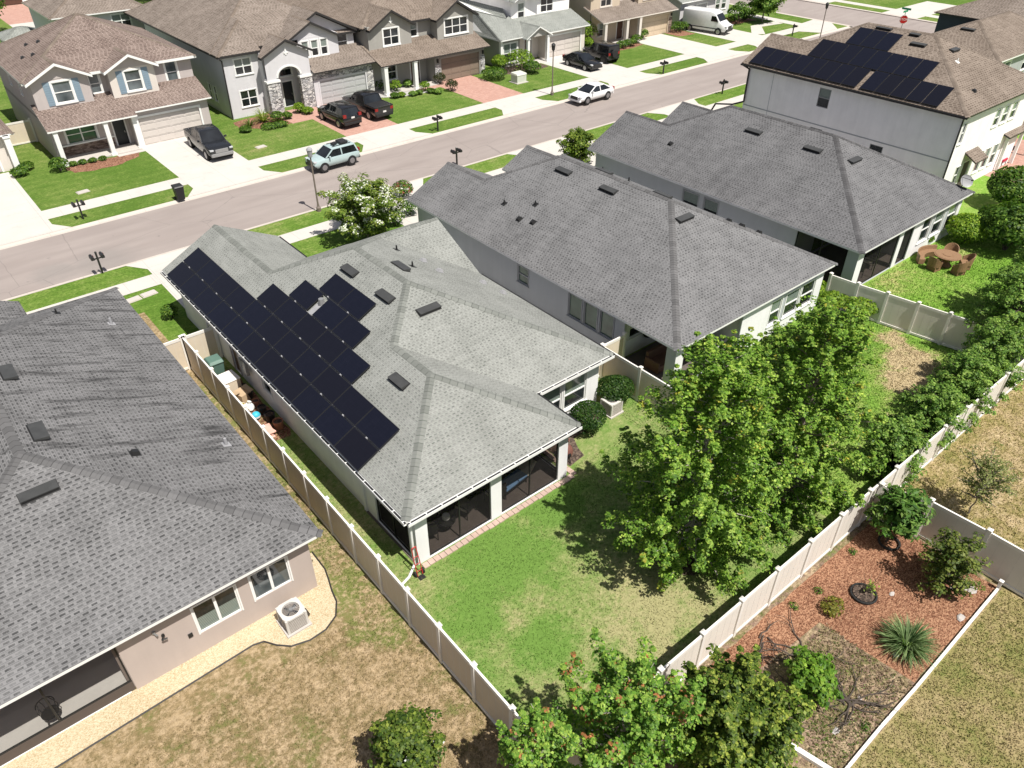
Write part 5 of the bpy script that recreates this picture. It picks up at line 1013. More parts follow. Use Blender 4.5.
# ------------------------------------------------------------------ vinyl fences
def fence(label, pts, sp=2.4, hgt=1.83, mat='vinyl_fence', group=None, face=None, name='fence', post0=True):
    t = thing(name, label, 'fence', (*pts[0], 0))
    n_post = 0
    for p, q in zip(pts, pts[1:]):
        fr = Fr(p, q); k = max(1, round(fr.L/sp)); st = fr.L/k
        for i in range(k):
            a, b = i*st+.065, (i+1)*st-.065; mb = MB()
            mb.wbox(fr, a, b, -.02, .02, .16, hgt-.17)
            nb = int((b-a)/.3)
            for j in range(1, nb): s = a+(b-a)*j/nb; mb.wbox(fr, s-.006, s+.006, .02, .0225, .16, hgt-.17, 1); mb.wbox(fr, s-.006, s+.006, -.0225, -.02, .16, hgt-.17, 1)
            pn = mb.build('panel', [mat, 'vinyl_seam'], t)
            rb = MB(); rb.wbox(fr, a, b, -.035, .035, hgt-.17, hgt-.03); rb.build('top_rail', ['vinyl_post'], pn); rb = MB(); rb.wbox(fr, a, b, -.05, .05, .05, .16); rb.build('bottom_rail', ['vinyl_post'], pn)
        for i in range(k+1):
            if i == 0 and n_post: continue
            n_post += 1; mb = MB(); s = i*st; mb.wbox(fr, s-.068, s+.068, -.068, .068, 0, hgt+.03); po = mb.build('post', ['vinyl_post'], t)
            mb = MB(); c = fr.pt(s, 0, hgt+.03); mb.box(c[0]-.085, c[0]+.085, c[1]-.085, c[1]+.085, hgt+.03, hgt+.07); mb.hexa([(c[0]-.08, c[1]-.08, hgt+.07), (c[0]+.08, c[1]-.08, hgt+.07), (c[0]+.08, c[1]+.08, hgt+.07), (c[0]-.08, c[1]+.08, hgt+.07), (c[0]-.01, c[1]-.01, hgt+.12), (c[0]+.01, c[1]-.01, hgt+.12), (c[0]+.01, c[1]+.01, hgt+.12), (c[0]-.01, c[1]+.01, hgt+.12)]); mb.build('cap', ['vinyl_post'], po)
    return t
plain('vinyl_seam', (.60, .56, .51), .6)
f = fence('tan vinyl privacy fence between the tan house and the solar house', [(7.36, 33.2), (7.36, 7.10)], 1.72)
fence('short tan fence section closing the side yard beside the solar house', [(7.44, 33.2), (8.86, 33.2)], 1.5)
fence('short tan fence section between the tan house and the long side fence', [(5.85, 33.2), (7.28, 33.2)], 1.5)
fence('long cream vinyl back fence running behind the leafy trees', [(7.62, 7.03), (45.62, 6.95)], 1.9, mat='vinyl_white')
fence('cream vinyl fence at the mulch bed corner, running towards the lower right', [(23.43, 6.90), (24.04, 5.33), (24.14, 3.35), (24.16, -6)], 1.9, mat='vinyl_white')
fence('grey-shaded vinyl fence between the patio lawn and the leafy yard', [(36.45, 17.0), (36.62, 15.5), (37.6, 9.45), (37.85, 7.15)], 1.75, mat='vinyl_white')
fence('tan vinyl fence piece between the solar house and the middle house', [(20.62, 20.0), (23.6, 20.0)], 1.5)
fence('tan vinyl fence piece along the side of the middle house yard', [(22.1, 19.9), (22.1, 13)], 2.3)
fence('tan vinyl fence piece beside the blue-shuttered house', [(7.35, 73.2), (9.85, 73.2)], 2.4)
fence('tan vinyl side fence leading back from the pale house', [(7.7, 73.4), (7.7, 84)], 2.4)
# white edging beam along the mulch bed
mb = MB(); pts = [(12.8, 2.24), (14.2, 2.25), (16, 2.27), (18, 2.24), (20, 2.25), (22, 2.27), (23.75, 2.28)]
for a, b in zip(pts, pts[1:]): mb.hexa([(a[0], a[1]-.045, 0), (b[0]-.01, b[1]-.045, 0), (b[0]-.01, b[1]+.045, 0), (a[0], a[1]+.045, 0), (a[0], a[1]-.045, .11), (b[0]-.01, b[1]-.045, .13), (b[0]-.01, b[1]+.045, .13), (a[0], a[1]+.045, .13)])
t = tag(mb.build('garden_edging', ['vinyl_post'], bevel=.015), 'long white edging beam between red mulch and olive lawn', 'edging')
t = thing('edging_post', 'short white end post of the edging beam at the fence', 'post', (23.82, 2.3, 0)); mb = MB(); mb.box(23.77, 23.87, 2.25, 2.35, 0, .4); mb.build('shaft', ['vinyl_post'], t); mb = MB(); mb.box(23.75, 23.89, 2.23, 2.37, .4, .44); mb.build('cap', ['vinyl_post'], t)
x, y = at(806, 757); mb = MB(); mb.obox((x, y, .07), 2.6, .16, .14, math.radians(-78)); tag(mb.build('timber_edging', ['vinyl_post'], bevel=.01), 'short white plank lying by the dark glossy tree', 'edging')
# ------------------------------------------------------------------ vehicles
carpaint('paint_white', (.72, .72, .72), .25, 0); carpaint('paint_black', (.012, .012, .013), .2, .2); carpaint('paint_grey', (.028, .030, .034), .25, .5); carpaint('paint_ice', (.42, .53, .53), .25, .2)
plain('tyre', (.015, .015, .015), .85, .1); plain('rim_silver', (.35, .35, .36), .3, .05, metal=.8); plain('rim_black', (.03, .03, .03), .3, .05, metal=.5)
plain('lamp_clear', (.45, .46, .47), .15, .03); plain('lamp_red', (.22, .012, .01), .2, .05); plain('plate', (.6, .6, .58), .5, .05); plain('arch', (.008, .008, .008), .9, 0)
glass('car_glass', (.010, .012, .014), .04)
def ring(x, w, zb, zt, cr=.1):
    h = zt-zb
    L = [(x, w*.84, zb), (x, w*.97, zb+min(.12, h*.3)), (x, w, zb+h*.45), (x, w*.985, zt-min(.16, h*.3)), (x, w*.93, zt-.04), (x, w*.80, zt)]
    return L+[(a, -b, c) for a, b, c in reversed(L)]
def vehicle(name, label, cat, pos, head, sp, rotz=None):
    t = thing(name, label, cat, (*pos, sp.get('z', 0)), rotz=head)
    W = sp['W']/2; P = sp['paint']; mb = MB(); tr = sp.get('trim', 'black_plastic')
    mb.loft([ring(x, W*k, zb, zt) for x, k, zb, zt in sp['body']]); b = mb.build('body', [P], t, local=True, smooth=True)
    for (x0, x1, x2, x3, zb, zt, wb, wt) in sp['cabin']:
        wb *= W; wt *= W; mb = MB()
        def rg(xa, xb, w, z): r = .10; return [(xa, -w+r, z), (xa+r, -w, z), (xb-r, -w, z), (xb, -w+r, z), (xb, w-r, z), (xb-r, w, z), (xa+r, w, z), (xa, w-r, z)]
        mb.loft([rg(x0, x1, wb, zb), rg(x2, x3, wt, zt)]); mb.build('windows', ['car_glass'], t, local=True, smooth=False)
        mb = MB(); mb.loft([rg(x2-.03, x3+.03, wt+.02, zt-.05), rg(x2-.02, x3+.02, wt+.01, zt), rg(x2+.12, x3-.12, wt-.12, zt+.05)]); mb.build('roof_panel', [sp.get('roofpaint', P)], t, local=True, smooth=True)
        xm = (x0+x1)/2
        for sgn in (-1, 1):
            for xa, xb, w_ in sp.get('pillars', ((x0, x2, .12), (xm-.05, xm-.05, .09), (x1, x3, -.12))):
                q = []; mb = MB()
                for z_, xx, ww in ((zb, xa, wb), (zt-.02, xb, wt)):
                    for dx, dy in ((0, .012), (w_, .012), (w_, -.05), (0, -.05)): q.append((xx+dx, sgn*(ww+dy), z_))
                mb.hexa(q); mb.build('pillar', [P], t, local=True)
    r = sp['r']
    for x in sp['axles']:
        for sgn in (-1, 1):
            y = sgn*(W-.10); mb = MB(); mb.tube((x, sgn*(W-.24), r), (x, sgn*(W+.012), r), r, r, 18); wo = mb.build('wheel', ['tyre'], t, local=True, smooth=True)
            mb = MB(); mb.tube((x, sgn*(W+.012), r), (x, sgn*(W+.02), r), r*.66, r*.6, 14)
            for k in range(5): a = k*1.2566; mb.obox((x+math.cos(a)*r*.33, sgn*(W+.022), r+math.sin(a)*r*.33), r*.5, .01, .05, 0, 0)
            mb.build('rim', [sp.get('rim', 'rim_silver')], wo, local=True)
            mb = MB(); mb.tube((x, sgn*(W*.9), r+.02), (x, sgn*(W+.006), r+.02), r*1.16, r*1.16, 18); mb.build('wheel_arch', [sp.get('arch', 'arch')], t, local=True)
    xf = sp['body'][-1][0]; xr = sp['body'][0][0]; zl = sp['zl']; zt_ = sp.get('ztail', zl)
    for sgn in (-1, 1):
        mb = MB(); mb.box(xf-.26, xf+.012, sgn*W*.62, sgn*W*.90, zl-.06, zl+.06); mb.build('headlight', ['lamp_clear'], t, local=True, bevel=.02)
        mb = MB(); mb.box(xr-.015, xr+.14, sgn*W*.62, sgn*W*.93, zt_-.1, zt_+.16); mb.build('tail_light', ['lamp_red'], t, local=True, bevel=.02)
        xm, zm = sp['mirror']; mb = MB(); mb.obox((xm, sgn*(W+.08), zm), .12, .2, .15); mb.build('mirror', [sp.get('mirrorpaint', P)], t, local=True, bevel=.03)
    mb = MB(); mb.box(xf-.05, xf+.03, -W*.5, W*.5, zl-.24, zl+.04); mb.build('grille', [tr], t, local=True, bevel=.02)
    mb = MB(); zb_ = sp['body'][-2][2]; mb.box(xf-.2, xf+.035, -W*.86, W*.86, zb_-.02, zl-.26); mb.build('bumper', [sp.get('bumper', tr)], t, local=True, bevel=.03)
    mb = MB(); mb.box(xr-.04, xr+.2, -W*.86, W*.86, sp['body'][1][2]-.02, sp['body'][1][2]+.2); mb.build('bumper', [sp.get('bumper', tr)], t, local=True, bevel=.03)
    mb = MB(); zp = sp.get('zplate', .75); mb.box(xr-.052, xr-.03, -.16, .16, zp, zp+.14); mb.build('licence_plate', ['plate'], t, local=True)
    return t
PICK = dict(W=2.0, r=.40, axles=(-1.75, 1.85), zl=.95, ztail=1.0, mirror=(1.0, 1.28), paint='paint_grey',
    body=[(-2.85, .9, .55, 1.16), (-2.8, .97, .42, 1.2), (-1.0, 1, .36, 1.2), (.9, 1, .36, 1.2), (1.4, 1, .36, 1.18), (2.4, .98, .4, 1.12), (2.75, .93, .45, 1.05), (2.88, .82, .55, .95)],
    cabin=[(-1.15, 1.35, -.85, .65, 1.18, 1.84, .93, .78)])
def bed(t, cover, paint, W=1.0):
    mb = MB(); z = 1.205
    if cover: mb.box(-2.72, -1.2, -.84, .84, z, z+.03)
    else: mb.box(-2.7, -1.2, -.8, .8, z-.0, z+.004)
    mb.build('bed_cover', ['black_plastic'], t, local=True)
    for s in (-1, 1): mb = MB(); mb.box(-2.8, -1.15, s*.86, s*.98, z-.04, z+.05); mb.build('bed_rail', [paint], t, local=True, bevel=.02)
    mb = MB(); mb.box(-2.86, -2.74, -.9, .9, .62, z+.05); mb.build('tailgate', [paint], t, local=True, bevel=.02)
SUV = dict(W=1.92, r=.37, axles=(-1.42, 1.42), zl=.92, ztail=1.05, mirror=(.85, 1.15), paint='paint_black', zplate=.9,
    body=[(-2.36, .84, .55, 1.0), (-2.28, .95, .4, 1.08), (-1.2, 1, .32, 1.08), (.9, 1, .32, 1.08), (1.3, 1, .32, 1.06), (2.05, .97, .36, .98), (2.32, .86, .42, .9)],
    cabin=[(-2.22, 1.2, -1.95, .35, 1.06, 1.70, .93, .76)], rim='rim_silver')
CUV = dict(SUV, W=1.78, r=.34, axles=(-1.25, 1.28), zl=.86, paint='paint_ice', body=[(-2.08, .84, .55, .98), (-2.02, .95, .4, 1.04), (-1.0, 1, .32, 1.04), (.8, 1, .32, 1.04), (1.15, 1, .32, 1.02), (1.85, .97, .36, .94), (2.08, .86, .42, .86)], cabin=[(-1.95, 1.1, -1.75, .35, 1.02, 1.58, .93, .78)], mirror=(.75, 1.1), bumper='black_plastic', arch='black_plastic')
SED = dict(W=1.80, r=.33, axles=(-1.35, 1.36), zl=.70, ztail=.82, mirror=(.75, .98), paint='paint_white', bumper='paint_white',
    body=[(-2.26, .82, .5, .92), (-2.18, .94, .36, .97), (-1.3, 1, .26, .96), (.7, 1, .26, .93), (1.15, 1, .26, .90), (1.95, .95, .3, .78), (2.28, .82, .36, .68)],
    cabin=[(-1.85, 1.1, -1.05, .18, .92, 1.40, .92, .70)])
JEEP = dict(W=1.88, r=.42, axles=(-1.35, 1.45), zl=1.0, ztail=1.0, mirror=(.62, 1.3), paint='paint_black', rim='rim_black',
    body=[(-2.05, .92, .55, 1.16), (-2.0, .97, .45, 1.18), (-.5, .97, .4, 1.18), (.75, .96, .4, 1.16), (1.6, .86, .45, 1.14), (2.0, .84, .5, 1.1)],
    cabin=[(-2.0, .78, -1.95, .45, 1.16, 1.84, .94, .86)])
VAN = dict(W=2.05, r=.37, axles=(-1.95, 1.95), zl=.98, ztail=1.2, mirror=(1.75, 1.5), paint='paint_white', mirrorpaint='black_plastic',
    body=[(-3.0, .95, .5, 2.38), (-2.95, .99, .36, 2.52), (.6, 1, .34, 2.54), (1.25, .99, .34, 2.42), (1.95, .97, .34, 1.55), (2.45, .95, .36, 1.22), (2.9, .88, .4, 1.08), (3.0, .8, .5, .95)],
    cabin=[])
rz = lambda d: math.radians(d)
t = vehicle('pickup_truck', 'dark grey pickup truck parked nose to the street outside the blue-shuttered house', 'pickup truck', at(211, 151), rz(-92), dict(PICK, trim='grey_metal')); bed(t, False, 'paint_grey')
t = vehicle('pickup_truck', 'black pickup truck with covered bed on the brick driveway', 'pickup truck', at(368, 113), rz(91), dict(PICK, paint='paint_black')); bed(t, True, 'paint_black')
vehicle('parked_car', 'black SUV parked beside the black pickup on the brick driveway', 'car', at(340, 122), rz(91), dict(SUV, ztail=1.1))
t = vehicle('parked_car', 'pale ice-blue crossover with roof cargo parked along the far kerb', 'car', at(334, 165), rz(181), CUV); t.scale = (.94, .94, .94)
for y_ in (-.45, .45): mb = MB(); mb.box(-1.5, .2, y_-.02, y_+.02, 1.66, 1.69); [mb.box(q, q+.04, y_-.02, y_+.02, 1.6, 1.66) for q in (-1.4, .05)]; mb.build('roof_rack', ['black_plastic'], t, local=True)
mb = MB(); mb.box(-1.3, -.6, -.4, .45, 1.69, 1.86); mb.obox((-.2, .1, 1.78), .5, .35, .16, .3); mb.build('roof_cargo', ['black_plastic'], t, local=True, bevel=.04)
vehicle('parked_car', 'white sedan parked along the far kerb', 'car', at(591, 99.5), rz(181), SED)
vehicle('parked_car', 'black sedan on the concrete driveway next to a black jeep', 'car', at(582, 67), rz(-91), dict(SED, paint='paint_black', bumper='paint_black', W=1.84))
t = vehicle('parked_car', 'black boxy off-road car beside the black sedan on the driveway', 'car', at(600, 60), rz(91), JEEP)
mb = MB(); mb.tube((-2.08, .1, 1.05), (-2.3, .1, 1.05), .38, .38, 16); mb.build('spare_wheel', ['tyre'], t, local=True, smooth=True)
t = vehicle('delivery_van', 'white high-roof van with rear door open on the corner driveway', 'van', (84.6, 63.6), rz(-78), VAN)
mb = MB()
q = lambda x, y, z: (x, y, z)
mb.hexa([(1.42, -.82, 2.22), (1.42, .82, 2.22), (1.46, .84, 2.18), (1.46, -.84, 2.18), (2.0, -.86, 1.52), (2.0, .86, 1.52), (2.03, .88, 1.5), (2.03, -.88, 1.5)]); mb.build('windscreen', ['car_glass'], t, local=True)
for s in (-1, 1): mb = MB(); mb.hexa([(.85, s*1.0, 1.45), (1.85, s*.995, 1.45), (1.85, s*1.02, 1.45), (.85, s*1.03, 1.45), (.9, s*.98, 2.05), (1.45, s*.975, 2.05), (1.45, s*1.0, 2.05), (.9, s*1.01, 2.05)]); mb.build('side_window', ['car_glass'], t, local=True); mb = MB(); mb.box(-2.6, 2.3, s*1.02, s*1.035, .62, .72); mb.build('side_moulding', ['black_plastic'], t, local=True)
mb = MB(); mb.box(-3.75, -3.0, .98, 1.03, .5, 2.4); mb.build('rear_door', ['paint_white'], t, local=True, bevel=.02)
mb = MB(); mb.box(-3.03, -2.99, -.85, .85, .6, 2.3); mb.build('cargo_opening', ['arch'], t, local=True)
vehicle('parked_car', 'black car cut by the top picture edge on the far cross street', 'car', at(880, -3), rz(178), dict(SUV))
# ------------------------------------------------------------------ street furniture
def mailbox(label, pos, two=True, rot=0, arms=.28):
    t = thing('mailbox', label, 'mailbox', (*pos, 0), 'twin mailboxes along the street', rotz=rot)
    mb = MB(); mb.box(-.05, .05, -.05, .05, 0, 1.32); mb.lathe((0, 0, 1.32), [(.07, 0), (.07, .03), (.0, .1)], 8); mb.build('post', ['dark_metal'], t, local=True)
    mb = MB(); mb.box(-arms-.08, arms+.08, -.03, .03, .93, .99); mb.build('crossbar', ['dark_metal'], t, local=True)
    for s in ((-1, 1) if two else (1,)):
        mb = MB(); x = s*arms; pr = [(-.09, 1.0), (-.09, 1.13), (-.06, 1.19), (0, 1.215), (.06, 1.19), (.09, 1.13), (.09, 1.0)]
        mb.loft([[(x+a, y, b) for a, b in pr] for y in (-.27, .27)]); o = mb.build('letter_box', ['black_plastic'], t, local=True)
        mb = MB(); mb.box(x+.092, x+.102, -.05, .1, 1.06, 1.2); mb.build('flag', ['lamp_red'], o, local=True)
    return t
mailbox('twin black mailbox on the near kerb lawn at lower left of the street', (7.0, 46.05)); mailbox('twin black mailbox on the far kerb lawn opposite the tan house roof', (8.33, 54.7))
mailbox('twin black mailbox on the far kerb lawn below the olive-grey house', at(438, 131)); mailbox('twin black mailbox by the near kerb above the middle grey roof', at(457, 165))
mailbox('twin black mailbox on the far kerb lawn below the tan garage house', at(663, 74)); mailbox('twin black mailbox on the near kerb beside the white two-storey house', at(722, 94))
mailbox('black mailbox on the corner lawn past the white van', at(792, 36), False)
def lamp(label, pos, h=4.2, head='black_plastic'):
    t = thing('street_lamp', label, 'street lamp', (*pos, 0), 'slim black street lamps'); mb = MB(); x, y = pos
    mb.lathe((x, y, 0), [(.16, 0), (.16, .25), (.09, .35), (.06, .6), (.05, h)], 10); mb.build('pole', ['lamp_pole'], t)
    mb = MB(); mb.lathe((x, y, h), [(.05, 0), (.14, .08), (.19, .5), (.22, .52), (.16, .62), (.0, .74)], 10); mb.build('lantern', [head], t)
    return t
plain('lamp_pole', (.16, .13, .11), .5, .1)
lamp('slim street lamp on the near kerb lawn beside the white-flowered tree', at(319, 211), 3.7, 'lead'); lamp('slim street lamp on the far kerb lawn near the white sedan', at(552, 95), 4.0); lamp('slim street lamp at the corner by the cross street', at(819, 42), 3.6)
x, y = at(181, 200)
t = thing('wheelie_bin', 'black wheeled rubbish bin standing at the far kerb', 'bin', (x, y, 0)); mb = MB()
mb.hexa([(x-.24, y-.26, .08), (x+.24, y-.26, .08), (x+.24, y+.24, .08), (x-.24, y+.24, .08), (x-.31, y-.34, 1.0), (x+.31, y-.34, 1.0), (x+.31, y+.34, 1.0), (x-.31, y+.34, 1.0)]); mb.build('bin_body', ['black_plastic'], t, bevel=.02)
mb = MB(); mb.hexa([(x-.34, y-.38, 1.0), (x+.34, y-.38, 1.0), (x+.34, y+.37, 1.0), (x-.34, y+.37, 1.0), (x-.3, y-.3, 1.09), (x+.3, y-.3, 1.09), (x+.3, y+.32, 1.1), (x-.3, y+.32, 1.1)]); mb.build('lid', ['black_plastic'], t, bevel=.02)
for s in (-1, 1): mb = MB(); mb.tube((x+s*.24, y+.3, .12), (x+s*.31, y+.3, .12), .12, .12, 12); mb.build('wheel', ['tyre'], t)
# stop sign with street name blades
x, y = 97.3, 45.3; t = thing('stop_sign', 'red octagonal STOP sign with green street name plates above it', 'sign', (x, y, 0)); mb = MB(); mb.tube((x, y, 0), (x, y, 3.3), .04, .04, 8); mb.build('post', ['grey_metal'], t)

sn = Vector((-.85, -.52, 0)).normalized(); su = Vector((-sn.y, sn.x, 0)); C_ = Vector((x, y, 2.55))+sn*.06
plain('sign_red', (.45, .02, .02), .4, .05); plain('sign_green', (.02, .26, .12), .4, .05)
def octo(r, o): return [C_+sn*o+(su*math.cos(math.pi/8+k*math.pi/4)+Vector((0, 0, 1))*math.sin(math.pi/8+k*math.pi/4))*r for k in range(8)]
mb = MB(); mb.loft([octo(.50, 0), octo(.50, .02)]); pl = mb.build('sign_border', ['white_trim'], t); mb = MB(); mb.loft([octo(.45, .018), octo(.45, .026)]); mb.build('sign_face', ['sign_red'], pl)
cu = bpy.data.curves.new('sign_text', 'FONT'); cu.body = 'STOP'; cu.size = .36; cu.align_x = 'CENTER'; cu.align_y = 'CENTER'; cu.extrude = .002
to = bpy.data.objects.new('sign_text', cu); COL.objects.link(to); dg = bpy.context.evaluated_depsgraph_get(); me = bpy.data.meshes.new_from_object(to.evaluated_get(dg)); bpy.data.objects.remove(to)
to = bpy.data.objects.new('sign_lettering', me); COL.objects.link(to); me.materials.clear(); me.materials.append(MATS['white_trim'])
M4 = Matrix(((su.x, 0, sn.x, 0), (su.y, 0, sn.y, 0), (0, 1, 0, 0), (0, 0, 0, 1)))
q = C_+sn*.031-Vector((x, y, 0)); M4.translation = q; me.transform(M4); to.parent = pl; ORG[to.name] = ORG[t.name]
for k, (d_, zz) in enumerate((((1, 0, 0), 3.42), ((0, 1, 0), 3.68))):
    d_ = Vector(d_); n_ = Vector((d_.y, -d_.x, 0)); mb = MB(); c = Vector((x, y, zz)); P = [c+d_*a*.55+n_*b*.012+Vector((0, 0, e_*.11)) for e_ in (-1, 1) for a, b in ((-1, -1), (1, -1), (1, 1), (-1, 1))]; mb.hexa(P); mb.build('street_name_plate', ['sign_green'], t)
x, y = at(518.7, 82); t = thing('utility_box', 'pale square utility box on the lawn of the pale green-roofed house', 'utility box', (x, y, 0)); mb = MB(); mb.box(x-.6, x+.6, y-.5, y+.5, .05, .75); mb.hexa([(x-.64, y-.54, .75), (x+.64, y-.54, .75), (x+.64, y+.54, .75), (x-.64, y+.54, .75), (x-.6, y-.45, .9), (x+.6, y-.45, .9), (x+.6, y+.5, .95), (x-.6, y+.5, .95)]); mb.build('cabinet', [plain('box_sage', (.50, .52, .45), .6, .08)], t, bevel=.02); mb = MB(); mb.box(x-.75, x+.75, y-.65, y+.65, 0, .06); mb.build('base_pad', ['concrete_slab'], t)
for lab, p in (('flat pale utility cover in the lawn before the arched stone entry', (261, 147)), ('pale utility cover in the lawn strip near the far mailbox', (83, 192)), ('small white cover in the grass beside the near driveway', (149, 294)), ('second white cover in the grass nearer the solar house corner', (133, 300))):
    x, y = at(*p); t = thing('utility_cover', lab, 'cover', (x, y, 0)); mb = MB(); mb.obox((x, y, .035), .75, .45, .06, .1); mb.build('cover_plate', ['concrete_slab'], t, bevel=.015); mb = MB(); mb.obox((x, y, .012), .85, .55, .02, .1); mb.build('rim', ['concrete_kerb'], t)
# ------------------------------------------------------------------ air conditioners
def ac(label, x, y, rot, mat='ac_case'):
    t = thing('air_conditioner', label, 'air conditioner', (x, y, 0), rotz=rot)
    mb = MB(); mb.box(-.52, .52, -.52, .52, 0, .09); mb.build('base_pad', ['concrete_slab'], t, local=True)
    mb = MB(); mb.box(-.42, .42, -.42, .42, .1, .80); mb.build('coil_case', ['ac_coil'], t, local=True)
    mb = MB()
    for a in (-.40, .40):
        for b in (-.40, .40): mb.box(a-.045, a+.045, b-.045, b+.045, .09, .86)
    for k in range(9): z = .16+k*.075; mb.box(-.432, .432, -.432, -.424, z, z+.018); mb.box(-.432, .432, .424, .432, z, z+.018); mb.box(-.432, -.424, -.43, .43, z, z+.018); mb.box(.424, .432, -.43, .43, z, z+.018)
    mb.build('corner_post', ['ac_case'], t, local=True)
    mb = MB(); n = 24
    for k in range(n):
        a, b = 2*math.pi*k/n, 2*math.pi*(k+1)/n
        def sq(t_): c, s = math.cos(t_), math.sin(t_); m = .46/max(abs(c), abs(s)); m = min(m, .56); return (c*m, s*m)
        o0, o1 = sq(a), sq(b); i0, i1 = (.34*math.cos(a), .34*math.sin(a)), (.34*math.cos(b), .34*math.sin(b))
        mb.face([(*i0, .90), (*o0, .89), (*o1, .89), (*i1, .90)]); mb.face([(*o0, .89), (*o0, .80), (*o1, .80), (*o1, .89)]); mb.face([(*i1, .90), (*i1, .80), (*i0, .80), (*i0, .90)])
    tp = mb.build('top_cover', ['ac_case'], t, local=True)
    mb = MB(); [mb.tube((.34*math.cos(a), .34*math.sin(a), .885), (.07*math.cos(a), .07*math.sin(a), .90), .006, .006, 5) for a in [k*math.pi/10 for k in range(20)]]
    for r in (.12, .2, .28): mb.path([(r*math.cos(k*.314), r*math.sin(k*.314), .893) for k in range(21)], .005, .005, 5)
    mb.tube((0, 0, .87), (0, 0, .91), .08, .07, 12); mb.build('fan_grille', ['grey_metal'], tp, local=True)
    mb = MB()
    for k in range(4):
        a = k*math.pi/2+.4; mb.face([(.05*math.cos(a), .05*math.sin(a), .80), (.31*math.cos(a-.3), .31*math.sin(a-.3), .78), (.31*math.cos(a+.35), .31*math.sin(a+.35), .84), (.06*math.cos(a+.6), .06*math.sin(a+.6), .83)])
    mb.tube((0, 0, .70), (0, 0, .84), .07, .07, 10); mb.build('fan', ['black_plastic'], tp, local=True)
    mb = MB(); mb.tube((0, 0, .76), (0, 0, .765), .34, .34, 18); mb.build('fan_well', ['arch'], tp, local=True)
    mb = MB(); mb.path([(.43, -.2, .3), (.55, -.2, .3), (.62, -.15, .2), (.62, .2, .18), (.5, .5, .2)], .025, .025, 6); mb.box(.43, .52, .1, .3, .25, .5); mb.build('refrigerant_line', ['black_plastic'], t, local=True); return t
plain('ac_case', (.52, .50, .47), .45, .05); plain('ac_coil', (.19, .16, .135), .6, .2)
o = ac('beige air conditioner unit on the yellow gravel by the tan house', 4.42, 16.62, 0); o.scale = (.84, .84, .84); o = ac('beige air conditioner unit behind the round shrubs of the solar house', 20.6, 17.8, 0); o.scale = (.8, .8, .8)
# ------------------------------------------------------------------ wicker patio set on the slate house's lawn
def wicker(a, b, c, n='wicker'):
    t = NT(n); p = t.obj(); w1 = t.n('TexWave', {'Vector': p, 'Scale': 14.0, 'Distortion': 1.0}, bands_direction='DIAGONAL').outputs[1]
    t.color(t.ramp(t.math('ADD', t.math('MULTIPLY', w1, .6), t.math('MULTIPLY', t.noise(p, 20, 3), .4)), [(.2, a), (.5, b), (.8, c)])).set(Roughness=.6); t.bump(w1, .5, .01); MATS[n] = t.m
wicker((.10, .05, .025), (.235, .125, .062), (.37, .23, .125))
def wchair(label, x, y, rot):
    t = thing('wicker_chair', label, 'chair', (x, y, 0), 'wicker chairs around the patio table', rotz=rot)
    mb = MB(); mb.box(-.28, .28, -.26, .28, .32, .44); mb.build('seat', ['wicker'], t, local=True, bevel=.03)
    mb = MB(); n = 12; pr = []
    for k in range(n+1):
        a = math.radians(-20+k*220/n); h_ = .62+.32*max(0, math.sin(a))**.8; x0, y0 = .34*math.cos(a), .32*math.sin(a)+.02
        pr.append([(x0, y0, .3), (x0*1.1, y0*1.1, h_), (x0*1.22, y0*1.22, h_), (x0*1.1, y0*1.12, .3)])
    mb.loft(pr); mb.build('backrest', ['wicker'], t, local=True)
    mb = MB(); mb.hexa([(-.3, -.22, .05), (.3, -.22, .05), (.3, .26, .05), (-.3, .26, .05), (-.27, -.24, .32), (.27, -.24, .32), (.27, .24, .32), (-.27, .24, .32)]) ; mb.build('skirt', ['wicker'], t, local=True)
    for a in (-.27, .27):
        for b in (-.22, .26): mb = MB(); mb.tube((a, b, 0), (a, b, .3), .028); mb.build('leg', ['wicker'], t, local=True)
    return t
cx, cy = at(944, 266)
t = thing('wicker_table', 'round brown wicker patio table on the lawn', 'table', (cx, cy, 0)); mb = MB(); mb.lathe((cx, cy, 0), [(.3, 0), (.34, .1), (.2, .35), (.3, .62), (.62, .68), (.75, .70), (.76, .74), (.68, .745)], 20); mb.build('table_base', ['wicker'], t, smooth=True); mb = MB(); mb.lathe((cx, cy, 0), [(.0, .75), (.69, .75), (.69, .762), (0, .762)], 20); mb.build('glass_top', ['wicker'], t); mb = MB(); mb.lathe((cx, cy, .762), [(.3, 0), (.3, .02), (0, .02)], 14); mb.build('lazy_susan', ['wicker'], t)
for lab, dx, dy in (('wicker chair nearest the slate roofed house, left of the table', -.98, .2), ('wicker chair at the front left of the round table', -.4, -.95), ('wicker chair at the front right of the round table', .62, -.85), ('wicker chair at the right of the round table', 1.0, .25)):
    wchair(lab, cx+dx, cy+dy, math.atan2(dy, dx)-math.pi/2)
t = thing('wicker_bench', 'low curved wicker bench behind the round table by the house wall', 'bench', (cx+.4, cy+1.5, 0)); mb = MB(); pr = []
for k in range(13):
    a = math.radians(40+k*100/12); c_, s_ = math.cos(a), math.sin(a); pr.append([(cx+c_*1.05, cy+.2+s_*1.05, .06), (cx+c_*1.0, cy+.2+s_*1.0, .36), (cx+c_*1.38, cy+.2+s_*1.38, .36), (cx+c_*1.38, cy+.2+s_*1.38, .06)])
mb.loft(pr); mb.build('seat', ['wicker'], t); pr = [[(p[2][0], p[2][1], .36), (p[2][0]+.02, p[2][1]+.02, .58), (p[2][0]+.1, p[2][1]+.1, .58), (p[2][0]+.06, p[2][1]+.06, .36)] for p in pr]; mb = MB(); mb.loft(pr); mb.build('backrest', ['wicker'], t)
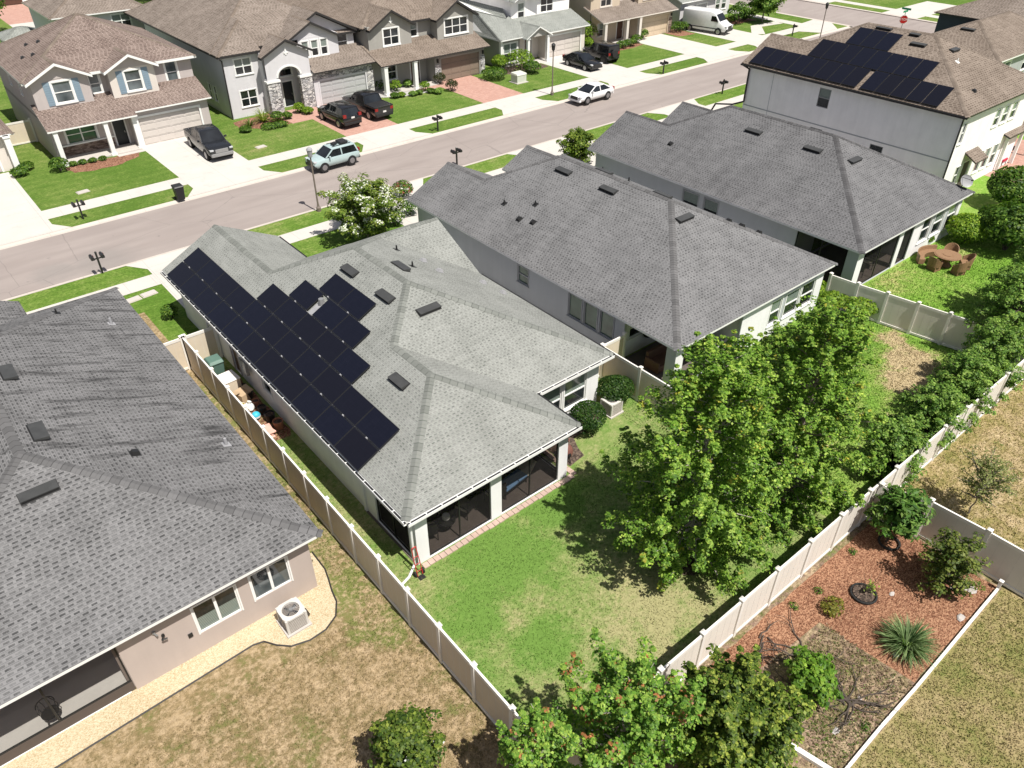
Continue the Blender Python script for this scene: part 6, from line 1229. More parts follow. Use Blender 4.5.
# ------------------------------------------------------------------ porch furniture behind the screens
plain('cushion_beige', (.62, .56, .46), .85, .06); plain('cushion_blue', (.14, .26, .44), .85, .15, 6); plain('cushion_grey', (.30, .29, .28), .85, .08)
def lounger(label, x, y, rot, cush, w=.62):
    t = thing('sun_lounger', label, 'sun lounger', (x, y, .035), rotz=rot); h = w/2
    mb = MB(); mb.box(-.95, .55, -h, h, .24, .29); mb.build('frame', ['dark_metal'], t, local=True)
    mb = MB(); mb.box(-.93, .52, -h+.03, h-.03, .29, .39); mb.build('cushion', [cush], t, local=True, bevel=.03)
    mb = MB(); mb.hexa([(.53, -h+.03, .3), (.63, -h+.03, .27), (.63, h-.03, .27), (.53, h-.03, .3), (.98, -h+.03, .78), (1.06, -h+.03, .72), (1.06, h-.03, .72), (.98, h-.03, .78)]); mb.build('back_cushion', ['cushion_beige'], t, local=True)
    for a in (-.85, .45):
        for b in (-h+.05, h-.05): mb = MB(); mb.tube((a, b, 0), (a, b, .25), .02); mb.build('leg', ['dark_metal'], t, local=True)
def pchair(label, x, y, rot, cush='cushion_beige'):
    t = thing('porch_chair', label, 'chair', (x, y, .035), rotz=rot)
    mb = MB(); mb.box(-.3, .3, -.28, .28, .36, .46); mb.build('seat_cushion', [cush], t, local=True, bevel=.03); mb = MB(); mb.box(-.3, .3, .27, .36, .4, .92); mb.build('backrest', ['dark_metal'], t, local=True)
    for s in (-1, 1): mb = MB(); mb.box(s*.33-.02, s*.33+.02, -.28, .34, .58, .62); mb.build('armrest', ['dark_metal'], t, local=True)
    for a in (-.31, .31):
        for b in (-.26, .3): mb = MB(); mb.tube((a, b, 0), (a, b, .6), .02); mb.build('leg', ['dark_metal'], t, local=True)
lounger('blue cushioned sun lounger behind the right porch screen', 14.2, 16.95, rz(8), 'cushion_blue'); lounger('beige lounger at the far end behind the right porch screen', 15.0, 18.2, rz(10), 'cushion_beige')
pchair('beige porch chair near the left column behind the screen', 10.0, 16.9, rz(160)); pchair('grey porch chair in the middle of the left screened bay', 10.9, 17.6, rz(20), 'cushion_grey'); pchair('beige porch chair at the right of the left screened bay', 11.8, 17.0, rz(200)); pchair('beige chair just right of the middle porch column', 13.1, 16.8, rz(185))
t = thing('porch_table', 'small dark side table with a round white pot in the left screened bay', 'table', (10.75, 16.75, .035)); mb = MB(); mb.lathe((10.75, 16.75, .035), [(.04, 0), (.04, .48), (.36, .5), (.36, .53), (0, .53)], 14); mb.build('table_top', ['dark_metal'], t); mb = MB(); mb.lathe((10.75, 16.75, .565), [(.1, 0), (.16, .1), (.14, .22), (.12, .22), (0, .2)], 12); tag(mb.build('pot', ['white_trim'], smooth=True), 'round white pot on the dark porch side table', 'pot')
# middle house porch clutter
t = thing('round_mirror', 'large black round wall ornament in the middle house porch', 'ornament', (26.0, 20.3, 1.3)); mb = MB(); mb.tube((25.9, 20.36, 1.25), (25.9, 20.28, 1.25), .62, .62, 24); mb.build('disc', ['black_plastic'], t); mb = MB(); mb.path([(25.9+.62*math.cos(k*.2618), 20.25, 1.25+.62*math.sin(k*.2618)) for k in range(25)], .05, .05, 6); mb.build('ring', ['dark_metal'], t)
t = thing('porch_sofa', 'dark reddish sofa in the middle house porch', 'sofa', (25.3, 18.6, .035)); mb = MB(); mb.box(24.4, 26.4, 18.3, 19.1, .06, .45); mb.build('seat', ['door_brown'], t, bevel=.05); mb = MB(); mb.box(24.4, 26.4, 19.05, 19.25, .3, .9); mb.build('backrest', ['door_brown'], t, bevel=.05)
for s in (24.3, 26.4): mb = MB(); mb.box(s, s+.12, 18.3, 19.2, .06, .65); mb.build('armrest', ['door_brown'], t, bevel=.03)
for i, (x, y, hh, mt, lb) in enumerate(((27.4, 18.6, .7, 'black_plastic', 'black plastic tub standing by the sofa in the middle house porch'), (27.9, 19.3, .9, 'cushion_grey', 'tall grey bin at the back of the middle house porch'), (28.3, 18.0, .55, 'white_trim', 'white bucket near the right column of the middle house porch'), (26.9, 17.6, .5, 'dark_metal', 'dark bucket at the front edge of the middle house porch'))):
    t = thing('storage_tub', lb, 'tub', (x, y, .035)); mb = MB(); mb.lathe((x, y, .035), [(.0, 0), (.22, 0), (.28, hh), (.25, hh), (.2, .05)], 12); mb.build('tub_body', [mt], t); mb = MB(); mb.path([(x-.28, y, hh), (x-.2, y, hh+.15), (x+.2, y, hh+.15), (x+.28, y, hh)], .012, .012, 5); mb.build('handle', ['grey_metal'], t)
pchair('wooden-backed chair behind the screen of the slate roofed house porch', 40.6, 17.6, rz(150), 'cushion_grey'); pchair('pale cushioned chair by the left screen post of the slate roofed house', 42.2, 17.7, rz(200), 'cushion_beige')
# left house porch: iron ornament on the floor
t = thing('iron_chair', 'ornate dark wrought-iron chair behind the tan house porch screen', 'chair', (-2.6, 18.0, .035)); 
mb = MB(); mb.lathe((-2.6, 18.0, .035), [(.0, .42), (.24, .42), (.25, .45), (0, .45)], 14); mb.build('seat', ['dark_metal'], t)
mb = MB()
for k in range(6): a = k*math.pi/5; mb.path([(-2.6+.22*math.cos(a), 18.0+.2*math.sin(a), .48), (-2.6+.27*math.cos(a), 18.0+.24*math.sin(a), .7), (-2.6+.2*math.cos(a+.3), 18.0+.26*math.sin(a+.3), .9)], .014, .014, 5)
mb.path([(-2.6+.25*math.cos(k*math.pi/10), 18.0+.26*math.sin(k*math.pi/10), .9) for k in range(11)], .018, .018, 5); mb.build('backrest', ['dark_metal'], t)
for a in (.785, 2.356, 3.927, 5.498): mb = MB(); mb.path([(-2.6+.2*math.cos(a), 18+.2*math.sin(a), .43), (-2.6+.27*math.cos(a), 18+.27*math.sin(a), .035)], .016, .016, 5); mb.build('leg', ['dark_metal'], t)
# ------------------------------------------------------------------ corner tools, ornament, side yard things
plain('tool_red', (.40, .03, .03), .45, .15); plain('clay', (.16, .065, .05), .7, .25, 4); plain('bin_green', (.09, .16, .13), .5, .08); plain('cardboard', (.45, .33, .21), .85, .08); plain('toy_cyan', (.05, .42, .55), .5, .1); plain('bag_white', (.7, .7, .68), .6, .08); plain('cloth_pink', (.62, .36, .30), .8, .15); plain('toy_yellow', (.6, .5, .08), .5, .1); plain('clay_pot', (.34, .15, .09), .8, .12)
t = thing('hand_truck', 'red and black hand tool leaning on the corner column of the screened porch', 'hand truck', (8.75, 15.75, 0)); B_ = Vector((8.75, 15.62, 0))
mb = MB(); 
for s in (-.13, .13): mb.path([B_+Vector((s, -.1, .06)), B_+Vector((s, .1, .7)), B_+Vector((s*.8, .24, 1.25))], .022, .022, 6)
for z_ in (.25, .55, .85): mb.tube(B_+Vector((-.13, -.1+z_*.27, z_)), B_+Vector((.13, -.1+z_*.27, z_)), .016)
mb.tube(B_+Vector((-.1, .24, 1.25)), B_+Vector((.1, .24, 1.25)), .025); mb.build('frame', ['tool_red'], t)
for s in (-.2, .2): mb = MB(); mb.tube(B_+Vector((s-.04, 0, .13)), B_+Vector((s+.04, 0, .13)), .13, .13, 14); mb.build('wheel', ['tyre'], t)
mb = MB(); mb.box(8.6, 8.9, 15.3, 15.55, .01, .04); mb.build('toe_plate', ['black_plastic'], t); t.scale = (.8, .8, 1)
t = thing('chiminea', 'dark reddish clay chiminea at the right corner of the screened porch', 'chiminea', (16.85, 16.75, 0)); mb = MB(); mb.lathe((16.85, 16.75, .2), [(.1, 0), (.26, .1), (.30, .3), (.22, .5), (.10, .62), (.09, .85), (.12, .9), (.08, .9), (.07, .6)], 16); mb.build('firepot', ['clay'], t, smooth=True)
mb = MB(); [mb.path([(16.85+.2*math.cos(a), 16.75+.2*math.sin(a), .28), (16.85+.3*math.cos(a), 16.75+.3*math.sin(a), 0)], .022) for a in (.5, 2.6, 4.7)]; mb.lathe((16.85, 16.75, .24), [(.2, 0), (.22, .02), (.2, .04)], 12); mb.build('stand', ['dark_metal'], t); mb = MB(); mb.blob((16.78, 16.48, .45), .1, .05, .12); mb.build('fire_opening', ['arch'], t)
x, y = 8.05, 31.6; t = thing('wheelie_bin', 'green lidded bin behind the side yard fence section', 'bin', (x, y, 0)); mb = MB(); mb.hexa([(x-.25, y-.28, .06), (x+.25, y-.28, .06), (x+.25, y+.28, .06), (x-.25, y+.28, .06), (x-.33, y-.36, 1.0), (x+.33, y-.36, 1.0), (x+.33, y+.36, 1.0), (x-.33, y+.36, 1.0)]); mb.build('bin_body', ['bin_green'], t, bevel=.03); mb = MB(); mb.hexa([(x-.37, y-.42, 1.0), (x+.37, y-.42, 1.0), (x+.37, y+.42, 1.0), (x-.37, y+.42, 1.0), (x-.3, y-.3, 1.14), (x+.3, y-.3, 1.14), (x+.3, y+.3, 1.14), (x-.3, y+.3, 1.14)]); mb.build('lid', ['bin_green'], t, bevel=.04)
t = thing('storage_box', 'pale tan storage box in the side yard next to the green bin', 'box', (8.15, 30.3, 0)); mb = MB(); mb.obox((8.15, 30.3, .35), .7, .85, .7, .06); mb.build('box_body', ['vinyl_fence'], t, bevel=.02); mb = MB(); mb.obox((8.15, 30.3, .735), .75, .9, .06, .06); mb.build('lid', ['vinyl_post'], t, bevel=.02)
for nm, lab, ct, x, y, s, mt in (('cardboard_box', 'open brown cardboard box beside the tan storage box', 'box', 8.25, 29.25, .45, 'cardboard'), ('plastic_bag', 'white bulging bag among the side yard clutter', 'bag', 8.15, 28.3, .27, 'bag_white'), ('toy_ball', 'cyan blue plastic toy in the side yard clutter', 'toy', 8.1, 27.5, .2, 'toy_cyan'), ('folded_cloth', 'pinkish folded cloth at the near end of the clutter', 'cloth', 7.95, 26.2, .42, 'cloth_pink'), ('toy_bucket', 'small yellow bucket beside the white bag', 'bucket', 7.85, 28.5, .2, 'toy_yellow')):
    t = thing(nm, lab, ct, (x, y, 0)); mb = MB()
    if nm == 'cardboard_box':
        mb.obox((x, y, .22), s*1.2, s*1.4, .44, .3); mb.build('carton', [mt], t); mb = MB(); mb.obox((x+.3, y, .5), .25, .5, .015, .3, 0, .3); mb.obox((x-.3, y, .5), .25, .5, .015, .3, 0, -.3); mb.build('flap', [mt], t)
    elif nm == 'plastic_bag': mb.blob((x, y, s*.7), s*.8, s, s*.72, 12, 0, .12); mb.build('bag_body', [mt], t, smooth=True); mb = MB(); mb.tube((x, y, s*1.3), (x+.05, y, s*1.75), .04, .1, 8); mb.build('knot', [mt], t)
    elif nm == 'toy_bucket': mb.lathe((x, y, 0), [(0, 0), (s*.7, 0), (s, s*1.6), (s*.9, s*1.6), (s*.6, .04)], 12); mb.build('pail', [mt], t); mb = MB(); mb.path([(x-s, y, s*1.6), (x, y+.05, s*2.4), (x+s, y, s*1.6)], .01, .01, 5); mb.build('handle', ['white_trim'], t)
    elif nm == 'toy_ball': mb.blob((x, y, s), s, s, s, 14); mb.build('ball', [mt], t, smooth=True); mb = MB(); mb.lathe((x, y, s), [(s*1.005, -.04), (s*1.005, .04)], 14); mb.build('stripe', ['bag_white'], t)
    else:
        for k in range(4): mb.obox((x+rd.uniform(-.06, .06), y+rd.uniform(-.08, .08), .05+k*.07), s*1.3, s*1.7, .07, rd.uniform(-.3, .3)); 
        mb.build('fold', [mt], t, bevel=.02)
for k in range(7):
    x, y = 8.55+rd.uniform(-.05, .05), 30.6-k*.72
    lab = ('farthest', 'second', 'third', 'fourth', 'fifth', 'sixth', 'nearest')[k]
    t = thing('plant_pot', f'dark plant pot at the solar house side wall, {lab} of the row', 'plant pot', (x, y, 0), 'pots along the side wall'); mb = MB(); r_ = rd.uniform(.16, .24); mb.lathe((x, y, 0), [(0, 0), (r_*.7, 0), (r_, r_*1.8), (r_*.85, r_*1.8), (r_*.8, r_*1.5), (0, r_*1.5)], 12); mb.build('pot_body', ['black_plastic' if k % 3 else 'clay_pot'], t); mb = MB(); mb.lathe((x, y, r_*1.52), [(r_*.8, 0), (0, .02)], 10); mb.build('soil', ['mulch_dark'], t)
# ------------------------------------------------------------------ plants
leafmat('leaf', .45, .5, .25); leafmat('leaf_gloss', .25, .45, .3); leafmat('petal', .3, .7, .1)
plain('bark', (.20, .17, .14), .9, .25, 5, .4); plain('bark_pale', (.34, .31, .27), .85, .2, 5, .3); plain('bark_dark', (.07, .055, .045), .9, .25, 6, .4)
def quads(name, P, N, S, asp, col, mat, parent, off=None, fold=.1):
    n = len(P); N = N/np.maximum(np.linalg.norm(N, axis=1, keepdims=True), 1e-6)
    t = nr.normal(size=(n, 3)); t -= N*(t*N).sum(1, keepdims=True); t /= np.maximum(np.linalg.norm(t, axis=1, keepdims=True), 1e-6); b = np.cross(N, t)
    S = S.reshape(-1, 1); V = np.empty((n, 4, 3), np.float32)
    V[:, 0] = P-t*S*.5; V[:, 1] = P+b*S*asp*.5+N*S*fold; V[:, 2] = P+t*S*.5; V[:, 3] = P-b*S*asp*.5+N*S*fold
    return quadmesh(name, V, col, mat, parent)
def quadmesh(name, V, col, mat, parent):
    n = len(V); off = ORG.get(parent.name, Vector()) if parent else Vector()
    V = V-np.array(off, dtype=np.float32); me = bpy.data.meshes.new(name)
    me.vertices.add(n*4); me.vertices.foreach_set('co', V.reshape(-1).astype(np.float32)); me.loops.add(n*4); me.loops.foreach_set('vertex_index', np.arange(n*4, dtype=np.int32))
    me.polygons.add(n); me.polygons.foreach_set('loop_start', np.arange(0, n*4, 4, dtype=np.int32))
    a = me.color_attributes.new('Col', 'FLOAT_COLOR', 'POINT'); c = np.ones((n, 4, 4), np.float32); c[:, :, :3] = col[:, None, :]; a.data.foreach_set('color', c.reshape(-1))
    me.update(calc_edges=True); me.validate(); me.materials.append(MATS[mat]); o = bpy.data.objects.new(name, me); COL.objects.link(o)
    if parent: o.parent = parent; ORG[o.name] = off
    return o
def rcol(n, a, b, k=None, jit=.18):
    k = nr.rand(n) if k is None else k
    c = np.array(a)[None]*(1-k[:, None])+np.array(b)[None]*k[:, None]
    return np.clip(c*(1+jit*nr.normal(size=(n, 1))), .004, 1)
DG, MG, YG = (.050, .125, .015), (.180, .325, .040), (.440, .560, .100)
def clump_leaves(C, Rc, per, flat=.6, up=.9, ctr=None, shell=.55):
    """leaves on noisy flattened clumps C (k,3): returns positions, normals, clump index"""
    k = len(C); n = k*per; idx = np.repeat(np.arange(k), per)
    d = nr.normal(size=(n, 3)); d /= np.linalg.norm(d, axis=1, keepdims=True); d[:, 2] = np.where(nr.rand(n) < .72, np.abs(d[:, 2]), d[:, 2])
    r = (shell+(1-shell)*nr.rand(n))[:, None]*Rc[idx][:, None]
    P = C[idx]+d*r*np.array([1, 1, flat]); out = d*.7+np.array([0, 0, up])+nr.normal(size=(n, 3))*.42
    if ctr is not None:
        o = P-ctr; out += .45*o/np.maximum(np.linalg.norm(o, axis=1, keepdims=True), 1e-3)
    return P, out, idx
def maple(name, label, base, H, Rr, z0, nb, per, leaf, cols=(DG, MG, YG), group=None, tips=None, rise=.55, prof=None, seed=1, bark='bark', crad=.36, gap=.40, upb=.9, lowr=.55, shoots=0, asp=.72, lean=(0, 0), trunk_r=.11, cat='tree', xs=1.0):
    global nr; nr = np.random.RandomState(seed); r = random.Random(seed)
    x, y = base; t = thing(name, label, cat, (x, y, 0), group)
    mb = MB(); pts = [Vector((x+lean[0]*k/8+r.uniform(-.05, .05)*(k > 0), y+lean[1]*k/8+r.uniform(-.05, .05)*(k > 0), H*.95*k/8)) for k in range(9)]
    mb.path(pts, trunk_r, .012, 8); C = []; Rc = []; H_ = []
    prof = prof or (lambda f: math.sin(math.pi*min(1, .18+f*.80))**.8)
    def stem(z): f = max(0, min(7.999, z/(H*.95)*8)); i = int(f); return pts[i].lerp(pts[i+1], f-i)
    for i in range(nb):
        f = (i+.5)/nb; z = z0+(H-z0)*f**.95*.93; az = i*2.39996+r.uniform(-.5, .5); L = Rr*prof(f)*r.uniform(.70, 1.12); b0 = stem(z); rs = rise*(lowr+(1.35-lowr)*f)
        dr = Vector((math.cos(az)*xs, math.sin(az), 0)); bp = []
        for k in range(6):
            s = k/5; bp.append(b0+dr*L*s+Vector((0, 0, L*rs*s-L*.16*s*s))+Vector((r.uniform(-.07, .07), r.uniform(-.07, .07), r.uniform(-.05, .05)))*(k > 0))
        mb.path(bp, max(.012, .045*(1-f)+.012), .006, 5)
        m = max(2, int(L/gap))
        for k in range(m):
            s = .30+.72*(k+r.random()*.6)/m; s = min(s, 1.04); j = min(4, int(s*5)); q = bp[j].lerp(bp[j+1], min(1.1, s*5-j))
            sd_ = dr.cross(Vector((0, 0, 1)))*r.uniform(-.42, .42)*L*.45*(1.15-s)+Vector((0, 0, r.uniform(-.1, .22)))
            C.append(q+sd_); Rc.append(crad*r.uniform(.65, 1.25)); H_.append(s)
            if shoots and r.random() < shoots:
                for j_ in (1, 2): C.append(q+sd_+Vector((r.uniform(-.05, .05), r.uniform(-.05, .05), crad*1.0*j_))+dr*(.06*j_)); Rc.append(crad*(.78-.2*j_)); H_.append(1.0)
            if r.random() < .45: tw = q+sd_; mb.tube(bp[j], tw, .008, .004, 4, cap=False)
    for k in range(6): C.append(pts[8]+Vector((r.uniform(-.25, .25), r.uniform(-.25, .25), -.12*k))); Rc.append(crad*.8); H_.append(1)
    mb.build('trunk', [bark], t, smooth=False)
    C = np.array([tuple(c) for c in C]); Rc = np.array(Rc); H_ = np.array(H_); ctr = np.array([x+lean[0]*.5, y+lean[1]*.5, z0+(H-z0)*.42])
    P, N, idx = clump_leaves(C, Rc, per, ctr=ctr, up=upb, flat=.75); n = len(P)
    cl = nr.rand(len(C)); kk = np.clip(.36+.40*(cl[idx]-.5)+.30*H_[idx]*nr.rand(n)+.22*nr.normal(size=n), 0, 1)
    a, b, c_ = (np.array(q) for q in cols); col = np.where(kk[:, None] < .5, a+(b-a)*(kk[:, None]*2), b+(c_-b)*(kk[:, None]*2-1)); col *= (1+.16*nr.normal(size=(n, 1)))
    if tips is not None:
        sel = (nr.rand(len(C)) < tips[1])[idx] & (P[:, 2] > C[idx][:, 2]+Rc[idx]*.18) & (nr.rand(n) < .55); col[sel] = np.array(tips[0])*(1+.25*nr.normal(size=(sel.sum(), 1)))
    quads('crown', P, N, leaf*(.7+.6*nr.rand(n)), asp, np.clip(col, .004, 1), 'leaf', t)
    return t
def bush(name, label, c, rx, ry, h, n, leaf, cols=(DG, MG, YG), group=None, seed=1, mat='leaf', lump=.14, asp=.55, fl=None, cat='shrub', stems=3, clump=None, z0=.0, box=False):
    """shrub: leafy shell with lumps and some inner leaves, on visible stems; fl = (colour, share, size) for flowers"""
    global nr; nr = np.random.RandomState(seed); x, y = c; t = thing(name, label, cat, (x, y, 0), group)
    mb = MB(); r = random.Random(seed)
    for k in range(stems): a = k*2*math.pi/stems+.3; mb.path([(x+.04*math.cos(a), y+.04*math.sin(a), 0), (x+rx*.25*math.cos(a), y+ry*.25*math.sin(a), z0+h*.35), (x+rx*.5*math.cos(a), y+ry*.5*math.sin(a), z0+h*.75)], .03+.012*h, .008, 6)
    mb.build('stem', ['bark_dark'], t)
    d = nr.normal(size=(n, 3)); d /= np.linalg.norm(d, axis=1, keepdims=True)
    if box: d = d/np.maximum(np.abs(d).max(1, keepdims=True), 1e-3)*.82+d*.18
    d[:, 2] = np.where(nr.rand(n) < .8, np.abs(d[:, 2]), d[:, 2]); k = 14; D = nr.normal(size=(k*3, 3)); D /= np.linalg.norm(D, axis=1, keepdims=True); D[:, 2] = np.abs(D[:, 2])
    w_ = np.clip((d@D.T).max(1)-.80, 0, .2)/.2; lob = 1+lump*1.1*((np.maximum(0, d@D[:5].T)**5)*nr.uniform(-1, 1, 5)).sum(1); rr = lob*(1-lump+lump*1.6*w_)*(1-.45*nr.rand(n)**2.4)
    hz = h/2; P = np.stack([x+d[:, 0]*rx*rr, y+d[:, 1]*ry*rr, z0+h*.5+d[:, 2]*hz*rr], 1); P[:, 2] = np.maximum(P[:, 2], .03)
    N = d+np.array([0, 0, .45])+nr.normal(size=(n, 3))*.5
    kk = np.clip(.25+.55*w_*nr.rand(n)+.25*nr.normal(size=n), 0, 1); a, b, c_ = (np.array(q) for q in cols)
    col = np.where(kk[:, None] < .5, a+(b-a)*(kk[:, None]*2), b+(c_-b)*(kk[:, None]*2-1))*(1+.15*nr.normal(size=(n, 1))); S = leaf*(.7+.6*nr.rand(n))
    quads('foliage', P, N, S, asp, np.clip(col, .004, 1), mat, t)
    if fl:
        m = int(fl[1]); dd = nr.normal(size=(m, 3)); dd /= np.linalg.norm(dd, axis=1, keepdims=True); dd[:, 2] = np.abs(dd[:, 2])*.9; q = np.array([x, y, z0+h*.5])+dd*np.array([rx, ry, hz])*1.0
        PP = np.repeat(q, 9, 0)+nr.normal(size=(m*9, 3))*fl[2]*.45; quads('blossom', PP, np.repeat(dd, 9, 0)+nr.normal(size=(m*9, 3))*.5+np.array([0, 0, .5]), fl[2]*(.6+.5*nr.rand(m*9)), .8, np.clip(np.array(fl[0])*(1+.08*nr.normal(size=(m*9, 1))), 0, 1), 'petal', t)
    return t
def blades(name, label, c, n, L, w, cols, spread=1.0, seed=1, group=None, cat='plant', up=.9, droop=.55):
    """tuft of arching strap leaves"""
    global nr; nr = np.random.RandomState(seed); x, y = c; t = thing(name, label, cat, (x, y, 0), group); V = []; cc = []
    for i in range(n):
        az = nr.rand()*6.283; el = (.35+.65*nr.rand())*up; l = L*(.6+.5*nr.rand()); d = np.array([math.cos(az), math.sin(az), 0]); s = np.array([-d[1], d[0], 0]); p = np.array([x, y, .02])+d*nr.rand()*.12*spread
        v = d*math.cos(el*1.45)*spread+np.array([0, 0, math.sin(el*1.45)]); k = rcol(1, cols[0], cols[1])[0]; pp = p
        for j in range(4):
            q = pp+v*l/4; w0 = w*(1-.15*j)*(.35 if j == 0 else 1); w1 = w*(1-.15*(j+1)) if j < 3 else w*.1; V.append([pp-s*w0/2, pp+s*w0/2, q+s*w1/2, q-s*w1/2]); cc.append(k); pp = q; v = v-np.array([0, 0, droop*(j+1)*.28]); v /= np.linalg.norm(v)
    quadmesh('leaves', np.array(V, np.float32), np.array(cc), 'leaf', t)
    mb = MB(); mb.lathe((x, y, 0), [(.0, .0), (.1*spread, .0), (.07*spread, .12), (0, .16)], 8); mb.build('crown_base', ['bark_dark'], t); return t
# --- the two big maples of the back yard
maple('maple_tree', 'tall leafy light-green tree with pale trunk, left of the two in the back yard', (16.6, 10.15), 9.0, 3.85, .1, 155, 36, .098, prof=lambda f: min(1, .5+f*2.4)*(1-f*.93)**.62, lowr=.10, shoots=.3, seed=11, bark='bark_pale', trunk_r=.13, crad=.23, gap=.21, upb=1.2, rise=.75, tips=((.42, .40, .06), .04))
maple('maple_tree', 'tall leafy light-green tree, the right one of two in the back yard', (21.2, 9.4), 9.2, 3.3, .1, 150, 32, .10, prof=lambda f: min(1, .5+f*2.4)*(1-f*.93)**.62, lowr=.10, shoots=.3, seed=23, bark='bark', trunk_r=.13, crad=.23, gap=.21, upb=1.2, rise=.75, tips=((.42, .40, .06), .04))
maple('maple_tree', 'smaller leafy tree between the two tall ones and the pale house corner', (23.4, 12.0), 5.9, 2.1, .2, 85, 40, .10, prof=lambda f: min(1, .5+f*2.4)*(1-f*.93)**.62, lowr=.10, shoots=.3, seed=37, crad=.23, gap=.21, upb=1.2, rise=.9, tips=((.42, .40, .06), .04))
# --- trees at the bottom
RT = ((.40, .17, .07), .07)
maple('maple_tree', 'yellow-green young tree with red leaf tips at the bottom centre', (8.75, 5.95), 4.9, 1.8, .4, 78, 38, .09, cols=((.046, .118, .015), (.155, .305, .040), (.390, .525, .095)), seed=41, tips=RT, bark='bark_pale', crad=.20, gap=.20, upb=1.1, rise=1.1, shoots=.35)
maple('maple_tree', 'red-tipped yellow-green sapling at the bottom, nearest the fence end', (6.75, 6.9), 4.4, 1.05, .4, 52, 38, .09, cols=((.046, .118, .015), (.155, .305, .040), (.390, .525, .095)), seed=43, tips=RT, bark='bark_pale', crad=.20, gap=.20, upb=1.1, rise=1.2, shoots=.35)
GL = ((.028, .062, .011), (.115, .185, .024), (.410, .460, .085))
maple('evergreen_tree', 'dark glossy-leaved evergreen at the bottom right of centre, beside the white fence', (11.05, 4.3), 4.2, 1.78, .2, 120, 46, .10, cols=GL, seed=47, bark='bark_dark', crad=.21, gap=.2, upb=1.0, rise=.8, shoots=.3, prof=lambda f: math.sin(math.pi*min(1, .25+f*.72))**.6)
maple('magnolia_shrub', 'dark leafy magnolia shrub with white flowers on the dry lawn', (4.45, 9.75), 3.0, .98, .1, 74, 46, .10, cols=((.03, .065, .012), (.10, .16, .022), (.29, .35, .06)), seed=5, bark='bark_dark', crad=.2, gap=.2, rise=.75, trunk_r=.05, cat='shrub', prof=lambda f: math.sin(math.pi*min(1, .3+f*.62))**.7)
mg = [o for o in bpy.data.objects if o.name.startswith('magnolia_shrub')][0]
for px, py, zz in ((398, 722, 2.6), (408, 760, 2.3), (432, 742, 1.9)):
    x, y = at(px, py, zz); nr = np.random.RandomState(px); P = np.array([x, y, zz])+nr.normal(size=(10, 3))*.035; quads('blossom', P, nr.normal(size=(10, 3))*.5+np.array([0, 0, 1]), np.full(10, .11), .8, np.full((10, 3), .75), 'petal', mg)
# --- along the back fence at the right
CY = ((.050, .125, .020), (.165, .290, .050), (.350, .470, .105))
for i, (x, y, h_, r_, lb) in enumerate(((26.3, 7.75, 2.6, 1.15, 'feathery evergreen hanging over the back fence, just right of the leafy trees'), (28.9, 7.8, 3.0, 1.35, 'feathery evergreen leaning on the back fence, second from the leafy trees'), (31.8, 7.8, 3.3, 1.45, 'feathery evergreen leaning on the back fence, third from the leafy trees'), (34.8, 7.9, 3.5, 1.5, 'feathery evergreen on the back fence by the fence corner'), (38.6, 8.6, 4.7, 1.95, 'tall dark evergreen at the right edge behind the back fence'), (42.6, 9.0, 5.4, 2.2, 'tallest dark evergreen at the right edge beside the patio lawn'))):
    maple('evergreen_tree', lb, (x, y), h_, r_, .15, 56+int(16*r_), 34, .105, cols=CY, group='evergreens along the back fence', seed=60+i, bark='bark_dark', crad=.21, gap=.2, rise=.4, trunk_r=.06, xs=1.15, prof=lambda f: math.sin(math.pi*min(1, .3+f*.62))**.6)
HD = ((.026, .070, .011), (.080, .165, .020), (.190, .290, .040))
for i, (px, py, h_, r_, lb) in enumerate(((1004, 250, 3.0, 1.8, 'big dark hedge tree right of the bright green shrub'), (1036, 250, 3.6, 2.2, 'dark hedge tree cut by the right picture edge'), (1002, 208, 2.6, 1.6, 'dark hedge tree behind the bright shrub, farthest from the patio set'))):
    x, y = at(px, py); bush('hedge_tree', lb, (x, y), r_, r_, h_, int(4200*r_/1.5), .22, cols=HD, seed=80+i, lump=.3)
x, y = at(962, 243); bush('round_shrub', 'bright green clipped shrub at the corner of the slate roofed house', (x, y), 1.2, 1.2, 1.8, 4200, .16, cols=((.07, .16, .014), (.18, .31, .026), (.33, .44, .045)), seed=90, lump=.12)
x, y = at(942, 250); bush('small_shrub', 'small light shrub behind the wicker bench', (x, y+1.2), .5, .5, .7, 700, .15, cols=((.05, .12, .012), (.12, .22, .02), (.22, .32, .03)), seed=91)
bush('round_shrub', 'round dark shrub below the windows of the solar house', (18.75, 17.5), .78, .78, 1.5, 4200, .095, cols=((.014, .045, .010), (.035, .085, .014), (.075, .140, .022)), seed=92, lump=.06)
bush('round_shrub', 'dark shrub right of the air conditioner by the fence piece', (21.2, 18.2), .85, .8, 1.4, 3600, .105, cols=((.014, .045, .010), (.035, .085, .014), (.075, .140, .022)), seed=93, lump=.12)
BR = ((.075, .16, .014), (.17, .285, .024), (.30, .40, .045))
for i, (px, py, rx, ry, h_, lb) in enumerate(((838, 306, 1.3, .8, 1.1, 'bright yellow-green hedge along the grey fence, farthest from the camera'), (862, 316, 1.2, .8, 1.2, 'bright yellow-green hedge bush at the middle of the grey fence'), (812, 300, 1.0, .8, 1.1, 'bright yellow-green hedge bush at the middle house corner'))):
    x, y = at(px, py); bush('hedge_bush', lb, (x, y), rx, ry, h_, 2600, .15, cols=BR, seed=100+i, lump=.2)
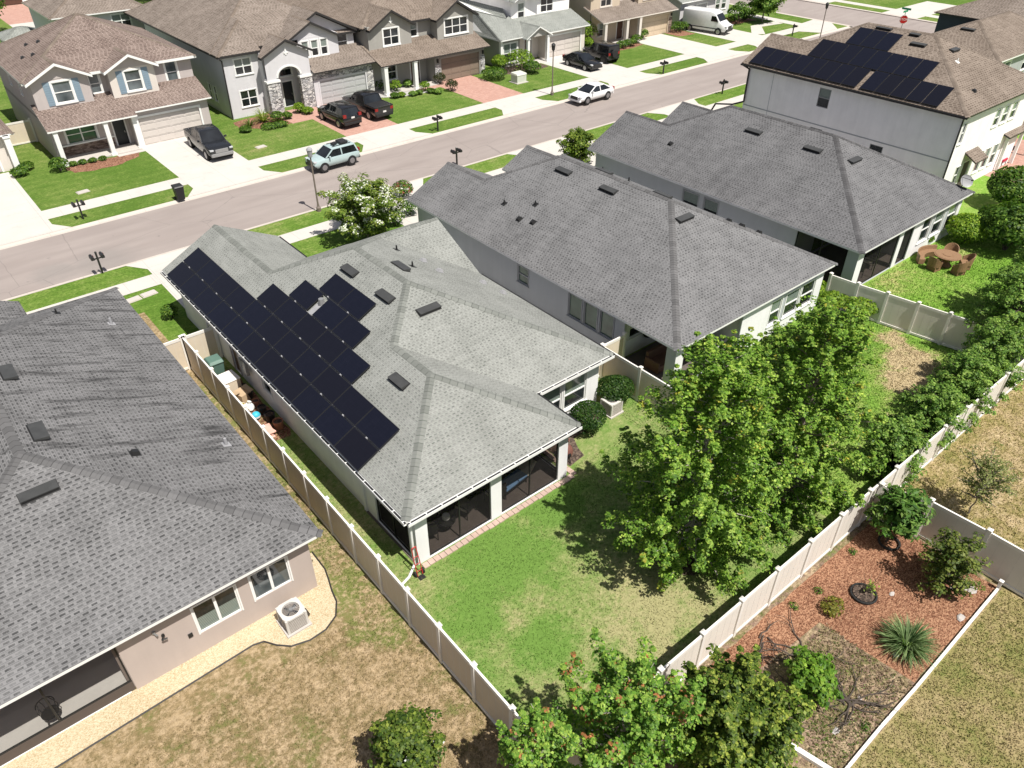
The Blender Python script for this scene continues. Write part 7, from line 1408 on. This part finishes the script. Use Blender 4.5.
# --- front yard trees
maple('crepe_myrtle', 'white-flowering small tree in front of the middle house', at(368, 240), 3.5, 2.6, .3, 84, 60, .15, cols=((.05, .10, .014), (.15, .225, .034), (.32, .37, .07)), seed=110, tips=((.80, .80, .72), .55), crad=.36, rise=.6, trunk_r=.06)
x, y = at(577, 163); maple('small_tree', 'yellow-green small tree on the near kerb lawn behind the middle house', (x, y), 2.3, 1.5, .15, 50, 50, .17, cols=((.05, .10, .012), (.14, .21, .028), (.30, .35, .06)), seed=111, crad=.36, trunk_r=.05)
x, y = at(762, 22); maple('small_tree', 'dark round-crowned tree on the corner lawn past the white van', (x, y), 4.6, 2.5, 1.0, 60, 40, .3, cols=CY, seed=112, crad=.55, trunk_r=.12)
for i, (px, py, h_, r_, lb) in enumerate(((736, 24, 2.6, 1.3, 'loose shrub by the corner house windows'), (745, 20, 1.2, .9, 'low dark shrub under the corner tree'))):
    x, y = at(px, py); bush('shrub', lb, (x, y), r_, r_, h_, 900, .26, cols=HD, seed=115+i, lump=.3)
x, y = at(100, 10, 0); 
for i, (px, py, h_, r_) in enumerate(((108, 20, 3.0, 2.2), (165, 6, 4.5, 2.6), (172, 2, 4.5, 2.6), (-4, 40, 4.0, 2.4))):
    x, y = at(px, py); bush('yard_tree', ('tree by the grey back-row house wall', 'tree behind the tan house, between the back roofs', 'farther tree between the back roofs', 'tree at the left picture edge beside the outbuilding')[i], (x, y+3), r_, r_, h_+2, 2200, .36, cols=HD, seed=120+i, lump=.35, cat='tree')
# --- front yard shrubs across the street
def fshrub(lb, px, py, r_, h_, cols=HD, n=520, leaf=.17, nm='garden_shrub', grp='shrubs in the front beds', **k):
    fshrub.i += 1; x, y = at(px, py); return bush(nm, lb, (x, y), r_, r_, h_, n, leaf, cols=cols, seed=200+fshrub.i, group=grp, **k)
fshrub.i = 0
fshrub('dark round shrub at the left porch post of the blue-shuttered house', 61, 171, .65, 1.0)
for k, px in enumerate((74, 83, 93, 103)): fshrub(f'low small shrub in the brown mulch bed, {("first", "second", "third", "fourth")[k]} from the left porch post', px, 166-k*1.8, .3, .35, n=160)
fshrub('dark shrub on the round bed left of the tan fence', 21, 176, .6, .6); fshrub('second dark shrub on the round bed, nearer the tan fence', 26.5, 170, .55, .6)
blades('flax_plant', 'spiky yellow-green plant in the bed left of the arched stone entry', at(264, 122), 90, 1.3, .09, ((.10, .16, .02), (.30, .34, .06)), seed=3, spread=1.1); blades('flax_plant', 'smaller spiky plant at the far left of the stone entry bed', at(250, 126), 60, .9, .08, ((.06, .11, .02), (.20, .24, .05)), seed=4)
for k, (px, py, r_, h_) in enumerate(((278, 121, .55, .8), (288, 119, .4, .6), (300, 113, .5, .9), (308, 114, .5, .6), (270, 128, .7, .35), (280, 126, .7, .35), (246, 132, .5, .5))):
    fshrub(f'shrub in the bed before the stone entry house, {("tall dark one", "small one by the pier", "pale one right of the walk", "low one right of the walk", "low clipped one at the front left", "low clipped one at the front right", "one nearest the tan house")[k]}', px, py, r_, h_, cols=BR if k in (2, 3) else HD)
for k, (px, py, r_, h_) in enumerate(((380, 90, .7, 1.0), (396, 92, .6, 1.1), (408, 88, .5, .8), (395, 98, .45, .5), (402, 97, .4, .45), (413, 96, .4, .45), (419, 94.5, .4, .4), (425, 91, .5, .9), (438, 94, .4, .5), (431, 93, .4, .45))):
    fshrub(f'shrub in the grey stone bed of the olive-grey house, number {k+1} counted from the left', px, py, r_, h_, cols=(HD, BR, CY)[k % 3], n=360)
for lb, px, py in (('dark clipped ball shrub at the left of the brown garage driveway', 452, 91), ('dark clipped topiary ball by the porch step of the olive-grey house', 440, 84)): fshrub(lb, px, py, .62, 1.1, cols=((.02, .03, .012), (.045, .06, .018), (.1, .1, .03)), n=700, leaf=.13, lump=.04)
for k, (px, py, r_, h_, cl) in enumerate(((520, 70, 1.5, 2.0, BR), (494, 79, 1.3, 1.1, HD), (500, 70, .9, 1.5, BR), (532, 73, .9, 1.2, HD), (586, 45, 1.1, 2.6, BR), (588, 47, .6, 1.0, BR))):
    fshrub(('big bright shrub before the white grey-green roofed house', 'low clipped hedge beside the brown garage driveway', 'tall spiky shrub behind the low hedge', 'loose shrub at the right of the big bright shrub', 'bright upright shrub between the pale house and the tan garage house', 'low bright shrub at the foot of the upright one')[k], px, py, r_, h_, cols=cl, n=1100, leaf=.2)
blades('flax_plant', 'spiky pale plant in front of the big bright shrub', at(519, 76), 60, .9, .08, ((.10, .16, .02), (.28, .32, .08)), seed=6)
for k, (px, py, r_, h_) in enumerate(((622, 48, .7, .8), (630, 46, .7, .8), (636, 43, .6, .9), (616, 50, .5, .6), (642, 39, .7, 1.1), (676, 32, 1.0, 1.2), (682, 30, .8, 1.0), (614, 34, .7, 1.6))):
    fshrub(f'shrub along the tan garage house, {("first low one", "second low one", "third low one", "small one at the porch corner", "dark round one by the garage", "large one right of the driveway", "second one right of the driveway", "reddish tall one by the porch post")[k]}', px, py, r_, h_, cols=HD if k != 7 else ((.10, .03, .02), (.2, .07, .04), (.3, .14, .06)), n=420, leaf=.2)
for k in range(6):
    x, y = 88.8+k*1.05, 65.2+.4*math.sin(k*2); bush('garden_shrub', f'small shrub in the corner house bed, {("first", "second", "third", "fourth", "fifth", "last")[k]} from the van', (x, y), .5, .5, .7, 220, .22, cols=(HD, CY, BR)[k % 3], seed=260+k, group='shrubs in the front beds')
# near front yard of the solar house
x, y = at(172, 318); bush('small_shrub', 'thin dark shrub in the bare patch by the solar house front corner', (x, y), .45, .45, .8, 420, .14, cols=HD, seed=300)
for i, (px, py, lb) in enumerate(((395, 225, 'white blossom shrub beside the white-flowering tree'), (410, 215, 'white-flowered potted shrub at the middle house wall'))):
    x, y = at(px, py); bush('flower_shrub', lb, (x, y), .6, .6, 1.0, 600, .15, cols=HD, seed=303+i, fl=((.78, .78, .72), 26, .12))
bush('flower_shrub', 'reddish pink flowering shrub by the middle house front corner', at(403, 197), .7, .7, 1.1, 600, .16, cols=HD, seed=306, fl=((.45, .10, .10), 26, .13))
# --- mulch bed plants (lower right)
x, y = at(886, 542); maple('citrus_shrub', 'broad-leaved green shrub at the fence corner of the mulch bed', (x, y), 2.3, .95, .7, 48, 20, .24, cols=((.035, .10, .016), (.10, .21, .035), (.23, .34, .08)), seed=310, asp=.34, crad=.24, gap=.24, rise=.5, trunk_r=.04, cat='shrub', bark='bark_dark', prof=lambda f: math.sin(math.pi*min(1, .3+f*.6))**.6)
mb = MB(); mb.path([(x+.36*math.cos(k*.314), y+.36*math.sin(k*.314)-.1, .08) for k in range(21)], .045, .045, 6); tag(mb.build('planter_ring', ['tyre'], smooth=True), 'dark ring around the stem of the broad-leaved shrub', 'ring')
x, y = at(938, 588); maple('rose_shrub', 'loose olive-green shrub against the shaded fence beside pale rocks', (x, y), 2.1, 1.0, .1, 50, 22, .11, cols=((.04, .075, .012), (.12, .165, .03), (.27, .30, .07)), seed=311, crad=.2, gap=.22, rise=.75, trunk_r=.035, cat='shrub', bark='bark_dark', prof=lambda f: math.sin(math.pi*min(1, .3+f*.6))**.6)
blades('grass_tuft', 'pale grassy tuft behind the loose shrub at the fence', (x+1.0, y+.2), 120, 1.3, .03, ((.14, .18, .08), (.36, .38, .22)), seed=312, spread=1.1)
blades('lily_grass', 'large spiky green ornamental grass clump in the red mulch', at(905, 648), 520, 1.05, .04, ((.05, .11, .035), (.30, .40, .18)), seed=313, spread=.95, droop=.55)
x, y = at(806, 690); maple('garden_shrub', 'bright green leafy shrub in the weedy bed with bare branches', (x, y), 1.2, .85, .1, 44, 24, .13, cols=((.045, .12, .012), (.13, .26, .026), (.27, .40, .05)), seed=314, crad=.17, gap=.2, rise=.5, trunk_r=.03, cat='shrub', bark='bark_dark', prof=lambda f: math.sin(math.pi*min(1, .35+f*.55))**.6)
x, y = at(832, 610); bush('small_shrub', 'low yellowish-green plant in the red mulch', (x, y), .45, .35, .4, 300, .12, cols=((.08, .09, .012), (.2, .2, .03), (.34, .3, .06)), seed=315)
for i, (px, py, lb) in enumerate(((865, 727, 'tiny green weed in the garden bed near the white edging'), (793, 607, 'tiny green weed in the red mulch near the fence'), (853, 553, 'small weed in the red mulch by the fence corner'), (818, 592, 'tiny weed in the red mulch, upper part'))):
    x, y = at(px, py); bush('weed', lb, (x, y), .16, .16, .14, 60, .08, cols=HD, seed=320+i, group='weeds in the mulch bed')
x, y = at(863, 595); t = thing('planter_ring', 'black planter ring with bare twigs and one leafy sprig in the red mulch', 'planter', (x, y, 0)); mb = MB(); mb.path([(x+.42*math.cos(k*.314), y+.42*math.sin(k*.314), .08) for k in range(21)], .04, .04, 8); mb.build('ring', ['tyre'], t, smooth=True); mb = MB(); mb.tube((x, y, .0), (x, y, .1), .36, .36, 14); mb.build('soil', ['mulch_dark'], t); mb = MB()
for k in range(7): a = k*.9; mb.path([(x, y, .1), (x+.15*math.cos(a), y+.15*math.sin(a), .5), (x+.36*math.cos(a+.3), y+.3*math.sin(a+.3), .75+.06*k)], .014, .004, 5)
mb.build('twigs', ['bark_dark'], t); nr = np.random.RandomState(5); P = np.array([x+.2, y-.1, .35])+nr.normal(size=(60, 3))*.1; quads('sprig', P, nr.normal(size=(60, 3))+np.array([0, 0, 1]), np.full(60, .1), .6, rcol(60, MG, YG), 'leaf', t)
def branch_pile(label, x, y, n, L, seed):
    r = random.Random(seed); mb = MB()
    for k in range(n):
        a = r.uniform(0, 6.28); p = Vector((x+r.uniform(-.2, .2), y+r.uniform(-.2, .2), .05)); l = L*r.uniform(.6, 1.1); pts = [p]
        for j in range(5): a += r.uniform(-.6, .6); p = p+Vector((math.cos(a)*l/5, math.sin(a)*l/5, r.uniform(-.03, .06))); p.z = max(.03, p.z); pts.append(p)
        mb.path(pts, .028, .008, 5)
        for j in (2, 3): b = a+r.choice((-1, 1))*r.uniform(.5, 1); q = pts[j]; mb.path([q, q+Vector((math.cos(b)*l*.2, math.sin(b)*l*.2, .05)), q+Vector((math.cos(b+.3)*l*.38, math.sin(b+.3)*l*.38, .03))], .014, .004, 4)
    return tag(mb.build('fallen_branch', ['bark_dark']), label, 'branches')
x, y = at(846, 702); branch_pile('dark bare branches lying in the weedy garden bed', x, y, 18, 1.7, 4); x, y = at(800, 655); branch_pile('thin bare twigs lying above the bright shrub in the garden bed', x, y, 10, 1.6, 5); x, y = at(765, 640); branch_pile('few loose twigs on the red mulch beside the white fence', x, y, 4, 1.1, 6); x, y = at(800, 705); branch_pile('bare twigs on the ground left of the bright shrub', x, y, 9, 1.6, 8)
plain('rock_pale', (.40, .37, .35), .9, .2, 4, .4)
for i, (px, py, s, lb) in enumerate(((964, 618-30, .22, 'pale rock below the loose shrub'), (953, 588, .2, 'pale rock left of the flat pale one by the fence'), (972, 590, .3, 'flat pale rock nearest the shaded fence'), (961, 618, .24, 'pale rock at the white edging beam'), (892, 594, .16, 'flat pale stone right of the black planter ring'), (836, 731, .18, 'pale stone in the garden bed near the edging'), (896, 655, .15, 'small pale stone by the spiky grass clump'), (860, 698, .12, 'small pale stone among the bare branches'))):
    x, y = at(px, py); mb = MB(); mb.blob((x, y, s*.12), s*.8, s*.5, s*.22, 7, 0, .25); tag(mb.build('rock', ['rock_pale']), lb, 'rock', 'pale rocks in the mulch bed')
# thin young tree on the dry lawn
maple('young_tree', 'thin sparse young tree standing on the dry lawn at the right', (26.7, 4.6), 2.6, 1.15, .8, 40, 22, .08, cols=((.09, .12, .03), (.20, .23, .075), (.36, .38, .15)), seed=130, crad=.22, gap=.26, trunk_r=.03, rise=.7, bark='bark')
x, y = at(443, 742); mb = MB(); mb.obox((x, y, .02), .12, .09, .03, .5); tag(mb.build('fallen_petal', ['white_trim']), 'small white petal-like scrap on the dry lawn beside the magnolia shrub', 'petal')

# leaf litter, weeds and dead stalks on the unplanted bed
nr = np.random.RandomState(77); n = 5200; X_ = 13.4+4.6*nr.rand(n); Y_ = 2.35+2.95*nr.rand(n); k = Y_ < 2.6+(X_-12.9)*.75; X_, Y_ = X_[k], Y_[k]; n = len(X_)
cc = rcol(n, (.11, .07, .04), (.34, .26, .17)); gsel = nr.rand(n) < .42*(1-np.clip((X_-15.2)/3.5, 0, .8)); cc[gsel] = rcol(gsel.sum(), (.06, .12, .02), (.20, .27, .06))
o = quads('leaf_litter', np.stack([X_, Y_, .015+.05*nr.rand(n)], 1), np.array([0, 0, 1.])+nr.normal(size=(n, 3))*.45, .05+.06*nr.rand(n), .35, cc, 'leaf', None); tag(o, 'brown leaf litter and low weeds on the unplanted garden bed', 'litter', kind='stuff')
nr = np.random.RandomState(78); n = 6500; X_ = 13.2+10.6*nr.rand(n); Y_ = 2.4+4.3*nr.rand(n); k = ~((X_ < 18.1) & (Y_ < 5.5)); X_, Y_ = X_[k], Y_[k]; n = len(X_)
o = quads('bark_chips', np.stack([X_, Y_, .012+.03*nr.rand(n)], 1), np.array([0, 0, 1.])+nr.normal(size=(n, 3))*.5, .03+.05*nr.rand(n), .3, rcol(n, (.10, .035, .02), (.42, .25, .16)), 'petal', None); tag(o, 'loose red bark chips covering the mulch bed', 'mulch', kind='stuff')
